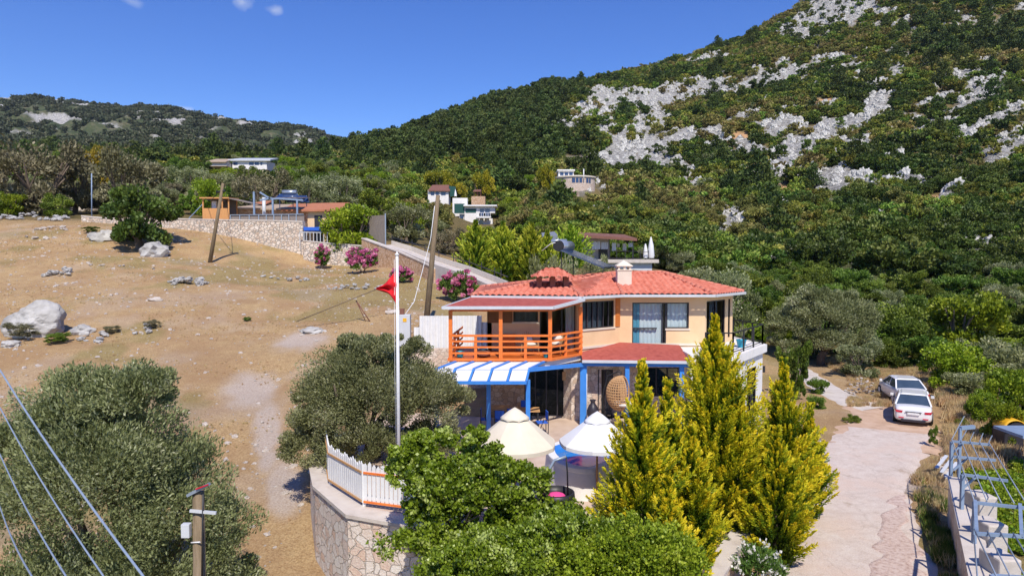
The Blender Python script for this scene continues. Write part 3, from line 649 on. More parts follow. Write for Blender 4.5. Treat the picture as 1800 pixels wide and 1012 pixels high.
# --- near olives, each leaf in place
def big_tree(name, label, cat, loc, lobes, nclump, nleaf, ll, lw, mat, seed, trunk, **kw):
    e = empty(name, loc, label, cat)
    mesh_obj('crown', crown_mesh('crown', lobes, nclump, nleaf, ll, lw, mat, seed, **kw), e)
    trunk.build('trunk', M['bark'], e, world=False)
    return e
wA = W(180, 760, 16.5)
big_tree('olive_tree', 'large grey-green olive tree filling the lower left corner behind the crossing cables', 'olive tree', (wA.x, 16.5, -3.3),
  [(0, 0, 5.0, 2.5, 2.5, 2.9), (-1.9, .2, 4.4, 1.9, 2, 2.6), (1.9, 0, 4.5, 1.55, 1.8, 2.1), (2.7, .4, 3.4, 1.1, 1.4, 1.5), (-1.2, -.6, .6, 2.6, 1.8, 1.8), (1.4, -.6, .4, 2.0, 1.6, 1.6), (3.0, .2, 2.2, .9, 1.2, 1.2), (-.9, 0, 5.9, 2.1, 1.5, 1.25), (.3, -.5, 5.4, 2.0, 1.4, 1.4), (.9, 0, 7.15, 1.5, 1.2, 1.15), (-.4, .1, 7.0, 1.6, 1.3, 1.0), (.7, 0, 6.9, 1.25, 1.2, 1.2), (-.6, -.6, 6.8, 1.0, 1.0, .9), (1.4, -.6, 2.6, 1.9, 1.8, 2.0), (-1, -.6, 2.2, 2.4, 2, 2.0), (-2.6, 0, 6.0, 1.2, 1.2, .9)],
  520, 240000, .10, .038, M['olive'], 11, trunk_mb(6.5, .32, 5, 6, 1.4, .1, .3, .03), clump_r=.26, up=.5, tint_amp=.12, shell=.35)
wB = W(655, 700, 24.0)
big_tree('olive_tree', 'round grey-green olive tree behind the flagpole, between the picket fence and the house', 'olive tree', (wB.x, 24.3, -.4),
  [(0, 0, 2.7, 2.5, 2.3, 2.1), (-1.6, 0, 2.2, 1.7, 1.8, 1.8), (1.5, 0, 2.4, 1.6, 1.6, 1.7), (2.5, .3, 2.2, 1.2, 1.2, 1.25), (-.2, .2, 4.1, 1.5, 1.4, 1.0), (.9, .3, 4.0, 1.2, 1.1, .95), (-2.3, -.3, .9, 1.2, 1.3, 1.3), (2.0, -.4, 1.0, 1.4, 1.2, 1.1), (0, -1.0, 1.0, 2.2, 1.2, 1.3)],
  380, 180000, .10, .040, M['olive'], 23, trunk_mb(4.2, .24, 9, 6, 1.7, .1, .25, .03), clump_r=.26, up=.5, tint_amp=.12, shell=.4)
wC = W(1450, 560, 52)
big_tree('olive_tree', 'large silvery olive tree right of the house at the path', 'olive tree', (wC.x, 52.5, -1.2),
  [(0, 0, 3.6, 3.2, 3, 2.4), (-2.6, 0, 2.9, 2.0, 2, 1.9), (2.5, 0, 3.0, 2.2, 2, 2.2), (-1.0, -.4, 5.0, 2.0, 1.8, 1.3), (1.4, 0, 4.9, 1.9, 1.8, 1.2), (3.1, -.3, 1.6, 1.4, 1.5, 1.2), (-3.0, -.3, 1.5, 1.3, 1.5, 1.1), (-.2, -1.2, 2.1, 2.4, 1.6, 1.4)],
  330, 90000, .17, .07, M['olive'], 29, trunk_mb(4.6, .3, 12, 6, 1.7, .1, .25, .03), clump_r=.27, up=.5, tint_amp=.14, shell=.4)
# --- golden conifers by the road
def conifer(px, ptop, D, zb, Rm, seed, label, nplume, name='golden_conifer', mat='gold', k=150, nl=.066, group=None):
    wv = W(px, ptop, D); e = empty(name, (wv.x, D, zb), label, 'conifer', group)
    h = wv.z-zb
    mesh_obj('crown', conifer_mesh('crown', h, Rm, int(nplume*(.62 if mat == 'gold' else 1)), seed, M[mat], k, nl), e)
    MB().tube([(0, 0, -.2), (0, 0, h*.5), (0, 0, h*.93)], [Rm*.09, Rm*.06, .01], 7).build('trunk', M['bark'], e, world=False)
    return e
GB = 'golden conifers between the patio and the road'
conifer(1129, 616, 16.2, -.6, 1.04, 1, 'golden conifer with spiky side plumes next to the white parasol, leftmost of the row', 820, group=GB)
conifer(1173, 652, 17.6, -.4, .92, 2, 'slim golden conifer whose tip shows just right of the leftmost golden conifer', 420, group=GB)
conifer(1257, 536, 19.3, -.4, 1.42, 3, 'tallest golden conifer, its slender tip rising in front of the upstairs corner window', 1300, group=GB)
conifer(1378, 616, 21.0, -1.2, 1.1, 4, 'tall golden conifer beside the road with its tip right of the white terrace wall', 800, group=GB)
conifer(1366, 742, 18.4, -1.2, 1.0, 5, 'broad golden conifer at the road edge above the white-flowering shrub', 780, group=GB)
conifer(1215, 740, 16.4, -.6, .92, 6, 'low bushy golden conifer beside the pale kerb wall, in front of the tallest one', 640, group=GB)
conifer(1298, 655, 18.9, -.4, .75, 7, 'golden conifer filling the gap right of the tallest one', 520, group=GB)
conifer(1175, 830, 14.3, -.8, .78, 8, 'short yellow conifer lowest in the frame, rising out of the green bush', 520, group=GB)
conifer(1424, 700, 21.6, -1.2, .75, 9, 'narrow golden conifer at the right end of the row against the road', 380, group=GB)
# --- vine and bushes in the foreground
def bush(name, label, cat, px, py, D, lobes, nclump, nleaf, ll, lw, mat, seed, zb, stems=True, **kw):
    wv = W(px, py, D); e = empty(name, (wv.x, D, zb), label, cat)
    off = wv.z-zb
    L = [(l[0], l[1], l[2]+off, *l[3:]) for l in lobes]
    mesh_obj('crown', crown_mesh('crown', L, nclump, nleaf, ll, lw, mat, seed, **kw), e)
    if stems: trunk_mb(max(.8, off), .07, seed, 5, .8, .15, .3, .02).build('trunk', M['bark'], e, world=False)
    return e
bush('grape_vine', 'bright green grapevine spilling over the picket fence right of the flagpole', 'grapevine', 800, 840, 17.0,
  [(-.3, 0, -.1, 1.2, .7, 1.0), (-1.0, 0, .2, .75, .6, .8), (.7, 0, .25, 1.0, .7, .85), (1.5, .1, -.1, 1.1, .7, .75), (-.9, -.2, -.8, .55, .5, .6), (0, -.2, -.9, 1.0, .5, .5), (-.5, .2, .9, .8, .5, .4), (.5, .1, 1.0, .5, .4, .4), (.2, -.5, -1.5, 2.2, .6, .7), (1.6, -.3, -1.3, 1.2, .6, .7), (2.6, -.2, -1.0, .8, .6, .7), (-.2, -.4, -.3, 1.1, .5, .8), (.9, -.4, -.5, 1.1, .5, .8), (1.5, 0, -.8, .7, .6, .6), (-1.2, 0, .6, .6, .5, .5)],
  900, 90000, .09, .072, M['vine'], 31, -.2, soft=.75, clump_r=.25, up=.4, tint_amp=.24, dirmix=.5, shell=.3)
bush('leafy_bush', 'dense green leafy bush at the bottom centre of the frame below the swing chair', 'bush', 960, 960, 13.4,
  [(0, 0, -.2, 1.3, .9, .85), (-1.2, 0, -.3, 1.0, .8, .75), (1.1, 0, -.1, 1.0, .8, .8), (-2.0, .1, -.7, .8, .7, .6), (0, 0, -1.1, 2.2, .9, 1.0), (.4, 0, .5, .7, .6, .35), (-.6, -.3, -.3, 1.0, .6, .7), (-1.7, -.3, -.4, .7, .6, .6), (.8, -.4, -.5, 1.2, .6, .8)],
  950, 105000, .066, .047, M['vine'], 32, -2.4, soft=.75, clump_r=.22, up=.5, tint_amp=.26, dirmix=.5, shell=.35)
bush('round_bush', 'rounded dark-green bush at the foot of the leftmost golden conifer', 'bush', 1120, 960, 12.6,
  [(0, 0, -.2, 1.05, .9, .85), (-.8, 0, -.4, .8, .7, .7), (.75, 0, -.4, .75, .7, .75), (0, 0, -1.1, 1.4, .9, .9)],
  420, 46000, .06, .042, M['bright'], 33, -2.2, soft=.9, clump_r=.27, up=.5, tint_amp=.18, dirmix=.5, shell=.45)
def flowering(name, label, cat, loc, lobes, nleaf, nfl, fmat, seed, ll=.13, lw=.03, fs=.07, group=None, lmat='oleander'):
    e = empty(name, loc, label, cat, group)
    mesh_obj('crown', crown_mesh('crown', lobes, 50, nleaf, ll, lw, M[lmat], seed, clump_r=.33, up=.5, tint_amp=.15), e)
    big = [(l[0], l[1], l[2]+.04*l[5], l[3]*1.06, l[4]*1.06, l[5]*1.05) for l in lobes]
    mesh_obj('blossom', crown_mesh('blossom', big, 60, nfl, fs, fs*.9, fmat, seed+1, clump_r=.20, up=.3, shell=.86), e)
    mb = MB(); rr = random.Random(seed)
    for i in range(8):
        a = rr.random()*6.28; s = lobes[0][3]*.7; mb.tube([(0, 0, -.2), (math.cos(a)*s*.3, math.sin(a)*s*.3, lobes[0][2]*.6), (math.cos(a)*s, math.sin(a)*s, lobes[0][2])], [.03, .022, .008], 5)
    mb.build('stem', M['bark'], e, world=False)
    return e
wv = W(1332, 990, 16.6)
flowering('oleander', 'white-flowering shrub beside the pale kerb wall at the bottom edge', 'flowering shrub', (wv.x, 16.6, -1.2), [(0, 0, .8, .55, .5, .6), (.35, -.1, .55, .4, .4, .5), (-.35, 0, .6, .4, .4, .5)], 5000, 420, M['whiteflower'], 41, ll=.11, fs=.075)
wv = W(1418, 735, 23.3)
flowering('oleander', 'white-flowering shrub behind the conifers at the left edge of the road', 'flowering shrub', (wv.x, 23.3, -1.2), [(0, 0, 1.5, .65, .6, .8), (.3, 0, 1.0, .55, .5, .6)], 4200, 260, M['whiteflower'], 43, ll=.13, fs=.085)
GP = 'pink oleanders along the field wall and ramp'
for (px, ptop, pbase, wpx, lab, sd_) in ((567, 428, 473, 30, 'slim pink oleander in front of the stone retaining wall', 1), (637, 428, 480, 66, 'large pink oleander below the bright green tree', 2),
     (706, 468, 497, 44, 'small pink oleander just behind the top of the flagpole', 3), (806, 474, 530, 80, 'big pink oleander between the leaning pole and the tiled roof', 4), (858, 490, 523, 34, 'small pink oleander at the foot of the ramp by the roof', 5)):
    g_ = hit(px, pbase); D = g_.y; w_ = wpx/F*D/2; h_ = (pbase-ptop)/F*D
    lo = [(0, 0, h_*.25, w_*.8, w_*.6, h_*.25), (0, 0, h_*.52, w_*.75, w_*.6, h_*.46), (-w_*.45, 0, h_*.45, w_*.5, w_*.5, h_*.40), (w_*.45, 0, h_*.45, w_*.5, w_*.5, h_*.40)]
    flowering('oleander', lab, 'oleander', tuple(g_), lo, 6000, 2600, M['pinkflower'], 50+sd_, ll=.26, lw=.10, fs=.20, group=GP)
# --- hedge conifers behind the roof
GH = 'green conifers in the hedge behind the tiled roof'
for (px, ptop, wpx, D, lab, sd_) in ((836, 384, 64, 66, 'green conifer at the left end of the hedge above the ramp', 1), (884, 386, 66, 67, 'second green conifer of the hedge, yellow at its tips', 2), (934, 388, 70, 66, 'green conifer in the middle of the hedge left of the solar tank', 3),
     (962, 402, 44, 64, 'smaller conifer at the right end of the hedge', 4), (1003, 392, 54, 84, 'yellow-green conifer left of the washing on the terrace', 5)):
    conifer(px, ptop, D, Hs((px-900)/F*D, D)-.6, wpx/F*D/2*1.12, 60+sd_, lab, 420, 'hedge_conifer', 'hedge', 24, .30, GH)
# --- named trees of the middle distance: (kind, px, top, width px, D, label)
NT = [
 ('dark', 243, 318, 150, 71, 'dark_tree', 'wide dark green tree standing alone at the top of the dry field', 'tree', {}),
 ('bright', 616, 342, 122, 80, 'spreading_tree', 'bright green spreading tree beside the house above the stone wall', 'tree', {}),
 ('brownolive', 50, 238, 170, 96, 'olive_tree', 'tall dusty olive tree at the far left above the rubble wall', 'olive tree', {}),
 ('brownolive', 232, 258, 130, 100, 'olive_tree', 'brownish olive tree left of the wooden kiosk, behind the dark tree', 'olive tree', {}),
 ('brownolive', 130, 268, 110, 104, 'olive_tree', 'dusty olive tree behind the thin blue post', 'olive tree', {}),
 ('yellow', 172, 238, 70, 128, 'leafy_tree', 'yellow-green tree sticking up above the olives on the left', 'tree', {}),
 ('bright', 366, 304, 78, 98, 'leafy_tree', 'bright green tree right behind the wooden kiosk', 'tree', {}),
 ('bright', 14, 330, 60, 92, 'leafy_tree', 'bright green low tree at the left picture edge', 'tree', {}),
 ('broad', 100, 336, 56, 90, 'leafy_tree', 'small green tree above the rubble wall left of the blue post', 'tree', {}),
 ('brownolive', 458, 292, 100, 104, 'olive_tree', 'brown olive tree behind the flat roof with the solar panels', 'olive tree', {}),
 ('olive', 540, 300, 90, 106, 'olive_tree', 'grey olive tree behind the solar panels of the left house', 'olive tree', {}),
 ('olive', 712, 346, 90, 92, 'olive_tree', 'silvery olive tree left of the leaning wooden pole', 'olive tree', {}),
 ('brownolive', 786, 400, 74, 88, 'olive_tree', 'faded olive tree right of the leaning wooden pole above the ramp', 'olive tree', {}),
 ('olive', 978, 438, 92, 48, 'olive_tree', 'silvery olive tree rising behind the tiled vent hood', 'olive tree', {}),
 ('olive', 1048, 442, 66, 52, 'olive_tree', 'silvery olive tree behind the solar water heater', 'olive tree', {}),
 ('yellow', 960, 278, 44, 215, 'leafy_tree', 'round yellow-green tree left of the curved hillside house', 'tree', {}),
 ('yellow', 800, 306, 50, 228, 'leafy_tree', 'orange-yellow tree just above the white hillside house', 'tree', {}),
 ('yellow', 770, 290, 60, 240, 'leafy_tree', 'yellow tree above the small house with the brown roof', 'tree', {}),
 ('yellow', 850, 288, 50, 240, 'leafy_tree', 'yellow-green tree on the slope right above the green pavilion', 'tree', {}),
 ('olive', 1290, 468, 120, 60, 'olive_tree', 'silvery olive tree behind the right end of the tiled roof', 'olive tree', {}),
 ('olive', 1225, 462, 100, 68, 'olive_tree', 'grey olive tree behind the chimney side of the roof', 'olive tree', {}),
 ('broad', 1356, 520, 90, 62, 'leafy_tree', 'dark green tree right of the black terrace railing', 'tree', {}),
 ('broad', 1398, 596, 56, 40, 'leafy_tree', 'small round green tree on a thin trunk beside the concrete path', 'tree', {'seed': 5}),
 ('olive', 1512, 595, 84, 47, 'olive_tree', 'rounded olive bush behind the heap of stones', 'olive tree', {}),
 ('broad', 1600, 556, 110, 56, 'leafy_tree', 'broad green tree behind the white cars', 'tree', {}),
 ('bright', 1705, 500, 150, 56, 'leafy_tree', 'leafy green tree on the right slope above the thicket', 'tree', {}),
 ('bright', 1780, 640, 120, 34, 'leafy_tree', 'bright green tree at the right edge behind the yellow machine hood', 'tree', {}),
 ('yellow', 1583, 330, 46, 205, 'leafy_tree', 'light green round tree on the bare patch of the mountain slope', 'tree', {}),
 ('bright', 1530, 345, 44, 200, 'leafy_tree', 'bright green tree beside the soil patch half way up the slope', 'tree', {}),
 ('bright', 985, 385, 60, 120, 'leafy_tree', 'bright green tree above the dark roof with the white gable', 'tree', {}),
]
for (k, px, pt, wp, D, nm, lab, ct, kw) in NT:
    plantpx(k, px, pt-(6 if D < 75 else 0), wp*1.12, D, nm, lab, ct, **{'sink': .16, **kw})
AV = []   # places the woods must leave free: (x, y, radius)
def free(px, py0, D, r): AV.append(((px-900)/F*D, D, r))
for (px, D, r) in ((440, 90, 20), (350, 85, 10), (620, 82, 12), (500, 88, 20), (560, 92, 14), (772, 214, 13), (835, 205, 15), (820, 195, 12), (845, 190, 14), (830, 222, 8), (1010, 234, 11), (1000, 226, 6), (1040, 226, 6), (438, 258, 20), (1050, 96, 14), (1100, 94, 10), (970, 98, 9), (1030, 86, 9), (1090, 84, 10)): free(px, 0, D, r)
COR = [(752, 800, 347, 211), (798, 872, 385, 199), (975, 1050, 321, 226), (408, 478, 291, 249), (368, 404, 290, 245), (828, 855, 352, 217), (1022, 1160, 474, 89), (955, 983, 432, 93)]
def blocks(x, y, z, w_, h_):
    a, b_ = to_px(np.asarray(x, float), np.asarray(y, float), np.asarray(z, float)+np.asarray(h_, float)*.93); hw = np.asarray(w_, float)/np.asarray(y, float)*F*.5
    out = np.zeros(np.shape(a), bool)
    for c0, c1, pb, D in COR: out |= (a+hw > c0+1) & (a-hw < c1-1) & (y < D) & (b_ < pb)
    return out
def avoid(x, y): return any((x-a)**2+(y-b)**2 < c*c for a, b, c in AV)
# olive grove and woods behind the field and beyond the ramp
rr = random.Random(5)
WOODL = {'olive': 'grey-green olive tree in the grove beyond the field and the stone wall', 'brownolive': 'dusty brown-green olive tree in the grove beyond the field', 'broad': 'dark green tree in the wood at the foot of the hills', 'bright': 'fresh green tree in the wood at the foot of the hills'}
placed = [((n[1]-900)/F*n[4], n[4], n[3]/F*n[4]*.5) for n in NT]
cnt = 0
for it in range(9000):
    D = math.exp(rr.uniform(math.log(88), math.log(330))); px = rr.uniform(-60, 960); x = (px-900)/F*D
    if px > 720 and D < 110: continue
    if avoid(x, D): continue
    wd = rr.uniform(4.5, 8.5)*(1 if D < 200 else 1.1)
    if any((x-a)**2+(D-b)**2 < (wd*.42+c*.8)**2 for a, b, c in placed): continue
    if blocks(x, D, Hs(x, D), wd*1.0, wd*.9): continue
    placed.append((x, D, wd*.5)); cnt += 1
    if D < 150: k = rr.choice(['olive', 'olive', 'brownolive', 'brownolive', 'broad'] if px < 560 else ['olive', 'broad', 'broad', 'bright'])
    else: k = rr.choice(['broad', 'broad', 'olive', 'bright', 'broad'])
    plant(k, x, D, wd*1.15, wd*rr.uniform(.7, .95), 'olive_tree' if 'olive' in k else 'leafy_tree', WOODL[k], 'olive tree' if 'olive' in k else 'tree', WOODL[k]+'s', seed=rr.randrange(999), trunk=D < 170, sink=.06)
    if cnt > 330: break
# thicket right of the cars and below the mountain
TL = {'olive': 'grey-green olive shrub in the thicket right of the house', 'broad': 'dark green bush in the thicket right of the house', 'bright': 'bright green bush in the thicket right of the house'}
cnt = 0; pl2 = [((n[1]-900)/F*n[4], n[4], n[3]/F*n[4]*.5) for n in NT]
for it in range(7000):
    D = rr.uniform(30, 118); px = rr.uniform(1130, 1960); x = (px-900)/F*D
    if px < 1340 and D < 56: continue
    if px < 1400 and D < 50: continue
    if px < 1560 and D < 56: continue
    if D < 47 and x < 27.0-(47-D)*.12: continue
    if D < 36 and x < 24.6: continue
    if avoid(x, D): continue
    wd = rr.uniform(2.2, 4.8)*(1 if D < 60 else 1.25)
    if any((x-a)**2+(D-b)**2 < (wd*.36+c*.7)**2 for a, b, c in pl2): continue
    if blocks(x, D, Hs(x, D), wd, wd*.7): continue
    pl2.append((x, D, wd*.5)); cnt += 1
    k = rr.choice(['olive', 'broad', 'broad', 'bright', 'olive'] if D < 60 else ['broad', 'broad', 'olive', 'broad'])
    plant(k, x, D, wd*1.2, wd*rr.uniform(.6, .9), 'thicket_bush', TL[k], 'bush', TL[k]+' group', seed=rr.randrange(999), trunk=False, sink=.12)
    if cnt > 280: break
# ---------------------------------------------------------------- mountain cover
def shrub_mesh(i, mat, n=850, ll=.115, lw=.08, seed=0):
    return crown_mesh('shrub', lobset(500+i+seed, 4, .75), 26, n, ll, lw, mat, 600+i+seed, .33, tint_amp=.22)
SH = [shrub_mesh(i, M['scrub']) for i in range(5)]+[shrub_mesh(i, M['darkleaf'], seed=20) for i in range(2)]+[shrub_mesh(8, M['olive'], seed=30)]+[shrub_mesh(9+i, M['yscrub'], seed=40) for i in range(2)]
SHF = [shrub_mesh(i, M['scrub'], 3200, .055, .038) for i in range(5)]+[shrub_mesh(i, M['darkleaf'], 3200, .055, .038, 20) for i in range(2)]+[shrub_mesh(8, M['olive'], 3200, .055, .034, 30)]+[shrub_mesh(9+i, M['yscrub'], 3200, .055, .036, 40) for i in range(2)]
PN = [pine_mesh('pine', 1.0, .36, 700+i, M['pine'], 1300) for i in range(3)]+[crown_mesh('pine', [(0, 0, .78, .40, .40, .16), (.15, .1, .62, .34, .3, .12), (-.18, 0, .66, .3, .3, .13)], 20, 620, .10, .06, M['pine'], 720, .34)]
rs = np.random.default_rng(77)
def scatter(n, u0, u1, y0, y1):
    y = np.sqrt(rs.random(n)*(y1**2-y0**2)+y0**2); u = u0+(u1-u0)*rs.random(n); return u*y, y
x, y = scatter(78000, -.80, .92, 104, 660)
z = H(x, y); rock, soil = masks(x, y); zs_ = H(x, y+1.5); facing = (zs_-z) > -.6
den = fbm(x/18, y/18, 91, 3)
keep = ((rock < .22) | (rs.random(len(x)) < .05)) & (soil < .35) & facing & (den+rs.random(len(x))*.7 > .42) & ((x/y > -.16) | (y > 235))
for a, b_, c in AV: keep &= ((x-a)**2+(y-b_)**2 > (c+1)**2)
ppx, ppy = to_px(x, y, z)
keep &= ~((ppx > 900) & (ppx < 1180) & (y < 112)) & ((ppx > 690) | (y > 215)) & ((ppx > 960) | (y > 125))
ppx, ppy = ppx[keep], ppy[keep]; x, y, z = x[keep], y[keep], z[keep]
# how much pine: the left shoulder and the top right of the mountain
pineiness = np.maximum(sstep(1080, 880, ppx)*sstep(310, 270, ppy)*.75*sstep(560, 680, ppx), sstep(1500, 1640, ppx)*sstep(150, 90, ppy)*.22)
pineiness = np.maximum(pineiness,  .01+.04*sstep(.5, .6, fbm(x/60, y/60, 95, 2)))
isp = rs.random(len(x)) < pineiness
ok = ~isp | (rs.random(len(x)) < .30)
x, y, z, isp, ppx, ppy = [a_[ok] for a_ in (x, y, z, isp, ppx, ppy)]
size = np.where(isp, 6.5+5*rs.random(len(x)), 2.2+4.4*rs.random(len(x))**1.6+sstep(250, 110, y)*1.2)
appar = size/y; vis = (ppx > -20) & (ppx < 1820) & (ppy > -20)
kb = ~blocks(x, y, z, size*1.2, size*1.35)
x, y, z, isp, ppx, ppy, size = [a_[kb] for a_ in (x, y, z, isp, ppx, ppy, size)]
appar = size/y; vis = (ppx > -20) & (ppx < 1820) & (ppy > -20)
kreg = fbm(x/26, y/26, 131, 3)+rs.random(len(x))*.16-.08
kind = np.where(kreg > .57, 5+rs.integers(0, 2, len(x)), np.where(kreg < .385, 8+rs.integers(0, 2, len(x)), rs.integers(0, 5, len(x))))
kind = np.where(rs.random(len(x)) < .12, rs.integers(0, 10, len(x)), kind)+10*rs.integers(0, 10, len(x))
size = size*(.75+.55*fbm(x/15, y/15, 133, 2)/.5*.9)
def individuals(sel, n, protos, name, labelf, cat, groupf, f):
    idx = np.where(sel & vis)[0]; idx = idx[np.argsort(-appar[idx])][:n]
    for i in idx:
        o = mesh_obj(name, protos[int(kind[i]) % len(protos)]); o.location = (x[i], y[i], z[i]-size[i]*.08); s = size[i]
        o.scale = (s*f[0], s*f[0], s*f[1]); o.rotation_euler = (0, 0, kind[i]*.7); tag(o, labelf(i), cat, groupf(i))
    return idx
def zone(i): return 'left of the curved hillside house' if ppx[i] < 980 else ('between the curved house and the grey rocks' if ppx[i] < 1250 else ('on the lower mountain slope above the olive trees' if ppx[i] < 1560 else 'on the lower mountain slope near the right edge'))
i1 = individuals(~isp, 300, SHF, 'hillside_shrub', lambda i: 'green scrub bush '+zone(i), 'shrub', lambda i: 'scrub bushes '+zone(i), (.95, .85))
def zone2(i): return 'on the wooded shoulder left of the pale cliff' if ppx[i] < 1180 else 'on the mountain among the white outcrops'
i2 = individuals(isp, 300, PN, 'pine_tree', lambda i: 'dark pine tree '+zone2(i), 'pine tree', lambda i: 'pines '+zone2(i), (1.0, 1.0))
rest = np.ones(len(x), bool); rest[i1] = False; rest[i2] = False
r1 = rest & ~isp; r2 = rest & isp
P = np.stack([x, y, z-size*.08], 1)
stuff('hillside_scrub', P[r1], rs.random(r1.sum())*6.28, size[r1]*.92, kind[r1] % 10+np.where(y[r1] < 200, 10, 0), SH+SHF, label='dense green scrub covering the mountain slope between white outcrops', cat='scrub')
stuff('pine_wood', P[r2], rs.random(r2.sum())*6.28, size[r2]*1.0, kind[r2] % 4, PN, label='dark pine wood along the shoulder and crest of the mountain', cat='wood')
FS = [shrub_mesh(i, M['farscrub'], 260, .22, .16, 60) for i in range(3)]
# small dark shrubs of the far ridge
x, y = scatter(17000, -.80, -.10, 640, 1650); z = H(x, y); rock, soil = masks(x, y); k_ = (rock < .3) & (fbm(x/70, y/70, 97, 3)+rs.random(len(x))*.4 > .72)
x, y, z = x[k_], y[k_], z[k_]
stuff('far_ridge_scrub', np.stack([x, y, z-.5], 1), rs.random(len(x))*6.28, 5+7*rs.random(len(x)), rs.integers(0, 3, len(x)), FS, label='dark scrub dotted over the distant ridge on the left', cat='scrub')
# ---------------------------------------------------------------- rocks
def rock_mesh(name, seed, mat, sx=1, sy=.8, sz=.6, sub=3, rough=.35, f=1.1, strata=.0):
    bm = bmesh.new(); bmesh.ops.create_icosphere(bm, subdivisions=sub, radius=.5)
    o = Vector((seed*3.7, seed*1.3, seed*2.1))
    for v_ in bm.verts:
        p = v_.co.normalized(); n = mnoise.fractal(p*f+o, 1.0, 2.1, 5)
        c = mnoise.cell(p*2.2+o)*(0 if name == 'boulder' else 1)
        v_.co = v_.co*(1+rough*n+.18*(c-.5)); v_.co.x *= sx; v_.co.y *= sy; v_.co.z *= sz
        if strata: v_.co.z += strata*math.sin(v_.co.x*9+v_.co.z*22)*.5
    me = bpy.data.meshes.new(name); bm.to_mesh(me); bm.free(); me.materials.append(mat); return me
RK = [rock_mesh('stone', i, M['rock'], 1, .8, .65+.1*(i % 3), 3) for i in range(5)]
RT = [rock_mesh('stone', 20+i, M['tanrock'], 1, .75, .5+.1*(i % 3), 2) for i in range(5)]
CL = [rock_mesh('crag', 40+i, M['crag'], .9, .75, .85+.25*(i % 3), 4, .55, 1.6) for i in range(5)]
x, y = scatter(60000, -.2, .9, 108, 660); z = H(x, y); rock, soil = masks(x, y); k_ = (rock > .5) & (rs.random(len(x)) < .42)
x, y, z = x[k_], y[k_], z[k_]
stuff('limestone_outcrops', np.stack([x, y, z-.3], 1), rs.random(len(x))*.9-.45, (1.1+3.0*rs.random(len(x))**2.2), rs.integers(0, 5, len(x)), CL, label='broken white limestone outcrops running across the mountain', cat='outcrops')
def rock_at(px, py, wpx, name, label, group=None, squash=.6, mset=RK, seed=0, lift=.12, ratio=.8, D=None, cat='rock'):
    g_ = hit(px, py) if D is None else W(px, py, D)
    wd = wpx/F*g_.y; o = mesh_obj(name, mset[seed % len(mset)]); o.scale = (wd, wd*ratio, wd*squash/.65); o.rotation_euler = (0, 0, seed*1.3 if name != 'boulder' else .3)
    o.location = (g_.x, g_.y+wd*.2, g_.z+wd*squash*lift); tag(o, label, cat, group); return o
big = rock_mesh('boulder', 77, M['rock'], 1, .8, .72, 5, .30, .95)
def boulder(px, pbase, ptop, wpx, label, me, rz=0, name='boulder', dz=0):
    g_ = hit(px, pbase); wd = wpx/F*g_.y; hh = (pbase-ptop)/F*g_.y
    o = mesh_obj(name, me); o.scale = (wd, wd*.8, hh*1.5); o.location = (g_.x, g_.y+wd*.3, g_.z+hh*.28+dz); o.rotation_euler = (0, 0, rz); tag(o, label, 'boulder'); return o
boulder(42, 596, 520, 108, 'huge pale grey boulder at the left edge of the dry field', big)
boulder(174, 425, 398, 44, 'grey boulder left of the lone dark tree', RK[1], .4)
boulder(262, 452, 422, 56, 'jagged grey boulder right below the lone dark tree', RK[2], .9)
boulder(12, 612, 592, 34, 'flat pale boulder at the left edge just below the huge one', RK[3], 0)
boulder(140, 590, 567, 36, 'grey boulder right of the huge one above the olive tree', RK[4], .5)
boulder(268, 531, 519, 26, 'single whitish boulder in the middle of the dry field', RT[0], .3)
boulder(690, 553, 541, 30, 'low pale boulder behind the flagpole', RT[1], .3)
boulder(548, 588, 572, 46, 'flat grey slab of rock above the olive tree beside the flagpole', RK[0], .3)
boulder(128, 372, 334, 66, 'broad pale rock face behind the thin blue post', RT[2], .3)
def pile(cx, cy, wpx, hpx, n, group, label, seed, msz=.3, mset=RK, dd=1.5):
    g0 = hit(cx, cy); q_ = random.Random(seed); sc_ = g0.y/F
    for i in range(n):
        fx = q_.uniform(-.5, .5)*wpx*sc_; fy = q_.uniform(-.5, .5)*dd; s = wpx*sc_*msz*q_.uniform(.45, 1.1)
        hx = (1-abs(fx)/(wpx*sc_*.55))*hpx*sc_*q_.uniform(0, .8)
        x_, y_ = g0.x+fx, g0.y+fy
        o = mesh_obj('pile_stone', mset[i % 5]); o.scale = (s, s*.8, s*.62); o.location = (x_, y_, Hs(x_, y_)+max(0, hx)+s*.1); o.rotation_euler = (q_.uniform(-.3, .3), q_.uniform(-.3, .3), q_.uniform(0, 6)); tag(o, label, 'stone', group)
pile(112, 484, 58, 14, 13, 'stones of the heap in the left of the field', 'grey stone in the heap above the huge boulder', 1)
pile(330, 500, 62, 18, 14, 'stones of the heap by the thin pole', 'grey stone in the heap below the thin leaning pole', 2)
pile(500, 492, 90, 6, 12, 'stones of the broken row across the field', 'pale stone in the broken row left of the flag', 3, .13)
pile(630, 508, 110, 8, 22, 'stones of the row behind the flag', 'pale stone in the low row behind the red flag', 4, .11)
pile(170, 596, 70, 6, 9, 'stones beside the grey boulder', 'stone lying among tufts above the large olive tree', 5, .22)
pile(1515, 692, 46, 44, 46, 'stones of the heap by the path', 'pale stone in the heap between the path and the white cars', 6, .17, RT, 1.2)
pile(1535, 662, 34, 16, 10, 'stones of the small heap under the olive', 'pale stone in the small heap under the large olive tree', 7, .3, RT, 1.4)
pile(95, 404, 60, 6, 16, 'stones of the white scatter at the field top', 'white stone scattered below the rubble wall', 8, .2, RT)
pile(50, 386, 130, 16, 46, 'stones of the rubble wall at the field top', 'dark stone in the tumbled rubble wall at the far left', 9, .10, RK, 3)
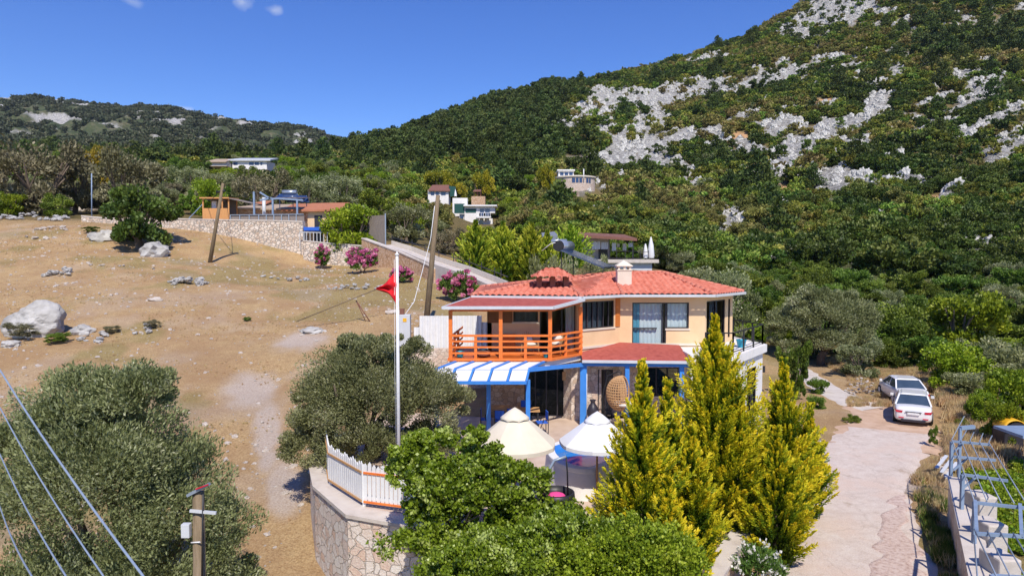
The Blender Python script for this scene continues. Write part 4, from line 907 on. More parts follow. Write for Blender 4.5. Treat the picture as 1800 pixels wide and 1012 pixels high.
pile(1690, 800, 40, 6, 10, 'rubble at the gate of the garden wall', 'pale block of rubble by the steel arbour', 10, .3, RT, 1)
pile(260, 580, 60, 6, 7, 'stones above the olive', 'grey stone beside a brown tuft above the olive tree', 11, .2)
pile(60, 422, 60, 4, 5, 'flat stones at the field top', 'flat whitish stone at the top left of the field', 12, .3, RT)
pile(215, 470, 160, 3, 8, 'loose stones in the field', 'small loose stone in the upper part of the dry field', 13, .06, RT)
# pebbles, grass
x = rs.uniform(-75, 2, 16000); y = 14+rs.random(16000)**1.3*66; u = x/y
k_ = (u > -.8) & (u < -.08-.0*y) & (fbm(x/5, y/5, 99, 3)+rs.random(len(x))*.5 > .62) & ~((x > -7.4) & (y < 38))
x, y = x[k_], y[k_]; stuff('field_pebbles', np.stack([x, y, H(x, y)+.01], 1), rs.random(len(x))*6.28, .05+.30*rs.random(len(x))**6+.05*rs.random(len(x)), rs.integers(0, 5, len(x)), RT, label='small pale stones strewn over the dry field', cat='pebbles')
def tuft(seed, mat, n=40, h=1.0):
    r = np.random.default_rng(seed); C = np.stack([r.normal(size=n)*.18, r.normal(size=n)*.18, np.full(n, .3*h)], 1); D = np.stack([r.normal(size=n)*.4, r.normal(size=n)*.4, np.ones(n)], 1)
    V, q_ = leaf_quads(C, D, h*(.5+.6*r.random(n)), .05, r); return np_mesh('tuft', V, q_, mat, np.repeat(r.random(n), 4))
TD = [tuft(i, M['drygrass']) for i in range(3)]; TGn = [tuft(10+i, M['greengrass']) for i in range(3)]
x = rs.uniform(-75, 2, 26000); y = 13+rs.random(26000)**1.2*72; u = x/y
k_ = (u > -.8) & (u < -.06) & (fbm(x/4.5, y/2.5, 101, 4) > .53) & ~((x > -7.2) & (y < 38)); x, y = x[k_], y[k_]
stuff('dry_grass', np.stack([x, y, H(x, y)], 1), rs.random(len(x))*6.28, .07+.10*rs.random(len(x)), rs.integers(0, 3, len(x)), TD, label='short straw-coloured grass over the sloping field', cat='grass')
x = rs.uniform(17, 34, 16000); y = rs.uniform(26, 56, 16000)
px_, py_ = to_px(x, y, np.full(len(x), -1.2))
k_ = (((px_ > 1640) & (y < 44)) | ((py_ < 722) & (px_ > 1490)) | ((py_ < 700) & (px_ > 1440) & (px_ > 1405+(py_-650)*1.9+60))) & ~((px_ > 1565) & (px_ < 1652) & (py_ > 690)) & (fbm(x/1.5, y/1.5, 105, 3) > .42) & ~((px_ < 1668) & (py_ > 716))
x, y = x[k_], y[k_]; stuff('tall_dry_grass', np.stack([x, y, H(x, y)], 1), rs.random(len(x))*6.28, .35+.55*rs.random(len(x))*sstep(1500, 1660, px_[k_]), rs.integers(0, 3, len(x)), TD, label='tall dry grass around the parked cars', cat='grass')
# verge of the road
x = rs.uniform(5, 20, 60000); y = rs.uniform(9, 28, 60000); px_, py_ = to_px(x, y, np.full(len(x), -1.2))
edge = np.interp(py_, [720, 790, 850, 930, 1012], [1650, 1652, 1600, 1622, 1648]); k_ = (px_ > edge+8) & (py_ > 760) & (x < 8.45+(y-11.4)*.56-.25) & (fbm(x/1.1, y/1.1, 107, 3) > .33)
x, y, pyk = x[k_], y[k_], py_[k_]; dry = rs.random(len(x)) < sstep(930, 830, pyk)*.85+.15
stuff('verge_grass', np.stack([x, y, np.full(len(x), -1.2)], 1), rs.random(len(x))*6.28,   .22+.34*rs.random(len(x)), np.where(dry, 0, 3)+rs.integers(0, 3, len(x)), TD+TGn, label='green and dry grass strip between the road and the garden wall', cat='grass')
px_, py_ = None, None
x = rs.uniform(8, 30, 9000); y = rs.uniform(8, 27, 9000); k_ = (x > 8.5+(y-11.4)*.56+.9) & (fbm(x/1.4, y/1.4, 109, 3) > .42); x, y = x[k_], y[k_]
GC = [crown_mesh('ground_leaves', [(0, 0, .2, .5, .5, .25)], 8, 160, .13, .09, M['bright'], 800+i, .4) for i in range(3)]
stuff('garden_ground_cover', np.stack([x, y, H(x, y)-.02], 1), rs.random(len(x))*6.28, .35+.45*rs.random(len(x)), rs.integers(0, 3, len(x)), GC, label='leafy green ground cover in the garden under the steel arbour', cat='ground cover')
# field tufts and low bushes
for (px, py, wp, lab, kd) in ((42, 596, 70, 'olive-brown spiny bush under the huge boulder', 'brownolive'), (100, 604, 46, 'low green bush right below the huge boulder', 'broad'), (196, 586, 32, 'brown tufty bush right of the grey boulder', 'brownolive'), (268, 578, 34, 'rounded brown-green tuft above the olive tree', 'brownolive'), (435, 565, 18, 'small green tuft in the middle of the field', 'broad'), (160, 410, 30, 'green bush at the foot of the boulder by the dark tree', 'broad'), (640, 392, 20, 'low green bush beside the reed fence', 'bright')):
    g_ = hit(px, py); wd = wp/F*g_.y; plant(kd, g_.x, g_.y, wd, wd*.45, 'low_bush', lab, 'bush', trunk=False)
for (px, py, wp, hp, lab) in ((1722, 752, 60, 70, 'green leafy bush climbing behind the steel arbour'), (1765, 790, 90, 90, 'leafy bush inside the garden right of the arbour'), (1640, 786, 20, 38, 'thin young shrub at the road edge behind the arbour'), (1498, 742, 40, 14, 'low green clump at the upper left edge of the road'), (1436, 716, 44, 22, 'green weeds beside the concrete path'), (1440, 690, 50, 30, 'green weeds behind the white-flowering shrub'), (1690, 760, 40, 26, 'weedy bush left of the arbour')):
    g_ = G(px, py, -1.2); wd = wp/F*g_.y; plant('bright' if wp > 50 else 'broad', g_.x, g_.y, wd, hp/F*g_.y*(1.1 if hp > 36 else 1.7), 'garden_bush', lab, 'bush', z=-1.2 if hp > 36 else -1.2-hp/F*g_.y*.6, trunk=False)
g_ = G(1262, 952, -.55); plant('olive', g_.x, g_.y, .75, .3, 'low_bush', 'low grey-green cushion plant beside the pale kerb wall', 'bush', z=-.55, trunk=False)
# ---------------------------------------------------------------- road, path, patio
def strip(name, left, right, z, mat, th=.06, nseg=60, jag=.12, seed=1):
    """irregular slab between two pixel edges traced on the ground, draped as a real sheet"""
    L = [G(px, py, z) for px, py in left]; Rr = [G(px, py, z) for px, py in right]
    def samp(P, t):
        d = [0]
        for i in range(len(P)-1): d.append(d[-1]+(P[i+1]-P[i]).length)
        s = t*d[-1]
        for i in range(len(P)-1):
            if s <= d[i+1]+1e-9: f = (s-d[i])/max(1e-6, d[i+1]-d[i]); return P[i].lerp(P[i+1], f)
        return P[-1]
    V = []; nC = 9
    for i in range(nseg+1):
        t_ = i/nseg; a = samp(L, t_); b_ = samp(Rr, t_)
        ja = (mnoise.noise(Vector((a.x*1.1, a.y*1.1, seed)))) * jag*3; jb = (mnoise.noise(Vector((b_.x*1.1, b_.y*1.1, seed+5))))*jag*3
        d = (b_-a).normalized(); a = a+d*ja; b_ = b_+d*jb
        for j in range(nC+1):
            p = a.lerp(b_, j/nC); e = 0 if 0 < j < nC else -th
            V.append((p.x, p.y, z+e+.012*mnoise.noise(p*.8)))
    q_ = [(i*(nC+1)+j, i*(nC+1)+j+1, (i+1)*(nC+1)+j+1, (i+1)*(nC+1)+j) for i in range(nseg) for j in range(nC)]
    me = np_mesh(name, V, q_, mat, smooth=True); o = mesh_obj(name, me); tag(o, kind='structure'); return o
m, t, b = _nodes('worn_concrete_road'); v = objcoord(t)
n1, n2, n3 = nz_(.5, 6, .6), nz_(3, 8, .7), nz_(26, 4, .7)
c = rp(n2, [(.46, .37, .31), (.58, .49, .43), (.65, .58, .52)], [.32, .5, .68])
c = mix(rp(n1, [(0, 0, 0), (.8, .8, .8)], [.47, .60]), c, (.60, .45, .36))
c = mix(.35, c, rp(n3, [(.36, .27, .22), (.72, .64, .58)], [.36, .62]))
vo = t.nodes.new('ShaderNodeTexVoronoi'); vo.feature = 'DISTANCE_TO_EDGE'; vo.inputs['Scale'].default_value = .22
wv_ = t.nodes.new('ShaderNodeMixRGB'); wv_.blend_type = 'LINEAR_LIGHT'; wv_.inputs[0].default_value = .35; nn_ = t.nodes.new('ShaderNodeTexNoise'); nn_.inputs['Scale'].default_value = 1.6; nn_.inputs['Detail'].default_value = 5
t.links.new(v, nn_.inputs['Vector']); t.links.new(v, wv_.inputs[1]); t.links.new(nn_.outputs['Color'], wv_.inputs[2]); t.links.new(wv_.outputs[0], vo.inputs['Vector'])
c = mix(rp(vo.outputs['Distance'], [(.28, .28, .28), (0, 0, 0)], [.001, .006]), c, (.30, .24, .19))
c = mix(rp(nz_(.9, 7, .7), [(0, 0, 0), (.75, .75, .75)], [.58, .68]), c, (.36, .27, .20))
t.links.new(c, b.inputs['Base Color']); b.inputs['Roughness'].default_value = .93
bp = t.nodes.new('ShaderNodeBump'); bp.inputs['Strength'].default_value = .45; bp.inputs['Distance'].default_value = .03; t.links.new(n3, bp.inputs['Height']); t.links.new(bp.outputs[0], b.inputs['Normal'])
M['road'] = m
M['trackdirt'] = pm('pinkish_track_dirt', [(.40, .26, .17), (.54, .37, .26), (.60, .44, .33)], 1.6, .95, .5, bscale=22)
M['rubblegravel'] = pm('pink_gravel', [(.34, .21, .17), (.60, .46, .40), (.70, .60, .55)], 9, .95, .8, bscale=40, detail=9)
ZR = -1.2
strip('road', [(1340, 1100), (1375, 1012), (1415, 900), (1440, 800), (1456, 770), (1480, 748)], [(1700, 1100), (1655, 1012), (1622, 930), (1592, 860), (1640, 790), (1655, 765)], ZR+.05, M['road'], jag=.10)
strip('dirt_track', [(1452, 775), (1470, 750), (1490, 722), (1470, 700)], [(1660, 800), (1655, 764), (1640, 742), (1560, 706)], ZR+.038, M['trackdirt'], jag=.25, seed=3)
strip('path', [(1392, 640), (1402, 655), (1428, 684), (1470, 706), (1508, 722)], [(1410, 640), (1450, 664), (1492, 690), (1540, 704), (1580, 711)], ZR+.058, M['concrete'], jag=.08, seed=4)
strip('gravel_shoulder', [(1500, 1100), (1520, 1012), (1545, 930), (1570, 872)], [(1650, 1100), (1625, 1012), (1606, 930), (1592, 868)], ZR+.064, M['rubblegravel'], th=.07, jag=.2, seed=6)
# patio slab
PAT = [(-6.7, 23.8), (-5.95, 21.4), (-4.4, 19.15), (-2.8, 18.45), (1.5, 17.2), (3.6, 16.0), (7.3, 22.2), (9.2, 28.3), (9.2, 30), (-1.2, 30.3), (-5.6, 31.5), (-7.2, 27)]
tag(MB().prism([(x_*.985, y_) for x_, y_ in PAT], -.5, 0).build('patio', M['paving']), kind='structure')
tag(MB().prism([(3.6, 14.0), (4.2, 14.6), (7.55, 21.4), (8.6, 25), (7.2, 25), (6.0, 21.5), (3.2, 16.2)], -.9, -.55).build('planting_bed', M['dirt']), kind='structure')
# retaining wall of the patio: masonry with a concrete cap
def wall_along(name, label, cat, pts, zt, zb, th, mat, capmat=None, capo=.06, caph=.10, group=None):
    e = empty(name, (pts[0][0], pts[0][1], zb), label, cat, group); mb = MB(); cp = MB()
    P = [Vector((p[0], p[1], 0)) for p in pts]; n = len(P); N = []
    for i in range(n):
        d = (P[min(i+1, n-1)]-P[max(i-1, 0)]).normalized(); N.append(Vector((-d.y, d.x, 0)))
    def ring(mb_, a, b_, z0, z1):
        for i in range(n-1):
            q4 = [P[i]+N[i]*a, P[i+1]+N[i+1]*a, P[i+1]+N[i+1]*b_, P[i]+N[i]*b_]
            zz0 = z0 if not callable(z0) else None
            va = [(p.x, p.y, (z0(k) if callable(z0) else z0)) for p, k in zip(q4, (i, i+1, i+1, i))]; vb = [(p.x, p.y, (z1(k) if callable(z1) else z1)) for p, k in zip(q4, (i, i+1, i+1, i))]
            f = [(0, 3, 2, 1), (4, 5, 6, 7), (0, 1, 5, 4), (2, 3, 7, 6)]
            if i == 0: f.append((3, 0, 4, 7))
            if i == n-2: f.append((1, 2, 6, 5))
            mb_.add(va+vb, f)
    ztf = (lambda k: zt[k]) if isinstance(zt, (list, tuple)) else (lambda k: zt)
    ring(mb, -th/2, th/2, zb, ztf); mb.build('masonry', mat, e)
    if capmat:
        ring(cp, -th/2-capo, th/2+capo, ztf, lambda k: ztf(k)+caph); cp.build('cap', capmat, e)
    return e
def smooth_pts(P, k=4):
    out = []
    n = len(P)
    for i in range(n-1):
        p0, p1, p2, p3 = [Vector((*P[max(0, min(n-1, j))], 0)) for j in (i-1, i, i+1, i+2)]
        for s in range(k):
            t_ = s/k; out.append(tuple((.5*((2*p1)+(-p0+p2)*t_+(2*p0-5*p1+4*p2-p3)*t_*t_+(-p0+3*p1-3*p2+p3)*t_**3))[:2]))
    out.append(P[-1]); return out
wall_along('retaining_wall', 'curved stone retaining wall with a pale concrete cap carrying the white picket fence', 'wall', [(-7.2, 27.2), (-6.8, 23.7), (-5.95, 21.3), (-4.4, 19.0), (-2.7, 18.3), (1.4, 17.0), (3.4, 15.7)], -.08, -5, .55, M['retain'], M['concrete'], .07, .10)
# pale kerb wall of the planting bed
a0 = G(1345, 878, -.4); a1 = G(1285, 958, -.4); a2 = G(1238, 1030, -.4)
kd = (a1-a0).normalized()
wall_along('kerb_wall', 'pale concrete-capped wall edging the bed of golden conifers', 'wall', [(a2.x+kd.x*2, a2.y+kd.y*2), (a2.x, a2.y), (a1.x, a1.y), (a0.x, a0.y), (8.35, 24.5), (8.9, 27.2)], -.48, -1.8, .42, M['retain'], M['concrete'], .05, .09)
# white picket fence
PF = [(-6.45, 23.6), (-5.72, 21.3), (-4.25, 19.42), (-2.8, 18.92), (-1.05, 18.35)]
pf = empty('picket_fence', (PF[0][0], PF[0][1], .02), 'white picket fence on the cap of the retaining wall', 'fence')
for i in range(len(PF)-1):
    a = Vector((*PF[i], 0)); b_ = Vector((*PF[i+1], 0)); d = (b_-a); L_ = d.length; d.normalize(); n_ = Vector((d.y, -d.x, 0)); k_ = int(L_/.135); mb = MB()
    for j in range(k_):
        s = (j+.5)*L_/k_; hh = 1.28+.05*math.sin(j*1.7)
        o_ = a+d*s
        w2 = .055
        P_ = []
        for dd in (.045, .068):
            for (ss, zz) in ((-w2, .12), (w2, .12), (w2, hh-.08), (0, hh), (-w2, hh-.08)): P_.append(o_+d*ss+n_*dd+Vector((0, 0, zz)))
        mb.add(P_, [(0, 1, 2, 3, 4), (9, 8, 7, 6, 5), (0, 5, 6, 1), (1, 6, 7, 2), (2, 7, 8, 3), (3, 8, 9, 4), (4, 9, 5, 0)])
    mb.build('picket_row', M['white'], pf)
    r_ = MB(); r_.fbox(a, d, n_, .05, L_-.05, .0, .042, .22, .31); r_.fbox(a, d, n_, .05, L_-.05, .0, .042, .96, 1.05); r_.build('rail', M['white'], pf)
    t_ = MB(); t_.fbox(a, d, n_, .02, L_-.02, .07, .10, .98, 1.04); t_.fbox(a, d, n_, .02, L_-.02, .07, .10, .14, .20); t_.build('trim_strip', M['orange'] if i == 2 else (M['wood'] if i < 2 else M['white']), pf)
for p in PF: MB().box(p[0]-.045, p[0]+.045, p[1]-.045, p[1]+.045, 0.02, 1.22).build('post', M['white'], pf)
# flagpole and flag
fp = G(701, 843, 0.0); ft = W(701, 449, fp.y)
e = empty('flagpole', tuple(fp), 'tall white flagpole standing in front of the round olive tree', 'flagpole')
MB().tube([fp, (fp.x, fp.y, ft.z*.5), (fp.x, fp.y, ft.z)], [.062, .055, .045], 12).build('pole', M['white'], e)
MB().lathe((fp.x, fp.y, ft.z), [(.045, 0), (.07, .01), (.07, .05), (.02, .07), (.03, .1), (.001, .13)], 10).build('finial', M['white'], e)
MB().lathe((fp.x, fp.y, 0), [(.16, 0), (.16, .03), (.08, .05), (.062, .25)], 12).build('base', M['gutter'], e)
MB().tube([(fp.x-.09, fp.y, ft.z-.12), (fp.x-.10, fp.y, 3.5), (fp.x-.085, fp.y, 1.2)], .006, 5).build('halyard', M['white'], e)
# the flag, red with white crescent and star partly hidden in its folds: it hangs edge-on, only red shows
Vv = []; nU, nV = 26, 22
tl = W(697, 472, fp.y); bl = W(699, 540, fp.y); tip = W(662, 507, fp.y)
for i in range(nU+1):
    u_ = i/nU
    for j in range(nV+1):
        v_ = j/nV
        edge = Vector((tl.x, 0, tl.z)).lerp(Vector((bl.x, 0, bl.z)), v_)
        top = Vector((tl.x, 0, tl.z)).lerp(Vector((tip.x, 0, tip.z)), u_)-Vector((0, 0, .10*math.sin(u_*3.14)))
        bot = Vector((bl.x, 0, bl.z)).lerp(Vector((tip.x, 0, tip.z-.02)), u_)+Vector((.12*math.sin(u_*3.14), 0, .06*math.sin(u_*3.14)))
        if u_ < .22: bot = bot-Vector((.0, 0, .05*math.sin(u_/.22*3.14)))
        p = top.lerp(bot, v_); amp = .10*u_+.03
        Vv.append((p.x, fp.y+amp*math.sin(v_*11+u_*5)+.06*math.sin(u_*12)-.03, p.z))
q_ = [(i*(nV+1)+j, (i+1)*(nV+1)+j, (i+1)*(nV+1)+j+1, i*(nV+1)+j+1) for i in range(nU) for j in range(nV)]
o = mesh_obj('flag', np_mesh('flag', np.array(Vv)-np.array([fp.x, fp.y, tl.z-1]), q_, M['flagred'], smooth=True), None, (fp.x, fp.y, tl.z-1)); so_ = o.modifiers.new('s', 'SOLIDIFY'); so_.thickness = .006
tag(o, 'limp red flag hanging from the top of the white flagpole', 'flag')
# ---------------------------------------------------------------- the house
HX = (2.95, 30, 0)
ho = empty('house', HX, 'two-storey cream and stone house with a red tiled roof, orange timber balcony and blue posts', 'house')
def wallseg(mb, p0, p1, z0, z1, th, ops):
    """ops: (s0,s1,za,zb) openings; outward normal is to the right of p0->p1 (camera side)"""
    a = Vector((*p0, 0)); d = Vector((*p1, 0))-a; L_ = d.length; d.normalize(); n_ = Vector((d.y, -d.x, 0))
    cuts = sorted({0, L_}|{o_[0] for o_ in ops}|{o_[1] for o_ in ops})
    for s0, s1 in zip(cuts, cuts[1:]):
        if s1-s0 < 1e-4: continue
        hs_ = sorted([(o_[2], o_[3]) for o_ in ops if o_[0] <= s0+1e-4 and o_[1] >= s1-1e-4]); z = z0
        for za, zb in hs_:
            if za > z: mb.fbox(a, d, n_, s0, s1, -th, 0, z, za)
            z = zb
        if z < z1: mb.fbox(a, d, n_, s0, s1, -th, 0, z, z1)
    return a, d, n_, L_
def window(parent, fr, s0, s1, za, zb, mull=(), curt=None, curt2=None, hbar=None, fw=.05, glass='glass', name='window', frame='dark', dep=.0, sill=True, dark_back=True):
    a, d, n_ = fr
    f = MB()
    f.fbox(a, d, n_, s0+.002, s0+fw, -.11, -.03, za+.002, zb-.002); f.fbox(a, d, n_, s1-fw, s1-.002, -.11, -.03, za+.002, zb-.002)
    f.fbox(a, d, n_, s0+fw, s1-fw, -.11, -.03, za+.002, za+fw); f.fbox(a, d, n_, s0+fw, s1-fw, -.11, -.03, zb-fw, zb-.002)
    for s in mull: f.fbox(a, d, n_, s-fw*.5, s+fw*.5, -.105, -.025, za+fw, zb-fw)
    if hbar: f.fbox(a, d, n_, hbar[0], hbar[1], -.104, -.028, hbar[2]-.03, hbar[2]+.03)
    w_ = f.build(name, M[frame], parent)
    MB().fbox(a, d, n_, s0+fw*.8, s1-fw*.8, -.075, -.068, za+fw*.8, zb-fw*.8).build('pane', M[glass], w_)
    for cu, mt in ((curt, 'curtain'), (curt2, 'bluecurtain')):
        if not cu: continue
        mb = MB(); c0, c1 = cu[0], cu[1]; z0_, z1_ = (cu[2], cu[3]) if len(cu) > 2 else (za+.05, zb-.03); N_ = max(8, int((c1-c0)/.035)); P_ = []
        for i in range(N_+1):
            s = c0+(c1-c0)*i/N_; off = -.17+.025*math.sin(i*1.25)+.012*math.sin(i*.37)
            P_ += [a+d*s+n_*off+Vector((0, 0, z0_)), a+d*s+n_*off+Vector((0, 0, z1_))]
        mb.add(P_, [(2*i, 2*i+2, 2*i+3, 2*i+1) for i in range(N_)], True); mb.build('curtain', M[mt], w_)
    if sill: MB().fbox(a, d, n_, s0-.05, s1+.05, -.02, .05, za-.07, za-.004).build('sill', M['trim'], w_)
    return w_
U = [(-1.1, 30.3), (2.9, 30.3), (2.95, 29.5), (4.9, 30.95), (8.75, 30.95), (10.7, 33.1), (9.2, 38), (-1.1, 37)]
mb = MB()
def frame_of(p0, p1):
    a = Vector((*p0, 0)); d = Vector((*p1, 0))-a; L_ = d.length; d.normalize(); return (a, d, Vector((d.y, -d.x, 0))), L_
def sx(px, fr):  # where the view ray of column px meets the wall line
    a, d, n_ = fr; k = (px-900)/F; return (k*a.y-a.x)/(d.x-k*d.y)
UZ0, UZ1 = 2.95, 5.42
fA, LA = frame_of(U[0], U[1])
opsA = [(sx(902, fA), sx(946, fA), 4.28, 5.22), (sx(949, fA), sx(964, fA), 3.0, 5.22), (sx(966, fA), sx(1012, fA), 3.0, 5.22)]
wallseg(mb, U[0], U[1], UZ0, UZ1, .2, opsA)
fA2, LA2 = frame_of(U[1], U[2])
fB, LB = frame_of(U[2], U[3]); opsB = [(.12, sx(1080, fB), 4.02, 5.22)]
wallseg(mb, U[2], U[3], UZ0, UZ1, .2, opsB)
fC, LC = frame_of(U[3], U[4]); opsC = [(sx(1112, fC), sx(1172, fC), 3.12, 5.10), (sx(1172, fC), sx(1212, fC), 3.92, 5.10)]
wallseg(mb, U[3], U[4], UZ0, UZ1, .2, opsC)
fD, LD = frame_of(U[4], U[5]); opsD = [(sx(1243, fD), sx(1276, fD), 3.05, 5.15), (sx(1281, fD), sx(1285, fD), 3.3, 5.15)]
wallseg(mb, U[4], U[5], UZ0, UZ1, .2, opsD)
wallseg(mb, U[1], U[2], UZ0, UZ1, .2, []) if False else None
wallseg(mb, U[5], U[6], UZ0, UZ1, .2, []); wallseg(mb, U[6], U[7], UZ0, UZ1, .2, []); wallseg(mb, U[7], U[0], UZ0, UZ1, .2, [])
mb.build('upper_wall', M['cream'], ho)
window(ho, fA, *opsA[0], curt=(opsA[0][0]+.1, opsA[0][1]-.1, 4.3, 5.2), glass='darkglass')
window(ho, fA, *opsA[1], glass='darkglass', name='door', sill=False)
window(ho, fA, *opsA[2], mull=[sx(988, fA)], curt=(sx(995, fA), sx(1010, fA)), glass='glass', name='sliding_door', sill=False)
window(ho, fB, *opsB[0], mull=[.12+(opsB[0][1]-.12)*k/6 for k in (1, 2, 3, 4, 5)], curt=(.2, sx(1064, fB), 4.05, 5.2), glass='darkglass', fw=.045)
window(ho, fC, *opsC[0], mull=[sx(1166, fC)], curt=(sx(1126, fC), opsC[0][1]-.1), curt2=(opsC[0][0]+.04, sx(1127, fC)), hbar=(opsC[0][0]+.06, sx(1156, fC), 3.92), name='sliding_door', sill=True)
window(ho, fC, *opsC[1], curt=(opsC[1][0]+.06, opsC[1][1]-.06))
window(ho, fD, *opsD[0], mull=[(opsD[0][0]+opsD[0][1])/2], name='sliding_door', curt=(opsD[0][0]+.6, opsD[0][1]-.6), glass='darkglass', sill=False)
window(ho, fD, *opsD[1], glass='darkglass', sill=False, fw=.03)
def shutter(fr, s0, s1, za, zb, mt):
    mb = MB(); a, d, n_ = fr; mb.fbox(a, d, n_, s0, s1, .003, .03, za, zb); k = int((zb-za)/.09)
    for i in range(k): mb.fbox(a, d, n_, s0+.03, s1-.03, .03, .052, za+.02+i*(zb-za)/k, za+.02+i*(zb-za)/k+.055)
    mb.build('shutter', M[mt], ho)
shutter(fA, sx(858, fA), sx(901, fA), 4.24, 5.25, 'shutter'); shutter(fB, sx(1082, fB), LB-.02, 4.02, 5.3, 'oshutter')
mb = MB(); mb.fbox(*fC, -.05, LC, .002, .05, UZ0+.2, UZ0+.30); mb.fbox(*fB, 0, LB, .002, .05, UZ0+.22, UZ0+.32); mb.build('base_trim', M['trim'], ho)
MB().fbox(*fA, sx(884, fA), sx(906, fA), .03, .35, 3.02, 3.75).build('cabinet', M['orange'], ho)  # plain orange box marking a deeper orange rectangle at the wall base
# floor slab, ceiling
SL = [(-2.55, 27.75), (1.55, 27.75), (2.98, 29.35), (4.9, 30.8), (8.8, 30.8), (10.7, 33.1), (9.2, 38), (-1.2, 37), (-1.2, 31.1), (-2.55, 31.1)]
MB().prism(SL, 2.72, 2.94).build('floor_slab', M['whitewall'], ho)
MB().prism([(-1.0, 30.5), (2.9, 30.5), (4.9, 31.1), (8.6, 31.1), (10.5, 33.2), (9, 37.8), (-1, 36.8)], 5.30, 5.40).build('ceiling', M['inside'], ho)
# roof: every tiled face a corrugated sheet clipped to its outline
def tiled(mb, P, eave0, eave1, wave=.27, row=.38, amp=.05):
    e0 = Vector(eave0); u = (Vector(eave1)-e0).normalized(); c_ = sum((Vector(p) for p in P), Vector())/len(P)
    n_ = u.cross((Vector(P[-1])-e0)); n_ = (Vector(P[1])-Vector(P[0])).cross(Vector(P[2])-Vector(P[1])).normalized()
    if n_.z < 0: n_ = -n_
    v_ = n_.cross(u); 
    if v_.z < 0: v_ = -v_
    us = [(Vector(p)-e0).dot(u) for p in P]; vs = [(Vector(p)-e0).dot(v_) for p in P]
    bm = bmesh.new(); du = wave/8; nu = int((max(us)-min(us))/du)+2; rows = int((max(vs)-min(vs))/row)+2
    vvs = []
    for r_ in range(rows):
        vvs += [(min(vs)+r_*row, .035), (min(vs)+r_*row+row*.995, 0.0)]
    grid = []
    for (vv_, h_) in vvs:
        rowv = []
        for i in range(nu+1):
            uu_ = min(us)+i*du; ph_ = (uu_/wave) % 1
            hh = amp*abs(math.sin(math.pi*ph_))**.8*1.5-amp+h_+.006*math.sin(uu_*37+vv_*13)
            rowv.append(bm.verts.new(e0+u*uu_+v_*vv_+n_*hh))
        grid.append(rowv)
    for j in range(len(grid)-1):
        for i in range(nu): bm.faces.new((grid[j][i], grid[j][i+1], grid[j+1][i+1], grid[j+1][i]))
    n3 = len(P)
    for i in range(n3):
        a = Vector(P[i]); b2 = Vector(P[(i+1) % n3]); en = (b2-a).cross(n_).normalized()
        if (c_-a).dot(en) > 0: en = -en
        bmesh.ops.bisect_plane(bm, geom=bm.verts[:]+bm.edges[:]+bm.faces[:], plane_co=a, plane_no=en, clear_outer=True)
    bm.verts.index_update(); mb.add([v2.co.copy() for v2 in bm.verts], [[v2.index for v2 in f_.verts] for f_ in bm.faces], True); bm.free()
ez = 5.50
R1 = Vector((5.0, 34.3, 6.34)); R2 = Vector((7.55, 34.5, 6.38)); RA = Vector((1.05, 32.8, 5.90)); RB = Vector((2.6, 32.8, 5.92))
EA = Vector((-1.75, 29.7, ez)); EB = Vector((2.95, 28.95, ez)); EC = Vector((4.92, 30.35, ez)); ED = Vector((9.0, 30.35, ez)); EE = Vector((11.1, 32.7, ez)); EF = Vector((9.6, 38.8, ez)); EG = Vector((-1.75, 37.6, ez))
rf = MB()
for P_, a, b_ in (([EA, EB, RB, RA], EA, EB), ([EG, EA, RA], EG, EA), ([EB, EC, R1], EB, EC), ([EC, ED, R2, R1], EC, ED), ([ED, EE, R2], ED, EE), ([EE, EF, R2], EE, EF), ([EF, EG, R1, R2], EF, EG), ([EG, RA, R1], EG, RA), ([RB, R1, RA], RA, RB), ([EB, R1, RB], EB, RB)):
    tiled(rf, P_, a, b_)
roof = rf.build('roof', M['tile'], ho)
rg = MB()
for a, b_ in ((R1, R2), (EC, R1), (ED, R2), (EE, R2), (EA, RA), (RA, RB), (EB, RB), (RB, R1), (EF, R2), (EG, R1)):
    a = a+Vector((0, 0, .02)); b_ = b_+Vector((0, 0, .02)); k = max(3, int((b_-a).length/.35))
    for i in range(k):
        p = a.lerp(b_, i/k); q2 = a.lerp(b_, (i+1.08)/k); rg.tube([p, q2], [.095, .075], 8)
rg.build('ridge_tiles', M['ridge'], roof)
def under(P, dz0=.03): return [p-Vector((0, 0, dz0)) for p in P]
so2 = MB(); inn = [Vector((-1.5, 29.95, 5.42)), Vector((2.93, 29.2, 5.42)), Vector((4.92, 30.6, 5.42)), Vector((8.9, 30.6, 5.42)), Vector((10.8, 32.8, 5.42)), Vector((9.4, 38.5, 5.42)), Vector((-1.5, 37.3, 5.42))]
so2.add(inn, [tuple(range(7))[::-1]]); so2.build('soffit', M['cream'], roof)
gt = MB()
for a, b_ in ((EA, EB), (EB, EC), (EC, ED), (ED, EE), (EE, EF)):
    d_ = (b_-a).normalized(); n_ = Vector((d_.y, -d_.x, 0)); gt.bar(a+n_*.05-Vector((0, 0, .06)), b_+n_*.05-Vector((0, 0, .06)), .13, .11)
gt.build('gutter', M['gutter'], roof)
